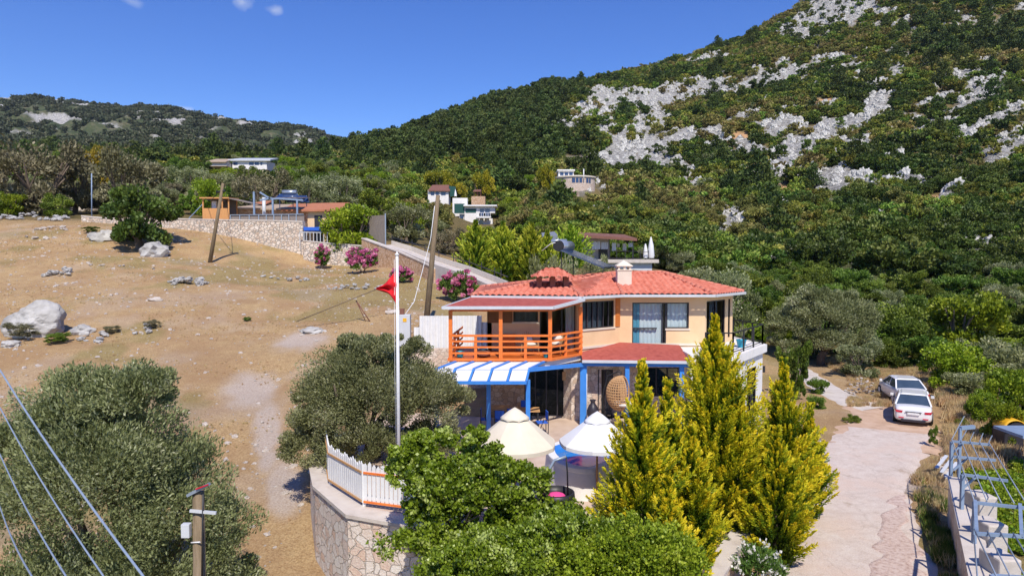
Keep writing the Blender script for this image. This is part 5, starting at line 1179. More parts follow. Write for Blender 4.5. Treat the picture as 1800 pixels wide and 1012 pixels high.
# chimney
cc = W(1096, 500, 32.3); cz = 5.9
cm = MB(); cm.box(cc.x-.33, cc.x+.33, cc.y-.3, cc.y+.3, cz-.3, 6.52); chim = cm.build('chimney', M['trim'], roof)
c2_ = MB(); c2_.box(cc.x-.36, cc.x+.36, cc.y-.33, cc.y+.33, 6.52, 6.57)
for (a, b_) in ((-.26, -.24), (.26, -.24), (-.26, .24), (.26, .24), (0, -.24)): c2_.box(cc.x+a-.05, cc.x+a+.05, cc.y+b_-.05, cc.y+b_+.05, 6.57, 6.71)
c2_.box(cc.x-.38, cc.x+.38, cc.y-.35, cc.y+.35, 6.71, 6.75)
c2_.add([(cc.x-.38, cc.y-.35, 6.753), (cc.x+.38, cc.y-.35, 6.753), (cc.x+.38, cc.y+.35, 6.753), (cc.x-.38, cc.y+.35, 6.753), (cc.x, cc.y, 7.01)], [(0, 1, 4), (1, 2, 4), (2, 3, 4), (3, 0, 4)]); c2_.build('chimney_cap', M['trim'], chim)
MB().box(cc.x-.42, cc.x+.42, cc.y-.42, cc.y+.40, cz-.35, cz-.06).build('flashing', M['redsheet'], chim)
# tiled vent hood
cu = W(971, 492, 31.8); hd = MB(); w2 = .98; hz = 6.24; A_ = [Vector((cu.x-w2, cu.y-.8, hz)), Vector((cu.x+w2, cu.y-.8, hz)), Vector((cu.x+w2, cu.y+.8, hz)), Vector((cu.x-w2, cu.y+.8, hz))]
T1, T2 = Vector((cu.x-.30, cu.y, hz+.40)), Vector((cu.x+.30, cu.y, hz+.40))
for P_, a, b_ in (([A_[0], A_[1], T2, T1], A_[0], A_[1]), ([A_[1], A_[2], T2], A_[1], A_[2]), ([A_[2], A_[3], T1, T2], A_[2], A_[3]), ([A_[3], A_[0], T1], A_[3], A_[0])): tiled(hd, P_, a, b_, amp=.045)
hood = hd.build('vent_hood', M['tile'], roof)
hp = MB()
for sx_ in (-.62, 0, .62): hp.box(cu.x+sx_-.12, cu.x+sx_+.12, cu.y-.35, cu.y+.35, 5.75, hz-.0)
hp.build('hood_pier', M['brownroof'], hood)
# balcony roof of red shingle over orange frame
fz = 5.16
aw = MB(); aw.slab([(-2.75, 27.45, fz), (1.62, 27.45, fz), (3.0, 29.0, 5.40), (-1.7, 29.8, 5.44)], .07); awo = aw.build('balcony_roof', M['redsheet'], ho)
g2 = MB(); g2.bar((-2.8, 27.38, fz-.03), (1.66, 27.38, fz-.03), .10, .12); g2.bar((1.66, 27.38, fz-.03), (3.06, 28.92, 5.36), .10, .12); g2.bar((-2.8, 27.38, fz-.03), (-1.8, 29.7, 5.38), .08, .10); g2.build('gutter', M['gutter'], awo)
g3 = MB(); g3.bar((-2.5, 27.8, fz-.15), (1.6, 27.8, fz-.15), .1, .12); g3.bar((1.6, 27.8, fz-.15), (2.95, 29.25, 5.24), .1, .12); g3.bar((-2.45, 27.8, fz-.15), (-1.2, 30.2, 5.24), .1, .12); g3.build('roof_beam', M['orange'], awo)
bal = MB(); bal.prism([(-2.62, 27.6), (1.62, 27.6), (3.02, 29.25), (2.9, 30.1), (-1.1, 30.1), (-1.3, 31.2), (-2.62, 31.2)], 2.95, 3.04); balo = bal.build('balcony', M['orange'], ho)
PB = [Vector((-2.5, 27.75, 0)), Vector((-.46, 27.75, 0)), Vector((1.55, 27.75, 0)), Vector((2.95, 29.33, 0))]
for p in PB: MB().box(p.x-.075, p.x+.075, p.y-.075, p.y+.075, 3.04, fz-.14).build('post', M['orange'], balo)
for a, b_, npst in ((PB[0], PB[1], 1), (PB[1], PB[2], 1), (PB[2], PB[3], 1), (PB[0], Vector((-2.3, 31, 0)), 2)):
    r_ = MB(); d_ = (b_-a).normalized(); n_ = Vector((d_.y, -d_.x, 0))
    for z_ in (3.26, 3.50, 3.74, 3.97): r_.bar(a+n_*.05+Vector((0, 0, z_))-d_*.08, b_+n_*.05+Vector((0, 0, z_))+d_*.08, .035, .075 if z_ < 3.9 else .09)
    for k in range(1, npst+1): p = a.lerp(b_, k/(npst+1)); r_.box(p.x-.055, p.x+.055, p.y-.055, p.y+.055, 3.04, 3.93)
    r_.build('railing', M['orange'], balo)
# lower storey
Lp = [(-1.1, 30.3), (2.3, 30.3), (2.6, 29.75), (3.9, 29.75), (4.3, 30.6), (7.5, 30.6)]
l1, _ = frame_of(Lp[0], Lp[1]); opL = [(sx(922, l1), sx(1000, l1), .05, 2.35)]
mb = MB(); wallseg(mb, Lp[0], (l1[0].x+opL[0][0], 30.3), 0, 2.72, .25, []); mb.build('stone_wall', M['stonewarm'], ho)
mb = MB(); wallseg(mb, (l1[0].x+opL[0][0], 30.3), Lp[1], 0, 2.72, .25, [(0, opL[0][1]-opL[0][0], .05, 2.35)])
wallseg(mb, Lp[1], Lp[2], 0, 2.72, .25, []); f3, L3 = frame_of(Lp[2], Lp[3]); s3 = (sx(1052, f3), sx(1079, f3), .05, 2.25)
wallseg(mb, Lp[2], Lp[3], 0, 2.72, .25, [s3]); f4, L4 = frame_of(Lp[3], Lp[4]); wallseg(mb, Lp[3], Lp[4], 0, 2.72, .25, [])
f5, L5 = frame_of(Lp[4], Lp[5]); s5 = (sx(1132, f5), sx(1196, f5), .9, 2.2); wallseg(mb, Lp[4], Lp[5], 0, 2.72, .25, [s5])
mb.build('stone_wall', M['stoneclad'], ho)
window(ho, l1, *opL[0], mull=[opL[0][0]+(opL[0][1]-opL[0][0])*k/4 for k in (1, 2, 3)], glass='darkglass', name='sliding_door', sill=False)
window(ho, f3, *s3, mull=[(s3[0]+s3[1])/2], glass='darkglass', name='sliding_door', sill=False)
window(ho, f5, *s5, mull=[s5[0]+.6, s5[0]+1.1], glass='darkglass')
Q = [(7.5, 28.55), (9.25, 28.35), (11.75, 31.9), (10.6, 38)]
mb = MB(); wallseg(mb, (7.5, 30.6), Q[0], -1.3, 2.72, .2, []); wallseg(mb, Q[0], Q[1], -1.3, 2.72, .2, []); f6, L6 = frame_of(Q[1], Q[2]); s6 = (sx(1316, f6), sx(1333, f6), .1, 2.2)
wallseg(mb, Q[1], Q[2], -1.3, 2.72, .2, [s6]); wallseg(mb, Q[2], Q[3], -1.3, 2.72, .2, []); mb.build('side_wall', M['whitewall'], ho)
window(ho, f6, *s6, mull=[(s6[0]+s6[1])/2], glass='darkglass', name='sliding_door', sill=False)
for fr, s_ in ((f6, sx(1305, f6)), (f6, sx(1344, f6))): MB().fbox(*fr, s_-.06, s_+.06, .004, .09, 1.75, 2.05).build('wall_lamp', M['black'], ho)
mb = MB(); mb.prism([(7.45, 28.4), (9.3, 28.15), (11.95, 31.9), (10.75, 38), (9.0, 38), (8.7, 31), (7.45, 30.9)], 2.73, 3.08); ter = mb.build('terrace_slab', M['whitewall'], ho)
tr = MB(); T_ = [Vector((9.0, 29.0, 0)), Vector((9.2, 28.35, 0)), Vector((11.75, 31.95, 0)), Vector((11.2, 34.5, 0))]
for a, b_ in ((T_[1], T_[2]), (T_[2], T_[3]), (Vector((8.1, 28.5, 0)), T_[1])):
    tr.bar(a+Vector((0, 0, 4.0)), b_+Vector((0, 0, 4.0)), .05); tr.bar(a+Vector((0, 0, 3.2)), b_+Vector((0, 0, 3.2)), .03)
    for k in range(4): p = a.lerp(b_, k/3); tr.bar((p.x, p.y, 3.085), (p.x, p.y, 4.02), .06)
tr.build('terrace_railing', M['black'], ho)
# porch roof of red shingle with gutter, blue beam and posts
po_ = MB(); po_.slab([(2.98, 28.7, 2.80), (7.5, 28.4, 2.80), (7.5, 30.55, 3.22), (4.9, 30.9, 3.3), (2.98, 29.5, 3.05)], .06); por = po_.build('porch_roof', M['redsheet'], ho)
g4 = MB(); g4.bar((2.95, 28.62, 2.78), (7.52, 28.32, 2.78), .10, .11); g4.build('gutter', M['gutter'], por)
g5 = MB(); g5.bar((3.05, 28.82, 2.63), (7.5, 28.52, 2.63), .10, .14); g5.build('blue_beam', M['blue'], por)
for (px, D) in ((1026, 28.9), (1103.5, 28.75), (1200, 28.7)):
    x_ = (px-900)/F*D; MB().box(x_-(.135 if px < 1030 else .09), x_+(.135 if px < 1030 else .09), D-.1, D+.1, 0.002, 2.56).build('blue_post', M['blue'], por)
MB().prism([(3.05, 28.9), (7.45, 28.6), (7.45, 30.4), (3.05, 29.7)], 2.60, 2.66).build('porch_ceiling', M['whitewall'], por)
dp = MB(); dp.tube([(3.18, 29.0, 2.7), (3.18, 29.0, .05)], .035, 8); dp.build('downpipe', M['white'], ho)
MB().box(2.2, 2.34, 29.6, 29.74, 1.8, 2.15).build('wall_lamp', M['wood'], ho)
# ---------------------------------------------------------------- pergola with white canopy panels
pg = empty('pergola', (-1, 27, 0), 'blue timber pergola with white fabric panels below the orange balcony', 'pergola')
def pzz(y): return 2.46+(y-25.6)*(.34/.8) if y < 26.4 else 2.80+(y-26.4)*(.12/1.4)
bm_ = MB()
xs0, xs1 = -3.05, .55
for i in range(6):
    x_ = xs0+(xs1-xs0)*i/5
    sh = .0
    bm_.bar((x_+.9, 27.9, pzz(27.8)+.02), (x_+.12, 26.4, pzz(26.4)+.02), .07, .09); bm_.bar((x_+.12, 26.4, pzz(26.4)+.02), (x_, 25.6, pzz(25.6)+.02), .07, .09)
bm_.bar((xs0, 25.6, 2.44), (xs1, 25.6, 2.44), .09, .12); bm_.bar((xs0+.1, 26.4, 2.74), (xs1+.1, 26.4, 2.74), .07, .09); bm_.bar((xs1+.12, 26.4, 2.80), (3.0, 28.75, 2.62), .10, .16)
bm_.bar((xs0+.7, 27.9, 2.86), (1.6, 27.9, 2.86), .07, .1)
bm_.build('rafter', M['blue'], pg)
for i in range(5):
    x0_ = xs0+(xs1-xs0)*i/5+.06; x1_ = xs0+(xs1-xs0)*(i+1)/5-.06
    c_ = MB()
    for (y0_, y1_, o0, o1) in ((25.66, 26.36, 0, .12), (26.44, 27.8, .12, .88)):
        c_.slab([(x0_+o0, y0_, pzz(y0_)+.005), (x1_+o0, y0_, pzz(y0_)+.005), (x1_+o1, y1_, pzz(y1_)+.005), (x0_+o1, y1_, pzz(y1_)+.005)], .02)
    c_.build('canopy_panel', M['whitecanvas'], pg)
for (x_, y_) in ((.62, 26.3), (-.95, 27.6), (-2.9, 26.0)): MB().box(x_-.085, x_+.085, y_-.085, y_+.085, .002, 2.42 if y_ < 27 else 2.8).build('post', M['blue'], pg)
# ---------------------------------------------------------------- solar water heaters
def heater(name, label, c, yawp, sc_=1.0, tank=True, mat='solar'):
    e = empty(name, c, label, 'solar heater', None, rz=yawp); s = sc_
    f = MB(); L0 = Vector((-.9*s, 0, 1.55*s)); L1 = Vector((1.15*s, 0, .75*s))
    for y_ in (-.9*s, .9*s):
        f.bar((-.8*s, y_, -.6*s), (-.8*s, y_, 1.5*s), .04); f.bar((1.1*s, y_, -.4), (1.1*s, y_, .75*s), .04); f.bar((-.8*s, y_, .1), (1.1*s, y_, .1), .04); f.bar((-.8*s, y_, .1), (1.1*s, y_, .75*s), .03)
    f.build('stand', M['black'], e, world=False)
    p = MB(); p.bar(L0, L1, 1.9*s, .08, up=(0, 0, 1)); p.build('panel', M[mat], e, world=False)
    if tank:
        t_ = MB(); t_.tube([(-.95*s, -.85*s, 1.72*s), (-.95*s, .85*s, 1.72*s)], .24*s, 14); t_.build('tank', M['tank'], e, world=False)
        e2 = MB(); e2.tube([(-.95*s, -.95*s, 1.72*s), (-.95*s, -.851*s, 1.72*s)], .25*s, 14); e2.build('tank_end', M['black'], e, world=False)
        MB().tube([(-.95*s, -.9*s, 1.9*s), (-1.3*s, -1.0*s, 1.8*s), (-1.7*s, -1.0*s, 1.5*s)], .02, 5).build('pipe', M['white'], e, world=False)
    return e
hh = W(1020, 470, 35.5); heater('solar_heater', 'solar water heater with a grey tank on a black stand behind the tiled roof', (hh.x+.25, 35.8, 5.75), R(-22), 1.15)
# ---------------------------------------------------------------- parasols and pool
def parasol(px, pyt, D, zr, r0, label, mat, sd_):
    tp = W(px, pyt, D); e = empty('parasol', (tp.x, D, 0), label, 'parasol'); n = 8; zt = tp.z
    def ringpts(f, sag):
        P_ = []
        for k in range(n*4):
            th = 2*math.pi*k/(n*4)+.2+sd_; seg = (k % 4)/4; pinch = 1-.055*math.sin(seg*math.pi)*f
            P_.append(Vector((r0*f*pinch*math.cos(th), r0*f*pinch*math.sin(th), zt-.04-(zt-.04-zr)*f-sag*math.sin(seg*math.pi)*.5)))
        return P_
    rings = [ringpts(f, .05*f) for f in (.10, .3, .5, .7, .88, 1.0)]; P_ = [p for r_ in rings for p in r_]; N_ = n*4
    q_ = [(i*N_+k, i*N_+(k+1) % N_, (i+1)*N_+(k+1) % N_, (i+1)*N_+k) for i in range(5) for k in range(N_)]
    b0 = len(P_); P_ += [p-Vector((0, 0, .10)) for p in rings[-1]]; q_ += [(5*N_+k, 5*N_+(k+1) % N_, b0+(k+1) % N_, b0+k) for k in range(N_)]
    o = MB().add(P_, q_, False).build('canopy', M[mat], e, world=False); s_ = o.modifiers.new('s', 'SOLIDIFY'); s_.thickness = .008
    cap = [Vector((0, 0, zt))]
    for f, dz in ((.15, .10), (.30, .23), (.35, .31)):
        for k in range(N_):
            th = 2*math.pi*k/N_+.2+sd_; seg = (k % 4)/4; cap.append(Vector((r0*f*math.cos(th), r0*f*math.sin(th), zt-dz*1.1+(.05*math.sin(seg*math.pi) if f > .33 else 0))))
    fs = [(0, 1+k, 1+(k+1) % N_) for k in range(N_)]+[(1+i*N_+k, 1+(i+1)*N_+k, 1+(i+1)*N_+(k+1) % N_, 1+i*N_+(k+1) % N_) for i in range(2) for k in range(N_)]
    o = MB().add(cap, fs, True).build('vent_cap', M[mat], e, world=False); s_ = o.modifiers.new('s', 'SOLIDIFY'); s_.thickness = .008
    MB().tube([(0, 0, .02), (0, 0, zt-.02)], .03, 10).build('pole', M['wood'], e, world=False)
    rb = MB()
    for k in range(n): th = 2*math.pi*k/n+.2+sd_; rb.bar((.05*math.cos(th), .05*math.sin(th), zt-.25), (r0*.97*math.cos(th), r0*.97*math.sin(th), zr-.01), .02)
    rb.build('rib', M['wood'], e, world=False)
    MB().lathe((0, 0, .004), [(.28, 0), (.28, .06), (.05, .09), (.04, .3)], 16).build('base', M['concrete'], e, world=False)
parasol(905, 715, 18.9, 2.0, 1.17, 'cream parasol on the patio in front of the blue pergola post', 'canvas', .1)
parasol(1050, 722, 19.9, 1.76, 1.12, 'white parasol leaning over the blue pool, left of the golden conifers', 'whitecanvas', .35)
pool = empty('raised_pool', (3, 22, 0), 'raised curved pool with blue water and a white rim under the white parasol', 'pool')
PL = smooth_pts([(a_, b_+.1) for a_, b_ in [(1.35, 22.2), (1.4, 21.2), (1.75, 20.3), (2.3, 20.0), (2.9, 20.6), (3.4, 21.4), (4.1, 22.0), (4.7, 22.8), (4.3, 23.5), (3.2, 23.2), (2.1, 22.9), (1.35, 22.2)]], 5)[:-1]
ctr = Vector((sum(p[0] for p in PL)/len(PL), sum(p[1] for p in PL)/len(PL), 0)); n = len(PL)
def off(k, f): 
    a = Vector((*PL[k-1], 0)); b_ = Vector((*PL[(k+1) % n], 0)); d_ = (b_-a).normalized(); nn = Vector((d_.y, -d_.x, 0)); p = Vector((*PL[k], 0))
    if (ctr-p).dot(nn) > 0: nn = -nn
    return p+nn*f
prof = [(.30, 0.003), (.26, .45), (.22, .80), (.24, .82), (.24, .93), (.22, .95), (-.02, .95), (-.03, .93), (-.03, .2)]
P_ = []; fs = []
for j, (f, z_) in enumerate(prof):
    for k in range(n): p = off(k, f); P_.append((p.x, p.y, z_))
for j in range(len(prof)-1):
    for k in range(n): fs.append((j*n+k, j*n+(k+1) % n, (j+1)*n+(k+1) % n, (j+1)*n+k))
MB().add(P_[:3*n], fs[:2*n], True).build('pool_wall', M['whitewall'], pool)
MB().add(P_[2*n:7*n], [tuple(i-2*n for i in f) for f in fs[2*n:6*n]], False).build('rim', M['white'], pool)
MB().add(P_[6*n:], [tuple(i-6*n for i in f) for f in fs[6*n:]], True).build('liner', M['blue'], pool)
w_ = [off(k, -.02) for k in range(n)]; MB().add([(p.x, p.y, .80) for p in w_], [tuple(range(n))]).build('water', M['pool'], pool)
# ---------------------------------------------------------------- furniture
sw = W(975, 845, 17.3)
e = empty('swing_chair', (sw.x, 17.4, 0), 'dark swing chair with curved stand and pink and blue cushions behind the green bush', 'swing chair')
x0, y0 = sw.x, 17.4
arc = [(x0-.30, y0-.2, .1), (x0-.34, y0-.15, .9), (x0-.25, y0, 1.5), (x0+.0, y0, 1.95), (x0+.30, y0, 2.05)]
MB().tube(arc, .04, 8).build('stand', M['steel'], e)
MB().tube([(x0+.30, y0, 2.05), (x0+.34, y0+.1, 1.6), (x0+.36, y0+.1, .9)], .02, 6).build('hanger', M['black'], e)
MB().tube([(x0-1.1, y0-.3, .95), (x0-.3, y0-.2, .85), (x0-.25, y0-.2, .75)], .035, 6).build('arm', M['black'], e)
bk = MB(); bk.lathe((x0+.05, y0+.1, .55), [(.15, 0), (.42, .12), (.5, .35), (.48, .55), (.44, .57), (.45, .35), (.38, .16), (.12, .04)], 18); bk.build('basket', M['black'], e)
MB().ball((x0+.05, y0-.0, 1.02), .24, 10, .35).build('cushion', M['pink'], e); MB().ball((x0-.02, y0-.1, .92), .34, 10, .3).build('cushion', M['bluecurtain'], e)
# egg chair
eg = W(1092, 692, 28.0); e = empty('egg_chair', (eg.x, 28.2, .0), 'rattan egg chair hanging from a black curved stand under the porch', 'hanging chair')
x0, y0, z0_ = eg.x, 28.1, eg.z
sh = MB(); P_ = []; nr_, nc_ = 20, 22
for i in range(nr_+1):
    th = math.pi*(i/nr_)
    for j in range(nc_+1):
        ph = math.pi*.28+math.pi*1.3*j/nc_
        P_.append((x0-.10+.60*math.sin(th)*math.cos(ph)*-1*.95 if False else x0+.60*math.sin(th)*math.cos(ph), y0+.42*math.sin(th)*math.sin(ph), z0_-.72*math.cos(th)))
eb = MB()
for i in range(1, nr_):
    pts = [P_[i*(nc_+1)+j] for j in range(nc_+1)]; eb.tube(pts, .024, 4, False)
for j in range(0, nc_+1, 1):
    pts = [P_[i*(nc_+1)+j] for i in range(nr_+1)]; eb.tube(pts, .022 if 0 < j < nc_ else .04, 4, False)
ego = eb.build('shell', M['wicker'], e)
MB().ball((x0+.1, y0, z0_-.42), .42, 12, .32).build('cushion', M['cushion'], e)
MB().tube([(x0-.5, y0+.3, .04), (x0-.75, y0+.35, 1.2), (x0-.5, y0+.3, 2.2), (x0-.1, y0+.1, 2.42), (x0, y0, 2.4)], .03, 8).build('stand', M['black'], e)
MB().tube([(x0, y0, 2.4), (x0, y0, z0_+.7)], .012, 5).build('hanger', M['black'], e)
MB().lathe((x0-.1, y0+.2, .004), [(.55, 0), (.55, .035), (.02, .04)], 18).build('base', M['black'], e)
# vase on stone pedestal
vs = W(1042, 725, 28.3); e = empty('tall_vase', (vs.x, 28.3, 0), 'tall dark amphora standing beside the thick blue post', 'vase')
MB().lathe((vs.x, 28.3, .35), [(.10, 0), (.17, .06), (.24, .25), (.25, .42), (.18, .62), (.10, .72), (.09, .80), (.14, .86), (.13, .87), (.08, .80)], 18).build('body', M['dark'], e)
MB().lathe((vs.x, 28.3, .003), [(.16, 0), (.16, .33), (.18, .345), (.01, .347)], 12).build('pedestal', M['stoneclad'], e)
def table(px, D, w_, label):
    x_ = (px-900)/F*D; e = empty('dining_table', (x_, D, 0), label, 'table'); t_ = MB()
    for k in range(5): t_.box(-w_/2, w_/2, -.4+k*.165, -.4+k*.165+.15, .72, .76)
    t_.build('tabletop', M['wood'], e, world=False)
    for a in (-1, 1):
        for b2 in (-1, 1): MB().box(a*(w_/2-.08)-.035, a*(w_/2-.08)+.035, b2*.32-.035, b2*.32+.035, 0.002, .72).build('leg', M['black'], e, world=False)
table(876, 29.0, .95, 'slatted wooden dining table left of the slim blue post, against the warm stone wall'); table(928, 28.6, 1.0, 'slatted wooden dining table in front of the patio glass doors')
def chair(x_, y_, rz, label, seatm, fm, group, name='folding_chair', cat='chair', z_=0.0, back=.9):
    e = empty(name, (x_, y_, z_), label, cat, group, rz=rz)
    s_ = MB().box(-.22, .22, -.22, .22, .44, .47).build('seat', M[seatm], e, world=False)
    b2 = MB(); b2.fbox((0, .2, 0), (1, 0, 0), (0, 1, 0), -.22, .22, 0, .03, .56, back); b2.build('backrest', M[seatm], e, world=False)
    for (a, c_) in ((-.21, -.2), (.21, -.2)): MB().bar((a, c_, 0.002), (a*.95, c_+.25, .62), .03).build('leg', M[fm], e, world=False)
    for (a, c_) in ((-.21, .24), (.21, .24)): MB().bar((a, c_-.02, 0.002), (a, c_-.02, back), .03).build('leg', M[fm], e, world=False)
    return e
GC_ = 'blue chairs at the patio tables'
for (px, D, rz, lab) in ((854, 28.1, R(90), 'blue chair at the left end of the slatted tables'), (900, 28.3, R(180), 'blue chair between the two slatted tables, its back to the pool'), (925, 29.5, 0, 'blue chair behind the right table, half hidden by the slim blue post'), (953, 27.6, R(-80), 'blue chair at the right of the tables nearest to the glass doors'), (880, 27.9, R(170), 'blue chair in front of the left table, behind the cream parasol')):
    chair((px-900)/F*D, D, rz, lab, 'bluecloth', 'black', GC_)
def wicker(px, D, rz, lab):
    e = empty('wicker_chair', ((px-900)/F*D, D, 3.05), lab, 'armchair', 'wicker armchairs on the balcony', rz=rz)
    MB().box(-.26, .26, -.25, .22, .38, .43).build('seat', M['wicker'], e, world=False)
    b2 = MB()
    for k in range(7): x_ = -.25+k*.083; b2.bar((x_, .22, .42), (x_*1.1, .36, .98-.04*abs(k-3)), .03)
    for z_ in (.55, .7, .85): b2.bar((-.26, .22+(z_-.42)*.25, z_), (.26, .22+(z_-.42)*.25, z_), .03)
    b2.build('backrest', M['wicker'], e, world=False)
    for a in (-1, 1):
        MB().tube([(a*.27, .25, .62), (a*.30, 0, .66), (a*.28, -.24, .60)], .02, 6).build('armrest', M['wicker'], e, world=False)
        for c_ in (-.22, .22): MB().tube([(a*.30, c_*1.15, 0), (a*.25, c_, .62)], .02, 6).build('leg', M['wicker'], e, world=False)
    MB().ball((0, -.02, .48), .25, 10, .3).build('cushion', M['cushion'], e, world=False); MB().ball((0, .2, .66), .2, 10, .8).build('cushion', M['cushion'], e, world=False)
wicker(932, 28.5, R(25), 'wicker armchair with pale cushion in the middle of the balcony'); wicker(978, 28.75, R(-25), 'wicker armchair at the right corner of the balcony')
def pot(px, D, z_, r0, h0, lab, plantk=None, mt='teal'):
    e = empty('plant_pot', ((px-900)/F*D, D, z_), lab, 'pot')
    MB().lathe((0, 0, 0.002), [(r0*.7, 0), (r0, h0*.9), (r0*1.08, h0*.92), (r0*1.08, h0), (r0*.9, h0), (r0*.85, h0*.85), (.001, h0*.84)], 16).build('pot', M[mt], e, world=False)
    if plantk:
        r = np.random.default_rng(int(px)); nn = 46; a = r.random(nn)*6.28; el = .4+1.1*r.random(nn); D_ = np.stack([np.cos(a)*np.cos(el), np.sin(a)*np.cos(el), np.sin(el)], 1)
        V, q2 = leaf_quads(np.array([0, 0, h0+.15])+D_*.27, D_, .62, .04, r); mesh_obj('leaves', np_mesh('leaves', V, q2, M['olive'], np.repeat(r.random(nn), 4)), e)
pot(1305, 30.8, 3.09, .22, .34, 'turquoise pot with a spiky plant on the terrace behind the black railing', True)
pot(808, 28.0, 3.05, .17, .24, 'turquoise pot at the left corner of the balcony'); pot(960, 28.0, 3.05, .13, .22, 'small blue pot beside the right post of the balcony')
e = empty('striped_pouf', ((849-900)/F*28.15, 28.15, 3.045), 'dark round pouf behind the balcony railing', 'pouf')
MB().lathe((0, 0, 0), [(.10, 0), (.28, .05), (.34, .15), (.28, .25), (.10, .30), (.001, .30)], 16).build('body', M['brownroof'], e, world=False); MB().lathe((0, 0, .31), [(.2, 0), (.22, .05), (.1, .09), (.001, .09)], 14).build('cushion', M['bluecurtain'], e, world=False)
# ---------------------------------------------------------------- cars
def car(px, pyb, D, rz, label, sc_=1.0, plate=True):
    x_ = (px-900)/F*D; e = empty('parked_car', (x_, D, ZR+.045), label, 'car', 'white cars parked beside the track', rz=rz)
    # profile along y (rear at y=-2.25, front +2.25): (y, halfwidth low, hw belt, z bottom, z belt)
    st = [(-2.27, .70, .72, .38, .78), (-2.22, .80, .78, .24, .93), (-2.0, .86, .84, .20, .99), (-1.5, .89, .86, .19, 1.01), (-.6, .90, .875, .18, .99), (.4, .90, .875, .18, .97), (1.2, .89, .86, .18, .93), (1.8, .86, .82, .20, .84), (2.15, .78, .72, .24, .70), (2.27, .62, .58, .36, .58)]
    P_ = []; n = 10
    for (y_, wl, wb, zb_, zt_) in st:
        sec = [(0, zb_), (wl*.9, zb_), (wl, zb_+.10), (wl*1.005, (zb_+zt_)*.5), (wb*1.0, zt_-.08), (wb*.93, zt_), (0, zt_+.025)]
        full = sec+[(-a, b2) for a, b2 in sec[-2:0:-1]]; n = len(full)
        P_ += [(a, y_, b2) for a, b2 in full]
    fs = [(i*n+k, i*n+(k+1) % n, (i+1)*n+(k+1) % n, (i+1)*n+k) for i in range(len(st)-1) for k in range(n)]+[tuple(range(n))[::-1], tuple((len(st)-1)*n+k for k in range(n))]
    o = MB().add(P_, fs, True).build('body', M['carpaint'], e, world=False); sb = o.modifiers.new('b', 'SUBSURF'); sb.levels = 1; sb.render_levels = 1
    # greenhouse: glass body and painted roof
    gh = [(-1.62, .80, 1.0), (-.95, .62, 1.42), (.25, .61, 1.45), (1.15, .78, .95)]
    P_ = []
    for (y_, w2_, z2_) in gh: P_ += [(-w2_, y_, z2_), (w2_, y_, z2_)]
    base = [(-.80, -1.62, .97), (.80, -1.62, .97), (.80, 1.15, .93), (-.80, 1.15, .93)]
    Pg = [(-.80, -1.60, .98), (.80, -1.60, .98), (.62, -.92, 1.41), (-.62, -.92, 1.41), (.62, .28, 1.43), (-.62, .28, 1.43), (.80, 1.2, .94), (-.80, 1.2, .94)]
    MB().add(Pg[:4], [(0, 1, 2, 3)]).build('rear_window', M['carglass'], e, world=False)
    MB().add([Pg[5], Pg[4], Pg[6], Pg[7]], [(0, 1, 2, 3)]).build('windscreen', M['carglass'], e, world=False)
    for s in (1, -1): 
        o_ = [(s*a[0]*s if False else (s*abs(a[0])), a[1], a[2]) for a in (Pg[1], Pg[6], Pg[4], Pg[2])]
        MB().add(o_, [(0, 1, 2, 3) if s > 0 else (3, 2, 1, 0)]).build('side_window', M['carglass'], e, world=False)
    rfm = MB(); rfm.add([(-.63, -.98, 1.40), (.63, -.98, 1.40), (.63, .32, 1.42), (-.63, .32, 1.42), (-.5, -.9, 1.47), (.5, -.9, 1.47), (.5, .25, 1.49), (-.5, .25, 1.49)], [(0, 1, 5, 4), (1, 2, 6, 5), (2, 3, 7, 6), (3, 0, 4, 7), (4, 5, 6, 7), (3, 2, 1, 0)])
    for s in (1, -1):
        rfm.bar((s*.815, -1.66, .97), (s*.63, -.92, 1.43), .085, .05); rfm.bar((s*.63, .28, 1.43), (s*.80, 1.2, .95), .06, .05); rfm.bar((s*.64, -.92, 1.42), (s*.64, .3, 1.44), .06, .05); rfm.bar((s*.815, -.25, .97), (s*.65, -.25, 1.42), .06, .03)
    rfm.build('roof', M['carpaint'], e, world=False, bevel=.02)
    for s in (1, -1):
        MB().add([(s*.80, -2.255, .80), (s*.48, -2.30, .78), (s*.52, -2.275, .66), (s*.78, -2.255, .68), (s*.84, -2.0, .84), (s*.85, -2.02, .72)], [(0, 1, 2, 3), (0, 3, 5, 4)]).build('taillight', M['taillight'], e, world=False)
        MB().box(s*.55-.12, s*.55+.12, -2.305, -2.26, .40, .44).build('reflector', M['taillight'], e, world=False)
        MB().add([(s*.9, .82, .98), (s*1.06, .80, .98), (s*1.06, .80, 1.12), (s*.9, .84, 1.12), (s*.9, .92, .98), (s*1.05, .90, .98), (s*1.05, .90, 1.12), (s*.9, .94, 1.12)], [(0, 1, 2, 3), (7, 6, 5, 4), (0, 4, 5, 1), (1, 5, 6, 2), (2, 6, 7, 3), (3, 7, 4, 0)]).build('mirror', M['carpaint'], e, world=False)
        MB().add([(s*.7, 2.14, .66), (s*.42, 2.26, .60), (s*.44, 2.24, .48), (s*.74, 2.13, .52)], [(0, 1, 2, 3)]).build('headlight', M['gutter'], e, world=False)
    MB().box(-.27, .27, -2.335, -2.29, .60, .71).build('number_plate', M['white'], e, world=False)
    MB().box(-.36, .36, -2.335, -2.285, .725, .755).build('trunk_trim', M['dark'], e, world=False)
    MB().box(-.55, .55, -2.30, -2.2, .22, .33).build('bumper_insert', M['dark'], e, world=False)
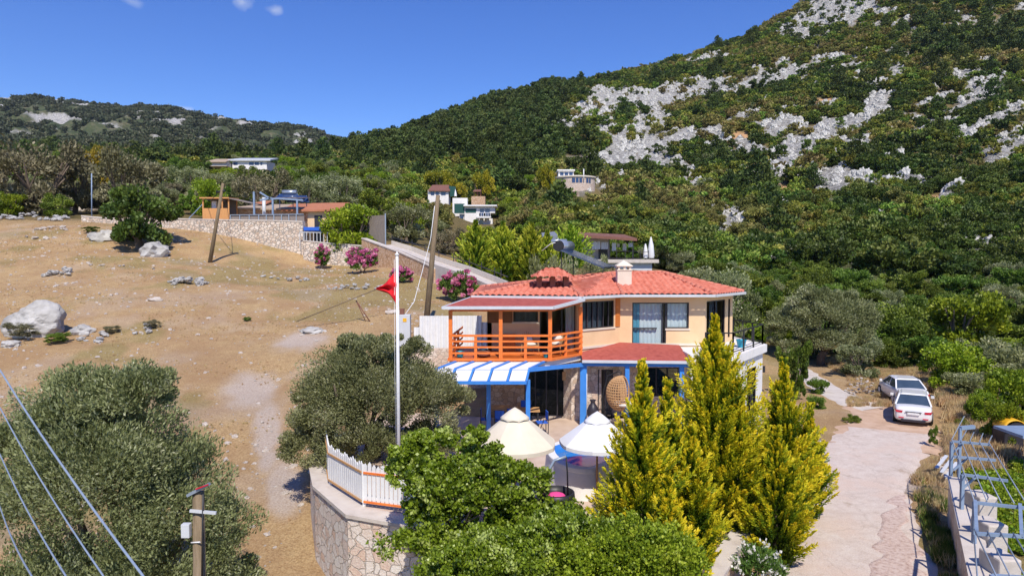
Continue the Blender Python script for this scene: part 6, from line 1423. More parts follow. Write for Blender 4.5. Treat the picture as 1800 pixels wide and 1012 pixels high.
    for s in (1, -1):
        for y_ in (-1.35, 1.38):
            w3 = MB().tube([(s*.72, y_, .32), (s*.915, y_, .32)], .32, 20).build('wheel', M['tyre'], e, world=False); MB().tube([(s*.90, y_, .32), (s*.925, y_, .32)], .21, 12).build('rim', M['gutter'], w3, world=False)
    e.scale = (sc_, sc_, sc_); return e
car(1610, 738, 35.2, R(-29), 'white saloon car nearest to us at the side of the track', .95); car(1591, 712, 39.6, R(-13), 'white saloon car behind the other one, partly hidden by it', .94)
# ---------------------------------------------------------------- steel arbour and garden wall on the right
ZA = 1.15
GWL = [(8.5+(y_-11.4)*.56, y_) for y_ in (9.0, 11.4, 13.1, 14.9, 16.5, 18.1, 19.7, 21.2)]
wall_along('garden_wall', 'rough stone garden wall along the road under the steel arbour', 'wall', GWL, [-.25, -.2, -.1, .0, .05, .1, .15, .2], -1.9, .45, M['retain'], M['concrete'], .04, .07)
for i, (y_) in enumerate((13.4, 15.2, 17.0, 18.8)):
    x_ = 8.55+(y_-11.4)*.56; o = MB().box(x_+.12, x_+.62, y_-.35, y_+.35, -1.3, .42+.06*i).build('wall_pier', M['concrete'], None, bevel=.04)
    tag(o, ('square concrete pier of the garden wall at the bottom of the frame', 'second square concrete pier of the garden wall counted from the bottom', 'third square concrete pier of the garden wall counted from the bottom', 'square concrete pier of the garden wall farthest up the road')[i], 'pier', 'piers of the garden wall')
ar = empty('steel_arbour', (12, 17, -.2), 'grey steel arbour of crossbars and thin rods over the garden wall', 'arbour')
def AP(px, py, z_=ZA): return G(px, py, z_)
rows = [((1673, 773), (1740, 779)), ((1677, 800), (1750, 806)), ((1692, 831), (1772, 842)), ((1714, 880), (1900, 900)), ((1716, 934), (1900, 945)), ((1745, 1008), (1950, 1020)), ((1755, 1090), (1950, 1100))]
for a, b_ in rows: 
    pa, pb = AP(*a), AP(*b_); MB().bar(pa-Vector((0, 0, .04)), pb-Vector((0, 0, .04)), .07).build('crossbar', M['bluesteel'], ar)
for a in ((1714, 880), (1793, 886)):
    pa = AP(*a); pb = AP(a[0]+3, 934 if a[0] < 1750 else 940); MB().bar(pa, pb, .07).build('frame_bar', M['bluesteel'], ar)
rods1 = [((1673, 772), (1712, 878), (1695, 731)), ((1689, 773), (1735, 880), (1699, 756)), ((1705, 774), (1760, 883), (1712, 759)), ((1722, 776), (1783, 884), (1728, 761)), ((1738, 777), (1806, 888), (1744, 765))]
for a, b_, c_ in rods1:
    pa, pb = AP(*a), AP(*b_); tp = W(c_[0], c_[1], pa.y+.25); MB().tube([tp, pa, pb], .016, 5).build('rod', M['steel'], ar)
for a, b_ in (((1713, 930), (1760, 1030)), ((1735, 932), (1785, 1030)), ((1758, 934), (1812, 1030)), ((1781, 936), (1838, 1030)), ((1712, 940), (1722, 1060))): MB().tube([AP(*a), AP(*b_)], .016, 5).build('rod', M['steel'], ar)
for (px, py, zb_) in ((1673, 776, .2), (1692, 834, .05), (1714, 882, .0), (1745, 1010, -.15), (1688, 752, -1.2), (1930, 905, -1.2)):
    p = AP(px, py); zb_ -= .2; MB().bar((p.x, p.y, zb_), (p.x, p.y, ZA), .085).build('post', M['bluesteel'], ar)
for (px, py, px2) in ((1677, 800, 1), (1692, 831, 1), (1673, 773, 1)):
    p = AP(px, py); MB().bar((p.x, p.y, ZA-.45), (p.x+.45, p.y, ZA-.04), .05).build('brace', M['bluesteel'], ar)
p = AP(1688, 752); MB().bar((p.x, p.y, ZA), (p.x+.55, p.y+.1, ZA+.02), .12).build('top_plate', M['bluesteel'], ar)
# fallen slats beside the wall
for i, (a, b_) in enumerate((((1646, 822), (1664, 800)), ((1655, 830), (1676, 802)), ((1664, 838), (1682, 812)))):
    o = MB().bar(G(a[0], a[1], -.75), G(b_[0], b_[1], -.5), .12, .03).build('leaning_board', M['gutter']); tag(o, 'grey board leaning against the far end of the garden wall', 'board', 'grey boards leaning at the garden wall')
o = MB().slab([tuple(G(1640, 835, -1.12)), tuple(G(1672, 838, -1.12)), tuple(G(1680, 806, -1.0)), tuple(G(1655, 800, -1.0))], .08).build('concrete_slab', M['concrete']); tag(o, 'pale concrete slab lying at the road edge below the arbour', 'slab')
# yellow machine hood and the small grey roof
yp = W(1772, 742, 29); e = empty('machine_hood', (yp.x, 29, -1.3), 'yellow and black rounded machine hood among the bushes at the right edge', 'machine')
z0_ = yp.z-.35
P_ = []; na, nb = 14, 6
for i in range(na+1):
    th = math.pi*i/na
    for j in range(nb+1): P_.append((yp.x-.48*math.cos(th)+.02*j, 29-.45+.15*j, z0_+.10+.46*math.sin(th)**.8))
q_ = [(i*(nb+1)+j, (i+1)*(nb+1)+j, (i+1)*(nb+1)+j+1, i*(nb+1)+j+1) for i in range(na) for j in range(nb)]
o = MB().add(P_, q_, True).build('hood', M['yellow'], e); s_ = o.modifiers.new('s', 'SOLIDIFY'); s_.thickness = .05
P2 = [P_[i*(nb+1)] for i in range(na+1)]; c0_ = (yp.x, 29-.4, z0_)
MB().add([(p[0]*.8+yp.x*.2, p[1]-.06, z0_+.1+(p[2]-z0_-.1)*.8) for p in P2], [tuple(range(na+1))]).build('front_panel', M['dark'], e)
MB().box(yp.x-.42, yp.x+.42, 28.6, 29.4, -1.25, z0_+.1).build('body', M['dark'], e, bevel=.05)
MB().ball((yp.x+.55, 28.7, z0_+.15), .22, 10).build('lamp_housing', M['yellow'], e)
gp = W(1795, 760, 26.5); e = empty('shelter', (gp.x+.5, 26.5, -1.3), 'small flat grey-blue roof on a thin post at the right edge', 'shelter')
MB().box(gp.x-.45, gp.x+1.8, 25.8, 27.4, gp.z-.05, gp.z+.06).build('roof', M['bluesteel'], e); MB().bar((gp.x-.1, 26.1, -1.2), (gp.x-.1, 26.1, gp.z-.05), .06).build('post', M['bluesteel'], e); MB().bar((gp.x+1.5, 26.8, -1.2), (gp.x+1.5, 26.8, gp.z-.05), .06).build('post', M['bluesteel'], e)
# ---------------------------------------------------------------- poles and cables
pp = W(346, 862, 13.0)
e = empty('utility_pole', (pp.x, 13, -4.4), 'wooden pole with metal brackets and a grey box before the large corner olive tree', 'pole')
MB().tube([(pp.x-.03, 13, -4.4), (pp.x+.03, 13, pp.z)], [.15, .105], 12).build('pole', M['pole'], e)
MB().bar(W(330, 870, 12.9), W(368, 850, 12.9), .10, .05).build('crossarm', M['steel'], e); MB().bar(W(344, 859, 12.82), W(366, 851, 12.82), .03, .02).build('marking', M['taillight'], e)
MB().bar(W(334, 897, 12.86), W(380, 901, 12.86), .05, .05).build('bracket', M['gutter'], e)
MB().box(pp.x-.26, pp.x-.10, 12.86, 12.98, W(0, 944, 12.9).z, W(0, 920, 12.9).z).build('service_box', M['gutter'], e, bevel=.01)
MB().tube([W(357, 868, 12.85), W(356, 940, 12.85), W(355, 1030, 12.85)], .02, 6).build('conduit', M['black'], e)
MB().tube([W(336, 953, 12.9), W(352, 952, 12.85)], .015, 5).build('band', M['white'], e)
# four cables crossing the lower left corner
for i, (a, b_, lab) in enumerate((((0, 650), (252, 1012), 'twisted cable crossing the corner, topmost of the four'), ((0, 716), (182, 1012), 'cable crossing the corner, second of the four from the top'), ((0, 798), (116, 1012), 'cable crossing the corner, third of the four from the top'), ((0, 890), (56, 1012), 'short cable at the very corner, lowest of the four'))):
    p0 = W(a[0], a[1], 13.2); p1 = W(b_[0], b_[1], 8.2); d = p1-p0; pts = [p0+d*t_+Vector((0, 0, -.10*4*max(-.3, t_*(1-t_)) if 0 <= t_ <= 1 else 0)) for t_ in np.linspace(-1.2, 1.6, 24)]
    tag(MB().tube(pts, .017 if i == 0 else .012, 6).build('cable', M['cable']), 'blue-grey '+lab, 'cable', 'cables crossing the lower left corner')
def lean_pole(name, label, pxb, pyb, pxt, pyt, r0, mat='pole', dy=0.0, extra=None, D=None):
    g_ = hit(pxb, pyb) if D is None else Vector((W(pxb, pyb, D).x, D, Hs(W(pxb, pyb, D).x, D))); t_ = W(pxt, pyt, g_.y+dy); e = empty(name, tuple(g_), label, 'pole')
    MB().tube([g_-(t_-g_)*.04, g_.lerp(t_, .5), t_], [r0*1.25, r0*1.05, r0*.8], 9).build('pole', M[mat], e); return e, g_, t_
e, g_, t1 = lean_pole('utility_pole', 'thin dark pole leaning right on the dry field in front of the stone wall', 369, 462, 392, 322, .17)
MB().tube([W(380, 338, g_.y), W(396, 335, g_.y)], .12, 6).build('insulator', M['black'], e)
for (px, py, D, lab) in ((356, 350, 86, 'cable from the thin pole down to the wooden kiosk'), (398, 352, 84, 'short cable sagging from the thin pole to the flat roof')):
    q2 = W(px, py, D); a = W(386, 338, g_.y); tag(MB().tube([a, a.lerp(q2, .5)-Vector((0, 0, .5)), q2], .03, 5).build('cable', M['black']), lab, 'cable')
e, g2_, t2 = lean_pole('utility_pole', 'tall weathered pole leaning right behind the white corrugated fence', 748, 556, 770, 343, .165, D=44)
a = W(764, 362, g2_.y-.2); b_ = W(712, 553, 40.5); tag(MB().tube([a, W(757, 420, 43.6), W(742, 478, 43), W(728, 530, 41.5), b_], .022, 5).build('cable', M['white']), 'white cable hanging from the tall leaning pole to the meter cabinet', 'cable')
for (px, pyb, pyt, D, r_, lab) in ((161, 378, 305, 86, .07, 'thin blue-grey post standing on the low wall in the grove'),):
    p = W(px, pyb, D); tp = W(px, pyt, D); tag(MB().tube([(p.x, D, Hs(p.x, D)-.3), (tp.x, D, tp.z)], r_, 8).build('thin_post', M['bluesteel']), lab, 'post')
tp = W(1246/3.6+680, 250+170/3.6, 228); tag(MB().tube([(tp.x, 228, tp.z-4), tuple(tp)], .18, 6).build('white_post', M['white']), 'slim white post beside the curved hillside house', 'post')
# well sweep in the field: a long brown pole resting on a forked prop
g3_ = hit(648, 566); e = empty('wooden_sweep', tuple(g3_), 'long thin brown pole resting on a forked prop in the field', 'wooden sweep'); D = g3_.y
MB().tube([W(521, 565, D-1), W(662, 508, D)], .045, 6).build('pole', M['pole'], e); MB().tube([W(626, 528, D), W(655, 572, D)], .04, 6).build('prop', M['brownroof'], e); MB().tube([W(626, 528, D), W(647, 574, D+.2)], .03, 6).build('prop', M['brownroof'], e)
# meter cabinet
mc = W(712, 562, 40.2); e = empty('meter_cabinet', (mc.x, 40.2, Hs(mc.x, 40.2)), 'pale blue meter cabinet with a yellow sticker behind the flagpole', 'cabinet')
MB().box(mc.x-.36, mc.x+.32, 40.0, 40.5, Hs(mc.x, 40.2)-.3, mc.z+.32).build('body', M['gutter'], e, bevel=.02); MB().box(mc.x-.1, mc.x+.12, 39.985, 39.995, mc.z-.1, mc.z+.12).build('sticker', M['yellow'], e); MB().box(mc.x-.30, mc.x-.05, 40.1, 40.35, mc.z+.33, mc.z+.66).build('junction_box', M['brownroof'], e)
# white corrugated fence behind the house with stepped top
cf = empty('corrugated_fence', (-4, 38.5, .5), 'white corrugated metal fence with a stepped top left of the house', 'fence')
D = 38.5
for (pa, pb, ptop, pbot) in ((727, 737, 575, 606), (737, 846, 555, 612), (846, 870, 566, 612)):
    mb = MB(); xa, xb = (pa-900)/F*D, (pb-900)/F*D; n = max(4, int((xb-xa)/.06)); P_ = []; slope = .0
    for i in range(n+1):
        x_ = xa+(xb-xa)*i/n; o_ = .035*math.sin(i*1.26); zt = W(0, ptop, D).z; zb_ = W(0, pbot, D).z-.6; P_ += [(x_, D+o_+(x_-xa)*.05, zb_), (x_, D+o_+(x_-xa)*.05, zt)]
    mb.add(P_, [(2*i, 2*i+2, 2*i+3, 2*i+1) for i in range(n)]); o = mb.build('metal_sheet', M['white'], cf); s_ = o.modifiers.new('s', 'SOLIDIFY'); s_.thickness = .02
    MB().box(xb-.05, xb+.0, D-.12, D-.06, zb_, zt-.02).build('post', M['gutter'], cf)
wall_along('plinth_wall', 'low pale stone wall under the white corrugated fence', 'wall', [((715-900)/F*38, 37.9), ((800-900)/F*38, 38.0), ((880-900)/F*38, 38.2)], W(0, 612, 38).z, -1, .4, M['stoneclad'])
# ---------------------------------------------------------------- ramp with railing and the terrace wall below it
RT_ = [(676, 431, 73), (712, 442, 70), (760, 462, 64), (815, 480, 58), (860, 499, 53), (884, 510, 50)]
pts = [W(*p) for p in RT_]
mb = MB(); prof = []
for p in pts: prof += [(p.x-.15, p.y-.1, p.z), (p.x+.3, p.y+2.6, p.z+.12), (p.x-.15, p.y-.1, -1), (p.x+.3, p.y+2.6, -1)]
fs = []
for i in range(len(pts)-1):
    a = i*4; b_ = a+4; fs += [(a, b_, b_+1, a+1), (a+2, b_+2, b_, a), (a+1, b_+1, b_+3, a+3)]
fs += [(0, 1, 3, 2), (len(pts)*4-4, len(pts)*4-2, len(pts)*4-1, len(pts)*4-3)]
rm = empty('ramp', tuple(pts[0]-Vector((0, 0, 3))), 'pale concrete ramp descending from the left house towards the tiled roof', 'ramp')
mb.add(prof, fs).build('slab', M['concrete'], rm)
mb = MB()
for i in range(len(pts)-1):
    a, b_ = pts[i]+Vector((.3, 2.4, .12)), pts[i+1]+Vector((.3, 2.4, .12)); mb.add([a, b_, b_+Vector((0, 0, .42)), a+Vector((0, 0, .42)), a+Vector((.1, .3, 0)), b_+Vector((.1, .3, 0)), b_+Vector((.1, .3, .42)), a+Vector((.1, .3, .42))], [(0, 1, 2, 3), (3, 2, 6, 7), (7, 6, 5, 4)])
mb.build('parapet', M['trim'], rm)
mb = MB()
for i in range(len(pts)-1):
    a, b_ = pts[i]+Vector((.35, 2.55, .9)), pts[i+1]+Vector((.35, 2.55, .9)); mb.bar(a, b_, .06)
    for k in range(2): p = a.lerp(b_, k/2); mb.bar(p-Vector((0, 0, .9)), p+Vector((0, 0, .35)), .07)
mb.build('handrail', M['dark'], rm)
# ---------------------------------------------------------------- stone terrace and house on the left
TW = [(146, 378, 84, 400), (190, 382, 84, 402), (250, 383, 83, 405), (313, 383, 82, 408), (400, 385, 81, 432), (480, 386, 80, 450), (534, 388, 79.5, 458)]
P0 = [W(p[0], p[1], p[2]) for p in TW]
wall_along('terrace_wall', 'high light stone retaining wall with grey mortar below the railing of the left house', 'wall', [(p.x, p.y) for p in P0], [p.z-.2 for p in P0], 3.5, .7, M['fieldwall'], M['concrete'], .05, .15)
P1 = [W(*p) for p in ((535, 424, 78.6), (575, 428, 78.2), (628, 432, 77.8), (668, 436, 77))]
wall_along('terrace_wall', 'lower light stone wall with the pink oleanders in front of it', 'wall', [(p.x, p.y) for p in P1], [p.z for p in P1], 2, .7, M['fieldwall'], M['concrete'], .05, .12)
P2 = [W(*p) for p in ((640, 428, 76), (672, 440, 73), (704, 452, 70.5), (745, 470, 66), (768, 482, 63))]
wall_along('terrace_wall', 'dark-stained sloping wall below the upper end of the ramp', 'wall', [(p.x, p.y) for p in P2], [p.z+.5 for p in P2], 2, .6, M['stonewarm'], M['concrete'], .05, .12)
zt = W(0, 384, 81).z
q4 = [W(340, 384, 81.2), W(534, 388, 79.8)]
tag(MB().prism([(q4[0].x, 81.6), (q4[1].x, 80.2), (q4[1].x+1, 92), (q4[0].x-4, 92)], 6, q4[1].z-.25).build('terrace', M['paving']), kind='structure')
tag(MB().prism([(P1[0].x, 79), (P1[3].x, 77.6), (P1[3].x+1, 92), (P1[0].x, 92)], 2, P1[3].z-.15).build('lower_terrace', M['paving']), kind='structure')
zt = q4[1].z-.25
# wooden kiosk
D = 82.6; e = empty('wooden_kiosk', ((400-900)/F*D, D, zt), 'open wooden kiosk on top of the stone wall behind the thin dark pole', 'kiosk')
xa, xb = (358-900)/F*D, (405-900)/F*D; z1 = W(0, 366, D).z; z2 = W(0, 347, D).z
MB().box(xa, xb, D, D+.08, zt-.1, z1).build('board_front', M['timber'], e)
mb = MB(); [mb.box(x_, x_+.14, y_, y_+.14, z1 if y_ < D+1 else zt, z2) for x_ in (xa, (xa+xb)/2+.7, xb-.14) for y_ in (D+.0, D+2.4)]; mb.build('post', M['timber'], e)
MB().slab([(xa-.2, D-.3, z2), (xb+.1, D-.3, z2), (xb+.1, D+2.8, z2+.15), (xa-.2, D+2.8, z2+.15)], .15).build('roof', M['timber'], e)
MB().slab([(xb+.1, D-.3, z2-.1), (xb+2.8, D-.1, z2-.7), (xb+2.8, D+2.8, z2-.6), (xb+.1, D+2.8, z2)], .08).build('side_roof', M['reed'], e)
MB().box(xa+.1, xb-.1, D+2.3, D+2.38, zt, z2).build('back_wall', M['inside'], e); MB().box(xa+.75, xa+1.25, D+.9, D+1.3, z1-.4, z2-.35).build('white_panel', M['white'], e)
MB().bar((xa-2.6, D+.2, zt-.2), (xa, D+.1, z2-.8), .08).build('prop', M['bluesteel'], e)
# railing with reed screen
rl = empty('terrace_railing', (q4[0].x+3, 81, zt), 'grey steel railing backed with reed screen on the high stone wall', 'railing')
RP = [W(405, 383, 81.1), W(455, 384, 80.6), W(495, 386, 80.2), W(534, 388, 79.6)]
for i in range(3):
    a, b_ = RP[i].copy(), RP[i+1].copy(); a.z = b_.z = zt; r_ = MB(); r_.bar(a+Vector((0, 0, 1.0)), b_+Vector((0, 0, 1.0)), .09); r_.bar(a+Vector((0, 0, .08)), b_+Vector((0, 0, .08)), .08)
    for k in range(3): p = a.lerp(b_, k/3); r_.bar(p, p+Vector((0, 0, 1.0)), .10)
    r_.build('rail', M['steel'], rl); d = (b_-a).normalized(); n_ = Vector((d.y, -d.x, 0)); MB().fbox(Vector((a.x, a.y, 0)), d, n_, 0, (b_-a).length, -.12, -.08, zt+.1, zt+.95).build('reed_screen', M['reed'], rl)
# house with flat gravel roof and tiled part
D = 86; e = empty('house', ((500-900)/F*D, D, zt), 'low house with a gravel roof and old red tiles behind the stone terrace', 'house')
xa, xb = (410-900)/F*D, (556-900)/F*D
MB().box(xa+.5, xb, D, D+6, zt-2, W(0, 366, D).z).build('wall', M['stonewarm'], e)
gz = W(0, 366, D).z
MB().slab([(xa, D-.6, gz+.0), (xa+9.5, D-.6, gz-.1), (xa+7.5, D+6, gz+.95), (xa+1, D+6, gz+.95)], .2).build('gravel_roof', M['gravelroof'], e)
tl_ = MB(); tl_.slab([((500-900)/F*D, D-.8, gz-.2), (xb+.5, D-1.0, gz-.25), (xb+.5, D+5, gz+1.0), ((496-900)/F*D, D+5, gz+.95)], .18); tl_.build('tiled_roof', M['tilefar'], e)
MB().slab([((430-900)/F*D, D+3, gz+.85), ((456-900)/F*D, D+3, gz+.85), ((452-900)/F*D, D+6, gz+1.4), ((434-900)/F*D, D+6, gz+1.4)], .15).build('tiled_roof', M['tilefar'], e)
cx = (466-900)/F*83.5; MB().tube([(cx, 83.5, zt), (cx, 83.5, W(0, 347, 83.5).z)], .22, 8).build('chimney', M['gutter'], e)
x0_, x1_ = (534-900)/F*79.8, (556-900)/F*79.8; zz = W(0, 376, 80).z
MB().box(x0_+.3, x1_+2.5, 80.6, 84, P1[3].z-.2, W(0, 371, 80).z).build('entrance_wall', M['cream'], e); MB().box(x0_+1.1, x0_+2.0, 80.55, 80.62, P1[3].z, W(0, 378, 80).z).build('window', M['dark'], e)
MB().slab([(x0_-.2, 80.0, W(0, 369, 80).z), (x1_+3, 80.0, W(0, 368, 80).z), (x1_+3, 84, W(0, 356, 84).z), (x0_-.2, 84, W(0, 357, 84).z)], .2).build('tiled_roof', M['tilefar'], e)
# solar array on blue-grey frame
D = 83; e = empty('steel_pergola', ((500-900)/F*D, D, zt), 'blue-grey steel pergola frame carrying slatted shade in front of the left house', 'pergola')
mb = MB()
for (px, pt) in ((457, 337), (489, 348), (531, 352)): x_ = (px-900)/F*D; mb.bar((x_, D-1.5, zt), (x_, D-1.5, W(0, pt, D-1.5).z), .2)
for (a, b_) in (((457, 338), (476, 350)), ((476, 350), (489, 349)), ((489, 349), (533, 352)), ((457, 352), (478, 348))): mb.bar(W(a[0], a[1], D-1.5), W(b_[0], b_[1], D-1.5), .18)
mb.build('frame', M['bluesteel'], e)
for k in range(6): x_ = (476+k*9.5-900)/F*D; MB().slab([(x_, D-1.4, W(0, 351, D).z+.1), (x_+.35, D-1.4, W(0, 351, D).z+.1), (x_+.95, D+2.5, W(0, 348, D).z+.3), (x_+.6, D+2.5, W(0, 348, D).z+.3)], .08).build('shade_slat', M['reed'], e)
def arr(px, py, D, w_, h_, label, tank):
    p = W(px, py, D); e = empty('solar_heater', tuple(p-Vector((0, 0, 1))), label, 'solar heater')
    MB().slab([(p.x-w_/2-.3, D-.8, p.z-h_/2), (p.x+w_/2+.5, D-.8, p.z-h_/2), (p.x+w_/2-.3, D+.8, p.z+h_/2), (p.x-w_/2+.1, D+.8, p.z+h_/2)], .1).build('panel', M['solar'], e)
    fr = MB(); fr.bar((p.x-w_/2, D+.7, p.z-1.6), (p.x-w_/2, D+.7, p.z+h_/2), .08); fr.bar((p.x+w_/2-.3, D+.7, p.z-1.6), (p.x+w_/2-.3, D+.7, p.z+h_/2), .08); fr.build('stand', M['bluesteel'], e)
    if tank: MB().tube([(p.x-w_/2+.3, D+.85, p.z+h_/2+.2), (p.x+w_/2-.4, D+.85, p.z+h_/2+.2)], .28, 10).build('tank', M['tank'], e)
arr(506, 345, 85, 2.5, .75, 'left solar panel with a grey tank on the roof of the left house', True); arr(526, 349, 85.5, 2.0, .9, 'right solar panel on the roof of the left house', False)
# blue-covered table, reed fence
D = 79.2; p = W(549, 402, D); e = empty('covered_table', (p.x, D, P1[3].z-.15), 'bright blue tablecloth on a table beside the entrance of the left house', 'table')
MB().box(p.x-1.0, p.x+1.0, D-.1, D+1.1, p.z-.25, p.z+.18).build('tablecloth', M['bluecloth'], e, bevel=.05)
for a in (-.9, .9): MB().bar((p.x+a, D+.1, P1[3].z-.15), (p.x+a, D+.1, p.z-.2), .08).build('leg', M['steel'], e)
mb = MB(); zl = P1[3].z-.12; [mb.bar(((px-900)/F*78.4, 78.4, zl), ((px-900)/F*78.4, 78.4, W(0, 408, 78.4).z), .06) for px in range(528, 580, 6)]; mb.bar(W(527, 408, 78.4), W(580, 409, 78.4), .08); o = mb.build('garden_railing', M['gutter']); tag(o, 'pale low railing in front of the blue-covered table', 'railing')
rfz = empty('reed_fence', ((660-900)/F*79, 79, P1[3].z), 'grey reed fence panel on steel posts right of the bright green tree', 'fence')
a, b_ = W(640, 410, 80), W(678, 412, 78); MB().fbox(Vector((a.x, a.y, 0)), Vector((b_.x-a.x, b_.y-a.y, 0)).normalized(), Vector((0, -1, 0)), 0, (b_-a).length, 0, .06, P1[3].z, W(0, 379, 79).z).build('reed_panel', M['reed'], rfz)
for p in (a, b_): MB().bar((p.x, p.y-.1, P1[3].z-.2), (p.x, p.y-.1, W(0, 376, 79).z), .12).build('post', M['steel'], rfz)
# ---------------------------------------------------------------- hillside houses
def hbox(e, name, pa, pb, D, dep, pyt, pyb, mat, **k): return MB().box((pa-900)/F*D, (pb-900)/F*D, D, D+dep, W(0, pyb, D).z, W(0, pyt, D).z).build(name, M[mat], e, **k)
# grove house with flat grey roof
D = 250; e = empty('house', ((440-900)/F*D, D, W(0, 296, D).z), 'long white bungalow with a flat pale roof in the grove at the upper left', 'house')
hbox(e, 'wall', 412, 472, D, 9, 282, 298, 'whitewall'); MB().slab([((406-900)/F*D, D-1, W(0, 281, D).z), ((480-900)/F*D, D-1, W(0, 281, D).z), ((476-900)/F*D, D+10, W(0, 278, D+10).z), ((408-900)/F*D, D+10, W(0, 278, D+10).z)], .5).build('roof', M['gutter'], e)
for a, b_ in ((441, 449), (451, 458), (461, 464), (414, 421)): hbox(e, 'window', a, b_, D-.1, .08, 285, 290, 'solar')
D = 246; e = empty('house', ((385-900)/F*D, D, W(0, 292, D).z), 'small house with an orange roof left of the white bungalow in the grove', 'house')
hbox(e, 'wall', 370, 402, D, 7, 284, 292, 'concrete'); MB().slab([((368-900)/F*D, D-.8, W(0, 284, D).z), ((403-900)/F*D, D-.8, W(0, 284, D).z), ((402-900)/F*D, D+7, W(0, 279.5, D+7).z), ((369-900)/F*D, D+7, W(0, 279.5, D+7).z)], .4).build('roof', M['gravelroof'], e)
# brown-roofed house
D = 212; e = empty('house', ((772-900)/F*D, D, W(0, 352, D).z), 'small white house with a brown roof above the leaning pole', 'house')
hbox(e, 'wall', 753, 789, D, 6, 334, 372, 'whitewall'); MB().slab([((754-900)/F*D, D-.7, W(0, 334.5, D).z), ((792-900)/F*D, D-.7, W(0, 335, D).z), ((787-900)/F*D, D+6, W(0, 325, D+6).z), ((757-900)/F*D, D+6, W(0, 325, D+6).z)], .35).build('roof', M['brownroof'], e)
for a, b_ in ((758, 764), (767, 772), (776, 784)): hbox(e, 'window', a, b_, D-.1, .08, 337, 343, 'solar')
MB().add([W(789, 327, 213), W(801, 328, 213), W(801, 344, 213), W(791, 346, 213), W(789, 327, 217), W(801, 328, 217), W(801, 344, 217), W(791, 346, 217)], [(3, 2, 1, 0), (4, 5, 6, 7), (0, 1, 5, 4), (1, 2, 6, 5)]).build('green_screen', M['darkgreen'], e)
# white house with two storeys and balcony
D = 200; e = empty('house', ((835-900)/F*D, D, W(0, 395, D).z), 'white two-storey house with a dark green screen and a balcony on the hillside', 'house')
hbox(e, 'lower_wall', 817, 842, D, 8, 374.5, 404, 'whitewall'); hbox(e, 'upper_wall', 817, 870, D+.4, 8, 362.5, 374.4, 'whitewall'); hbox(e, 'side_wall', 808, 816.9, D+1, 7, 376, 390, 'whitewall'); hbox(e, 'lower_wall', 842.1, 866, D+1.5, 6, 384, 404, 'whitewall')
hbox(e, 'roof', 815, 873.5, D-.8, 10, 360, 362.4, 'white'); hbox(e, 'balcony', 838, 863, D-1.2, 1.8, 380, 383, 'white'); hbox(e, 'green_screen', 799, 816.8, D+.2, .3, 358, 375, 'darkgreen'); hbox(e, 'window_band', 818.5, 837, D+.25, .1, 367, 374, 'darkgreen')
for a, b_, c_, d_ in ((844, 851, 367, 379), (853, 861, 367, 379), (809, 815, 379, 384), (843, 849, 387, 394)): hbox(e, 'window', a, b_, D+(.25 if c_ == 367 else (.8 if c_ == 379 else 1.3)), .1, c_, d_, 'solar')
mb = MB(); [mb.bar(W(px, 380, D-1.1), W(px, 374, D-1.1), .1) for px in range(838, 865, 4)]; mb.bar(W(838, 374, D-1.1), W(863, 374, D-1.1), .12); mb.build('balcony_railing', M['white'], e)
hbox(e, 'terrace_wall', 790, 806, D+4, 1, 383, 396, 'concrete'); hbox(e, 'parapet', 796, 822, D+9, 2, 348, 380, 'whitewall')
D = 220; e = empty('garden_pavilion', ((840-900)/F*D, D, W(0, 350, D).z), 'small pavilion with a brown roof above the white hillside house', 'pavilion')
MB().slab([((832-900)/F*D, D-1, W(0, 336, D).z), ((846-900)/F*D, D-1, W(0, 336, D).z), ((845-900)/F*D, D+4, W(0, 331, D).z), ((834-900)/F*D, D+4, W(0, 331, D).z)], .3).build('roof', M['brownroof'], e); mb = MB(); [mb.bar(W(px, 345, D), W(px, 335, D), .25) for px in (833.5, 839, 845)]; mb.bar(W(833.5, 341, D), W(845, 341, D), .2); mb.build('post', M['brownroof'], e)
hbox(e, 'stone_base', 829, 853, D-2, 5, 345, 372, 'stonewarm')
p = W(802, 338, 213); e = empty('closed_parasol', (p.x, 210, p.z-1.5), 'closed white parasol beside the brown-roofed house', 'parasol'); MB().lathe((p.x, 210, W(0, 345, 210).z), [(.45, 0), (.3, 1.0), (.05, 2.1), (.001, 2.2)], 8).build('canopy', M['white'], e)
# curved house
D = 228; cx = (1014-900)/F*D; zb_ = W(0, 328, D).z-3; ztp = W(0, 310.5, D).z; e = empty('house', (cx, D, zb_), 'curved stone house with a flat roof on the hillside below the cliff', 'house')
rx, ry = 6.6, 6.0; n = 40; arc = [(cx+rx*math.cos(math.pi*(1+k/n)), D+6+ry*math.sin(math.pi*(1+k/n))) for k in range(n+1)]+[(cx+rx, D+12), (cx-rx, D+12)]
MB().prism(arc, zb_, ztp).build('wall', M['stoneclad'], e); arc2 = [(cx+(p[0]-cx)*1.06, D+6+(p[1]-D-6)*1.06) for p in arc]; MB().prism(arc2, ztp+.003, ztp+.45).build('roof', M['trim'], e)
for a0_, a1_ in ((255, 264), (266, 274), (276, 284), (297, 305), (307, 314)):
    q4_ = [(cx+rx*1.012*math.cos(R(t_)), D+6+ry*1.012*math.sin(R(t_))) for t_ in (a0_, a1_)]; z0_, z1_ = W(0, 321, D).z, W(0, 312.6, D).z
    MB().add([(q4_[0][0], q4_[0][1], z0_), (q4_[1][0], q4_[1][1], z0_), (q4_[1][0], q4_[1][1], z1_), (q4_[0][0], q4_[0][1], z1_)], [(0, 1, 2, 3)]).build('window', M['solar'], e)
hbox(e, 'upper_room', 981, 1008, D+9, 5, 300, 311, 'whitewall'); hbox(e, 'roof', 979, 1010, D+8.2, 7, 298, 300, 'white')
for a in (984, 992, 1000): hbox(e, 'window', a, a+6, D+8.9, .08, 303, 308, 'solar')
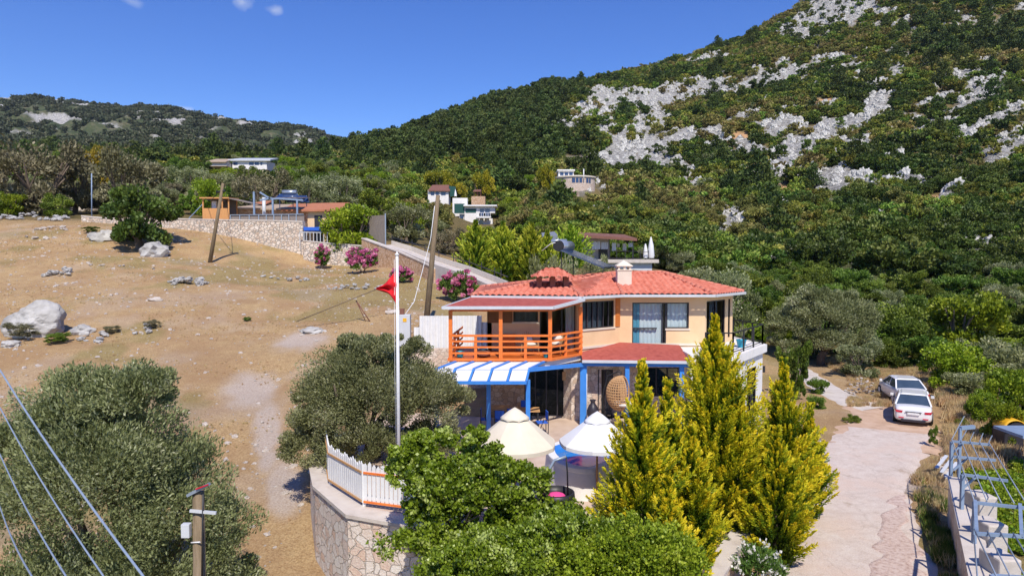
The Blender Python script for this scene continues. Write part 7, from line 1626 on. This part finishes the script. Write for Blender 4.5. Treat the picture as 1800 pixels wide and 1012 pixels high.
# terrace house with washing
D = 90; e = empty('house', ((1060-900)/F*D, D, W(0, 478, D).z), 'house with a wide brown canopy and an open terrace full of washing', 'house')
hbox(e, 'floor_slab', 1030, 1158, D, 8, 456, 462, 'concrete'); hbox(e, 'lower_wall', 1030, 1146, D+.6, 7, 462.1, 485, 'gutter'); hbox(e, 'wall', 1026, 1070, D+4, 4, 412, 455.9, 'concrete')
MB().slab([((1014-900)/F*D, D-.6, W(0, 412.5, D).z), ((1119-900)/F*D, D-.2, W(0, 419, D).z), ((1112-900)/F*D, D+7, W(0, 412, D+7).z), ((1020-900)/F*D, D+7, W(0, 408, D+7).z)], .35).build('canopy', M['brownroof'], e)
for px in (1070.5, 1112.5): MB().bar((W(px, 456, D+.3).x, D+.3, W(0, 456, D).z), (W(px, 456, D+.3).x, D+.3, W(0, 418, D).z), .13).build('post', M['dark'], e)
hbox(e, 'door', 1052, 1068, D+3.9, .05, 436, 455, 'dark')
mb = MB(); mb.bar(W(1072, 440, D+.2), W(1140, 443, D+.2), .06); mb.bar(W(1072, 453, D+.2), W(1140, 454, D+.2), .06); [mb.bar(W(px, 455, D+.2), W(px, 440, D+.2), .07) for px in (1072, 1084, 1099, 1112, 1126, 1140)]; mb.build('railing', M['dark'], e)
for i, (pa, pb, pt, pb2, mt, lab) in enumerate(((1041, 1055, 424, 438, 'white', 'white sheet hanging at the left of the terrace line'), (1057, 1069, 425, 438, 'whitecanvas', 'pale blue-white sheet hanging beside the white sheet'), (1076, 1083, 427, 441, 'white', 'white shirt hanging right of the terrace post'), (1085, 1089, 428, 434, 'canvas', 'small beige cloth on the terrace line'), (1095, 1101, 428, 440, 'cushion', 'dusky pink towel on the terrace line'), (1105, 1112, 427, 434, 'white', 'small white cloth at the right end of the terrace line'))):
    mb = MB(); P_ = []; N_ = 10
    for k in range(N_+1): px = pa+(pb-pa)*k/N_; P_ += [W(px, pb2+math.sin(k*2)*.6, D+1+.06*math.sin(k*1.4)), W(px, pt, D+1+.03*math.sin(k*1.4))]
    mb.add(P_, [(2*k, 2*k+2, 2*k+3, 2*k+1) for k in range(N_)]); o = mb.build('washing', M[mt]); s_ = o.modifiers.new('s', 'SOLIDIFY'); s_.thickness = .03; tag(o, lab, 'laundry', 'washing on the terrace')
tag(MB().tube([W(1030, 424, D+1), W(1070, 425, D+1), W(1113, 426, D+1)], .02, 4).build('clothes_line', M['black']), 'clothes line strung across the open terrace', 'line')
for (px, pt, w_, lab) in ((1134, 427, .55, 'closed white parasol, the shorter one on the terrace'), (1143.5, 415, .75, 'closed white parasol, the taller one at the terrace edge')):
    x_ = (px-900)/F*(D+.9); zb2 = W(0, 452, D+.9).z; zt2 = W(0, pt, D+.9).z; e = empty('closed_parasol', (x_, D+.9, zb2-.4), lab, 'parasol'); MB().lathe((x_, D+.9, zb2-.1), [(w_*.5, 0), (w_*.62, .3), (w_*.45, (zt2-zb2)*.6), (.08, zt2-zb2)], 9, wob=.12).build('canopy', M['whitecanvas'], e); MB().tube([(x_, D+.9, zb2-.4), (x_, D+.9, zb2+.2)], .04, 6).build('pole', M['dark'], e)
# dark roof with white gable behind the hedge
D = 94; e = empty('house', ((968-900)/F*D, D, W(0, 440, D).z), 'house with a dark roof and white gable half hidden by the hedge conifers', 'house')
hbox(e, 'wall', 957, 982, D+.5, 6, 417, 440, 'whitewall'); MB().slab([((954-900)/F*D, D-.3, W(0, 417.5, D).z), ((980-900)/F*D, D-.3, W(0, 413, D).z), ((979-900)/F*D, D+6, W(0, 407, D+6).z), ((955-900)/F*D, D+6, W(0, 409, D+6).z)], .5).build('roof', M['greyroof'], e)
MB().bar(W(957, 423, D-.4), W(972, 443, D-.4), .25).build('stair_wall', M['whitewall'], e)
hh = W(985, 437, 80); heater('solar_heater', 'second solar heater with dark panels half hidden by the olive behind the roof', (hh.x, 80, hh.z-1.2), R(-80), 1.2, mat='solar')
# ---------------------------------------------------------------- the air
hz_ = MB().box(-3400, 3400, -16.5, 2680, -12, 900).build('haze', bpy.data.materials.new('haze'), None); hm = hz_.data.materials[0]; hm.use_nodes = True; ht = hm.node_tree; ht.nodes.clear()
ho_ = ht.nodes.new('ShaderNodeOutputMaterial'); pv = ht.nodes.new('ShaderNodeVolumePrincipled'); pv.inputs['Color'].default_value = (.74, .84, 1, 1); pv.inputs['Density'].default_value = .00004; pv.inputs['Anisotropy'].default_value = .2
ht.links.new(pv.outputs[0], ho_.inputs['Volume']); tag(hz_, 'thin bluish air between the house and the distant ridge', 'haze', kind='stuff')
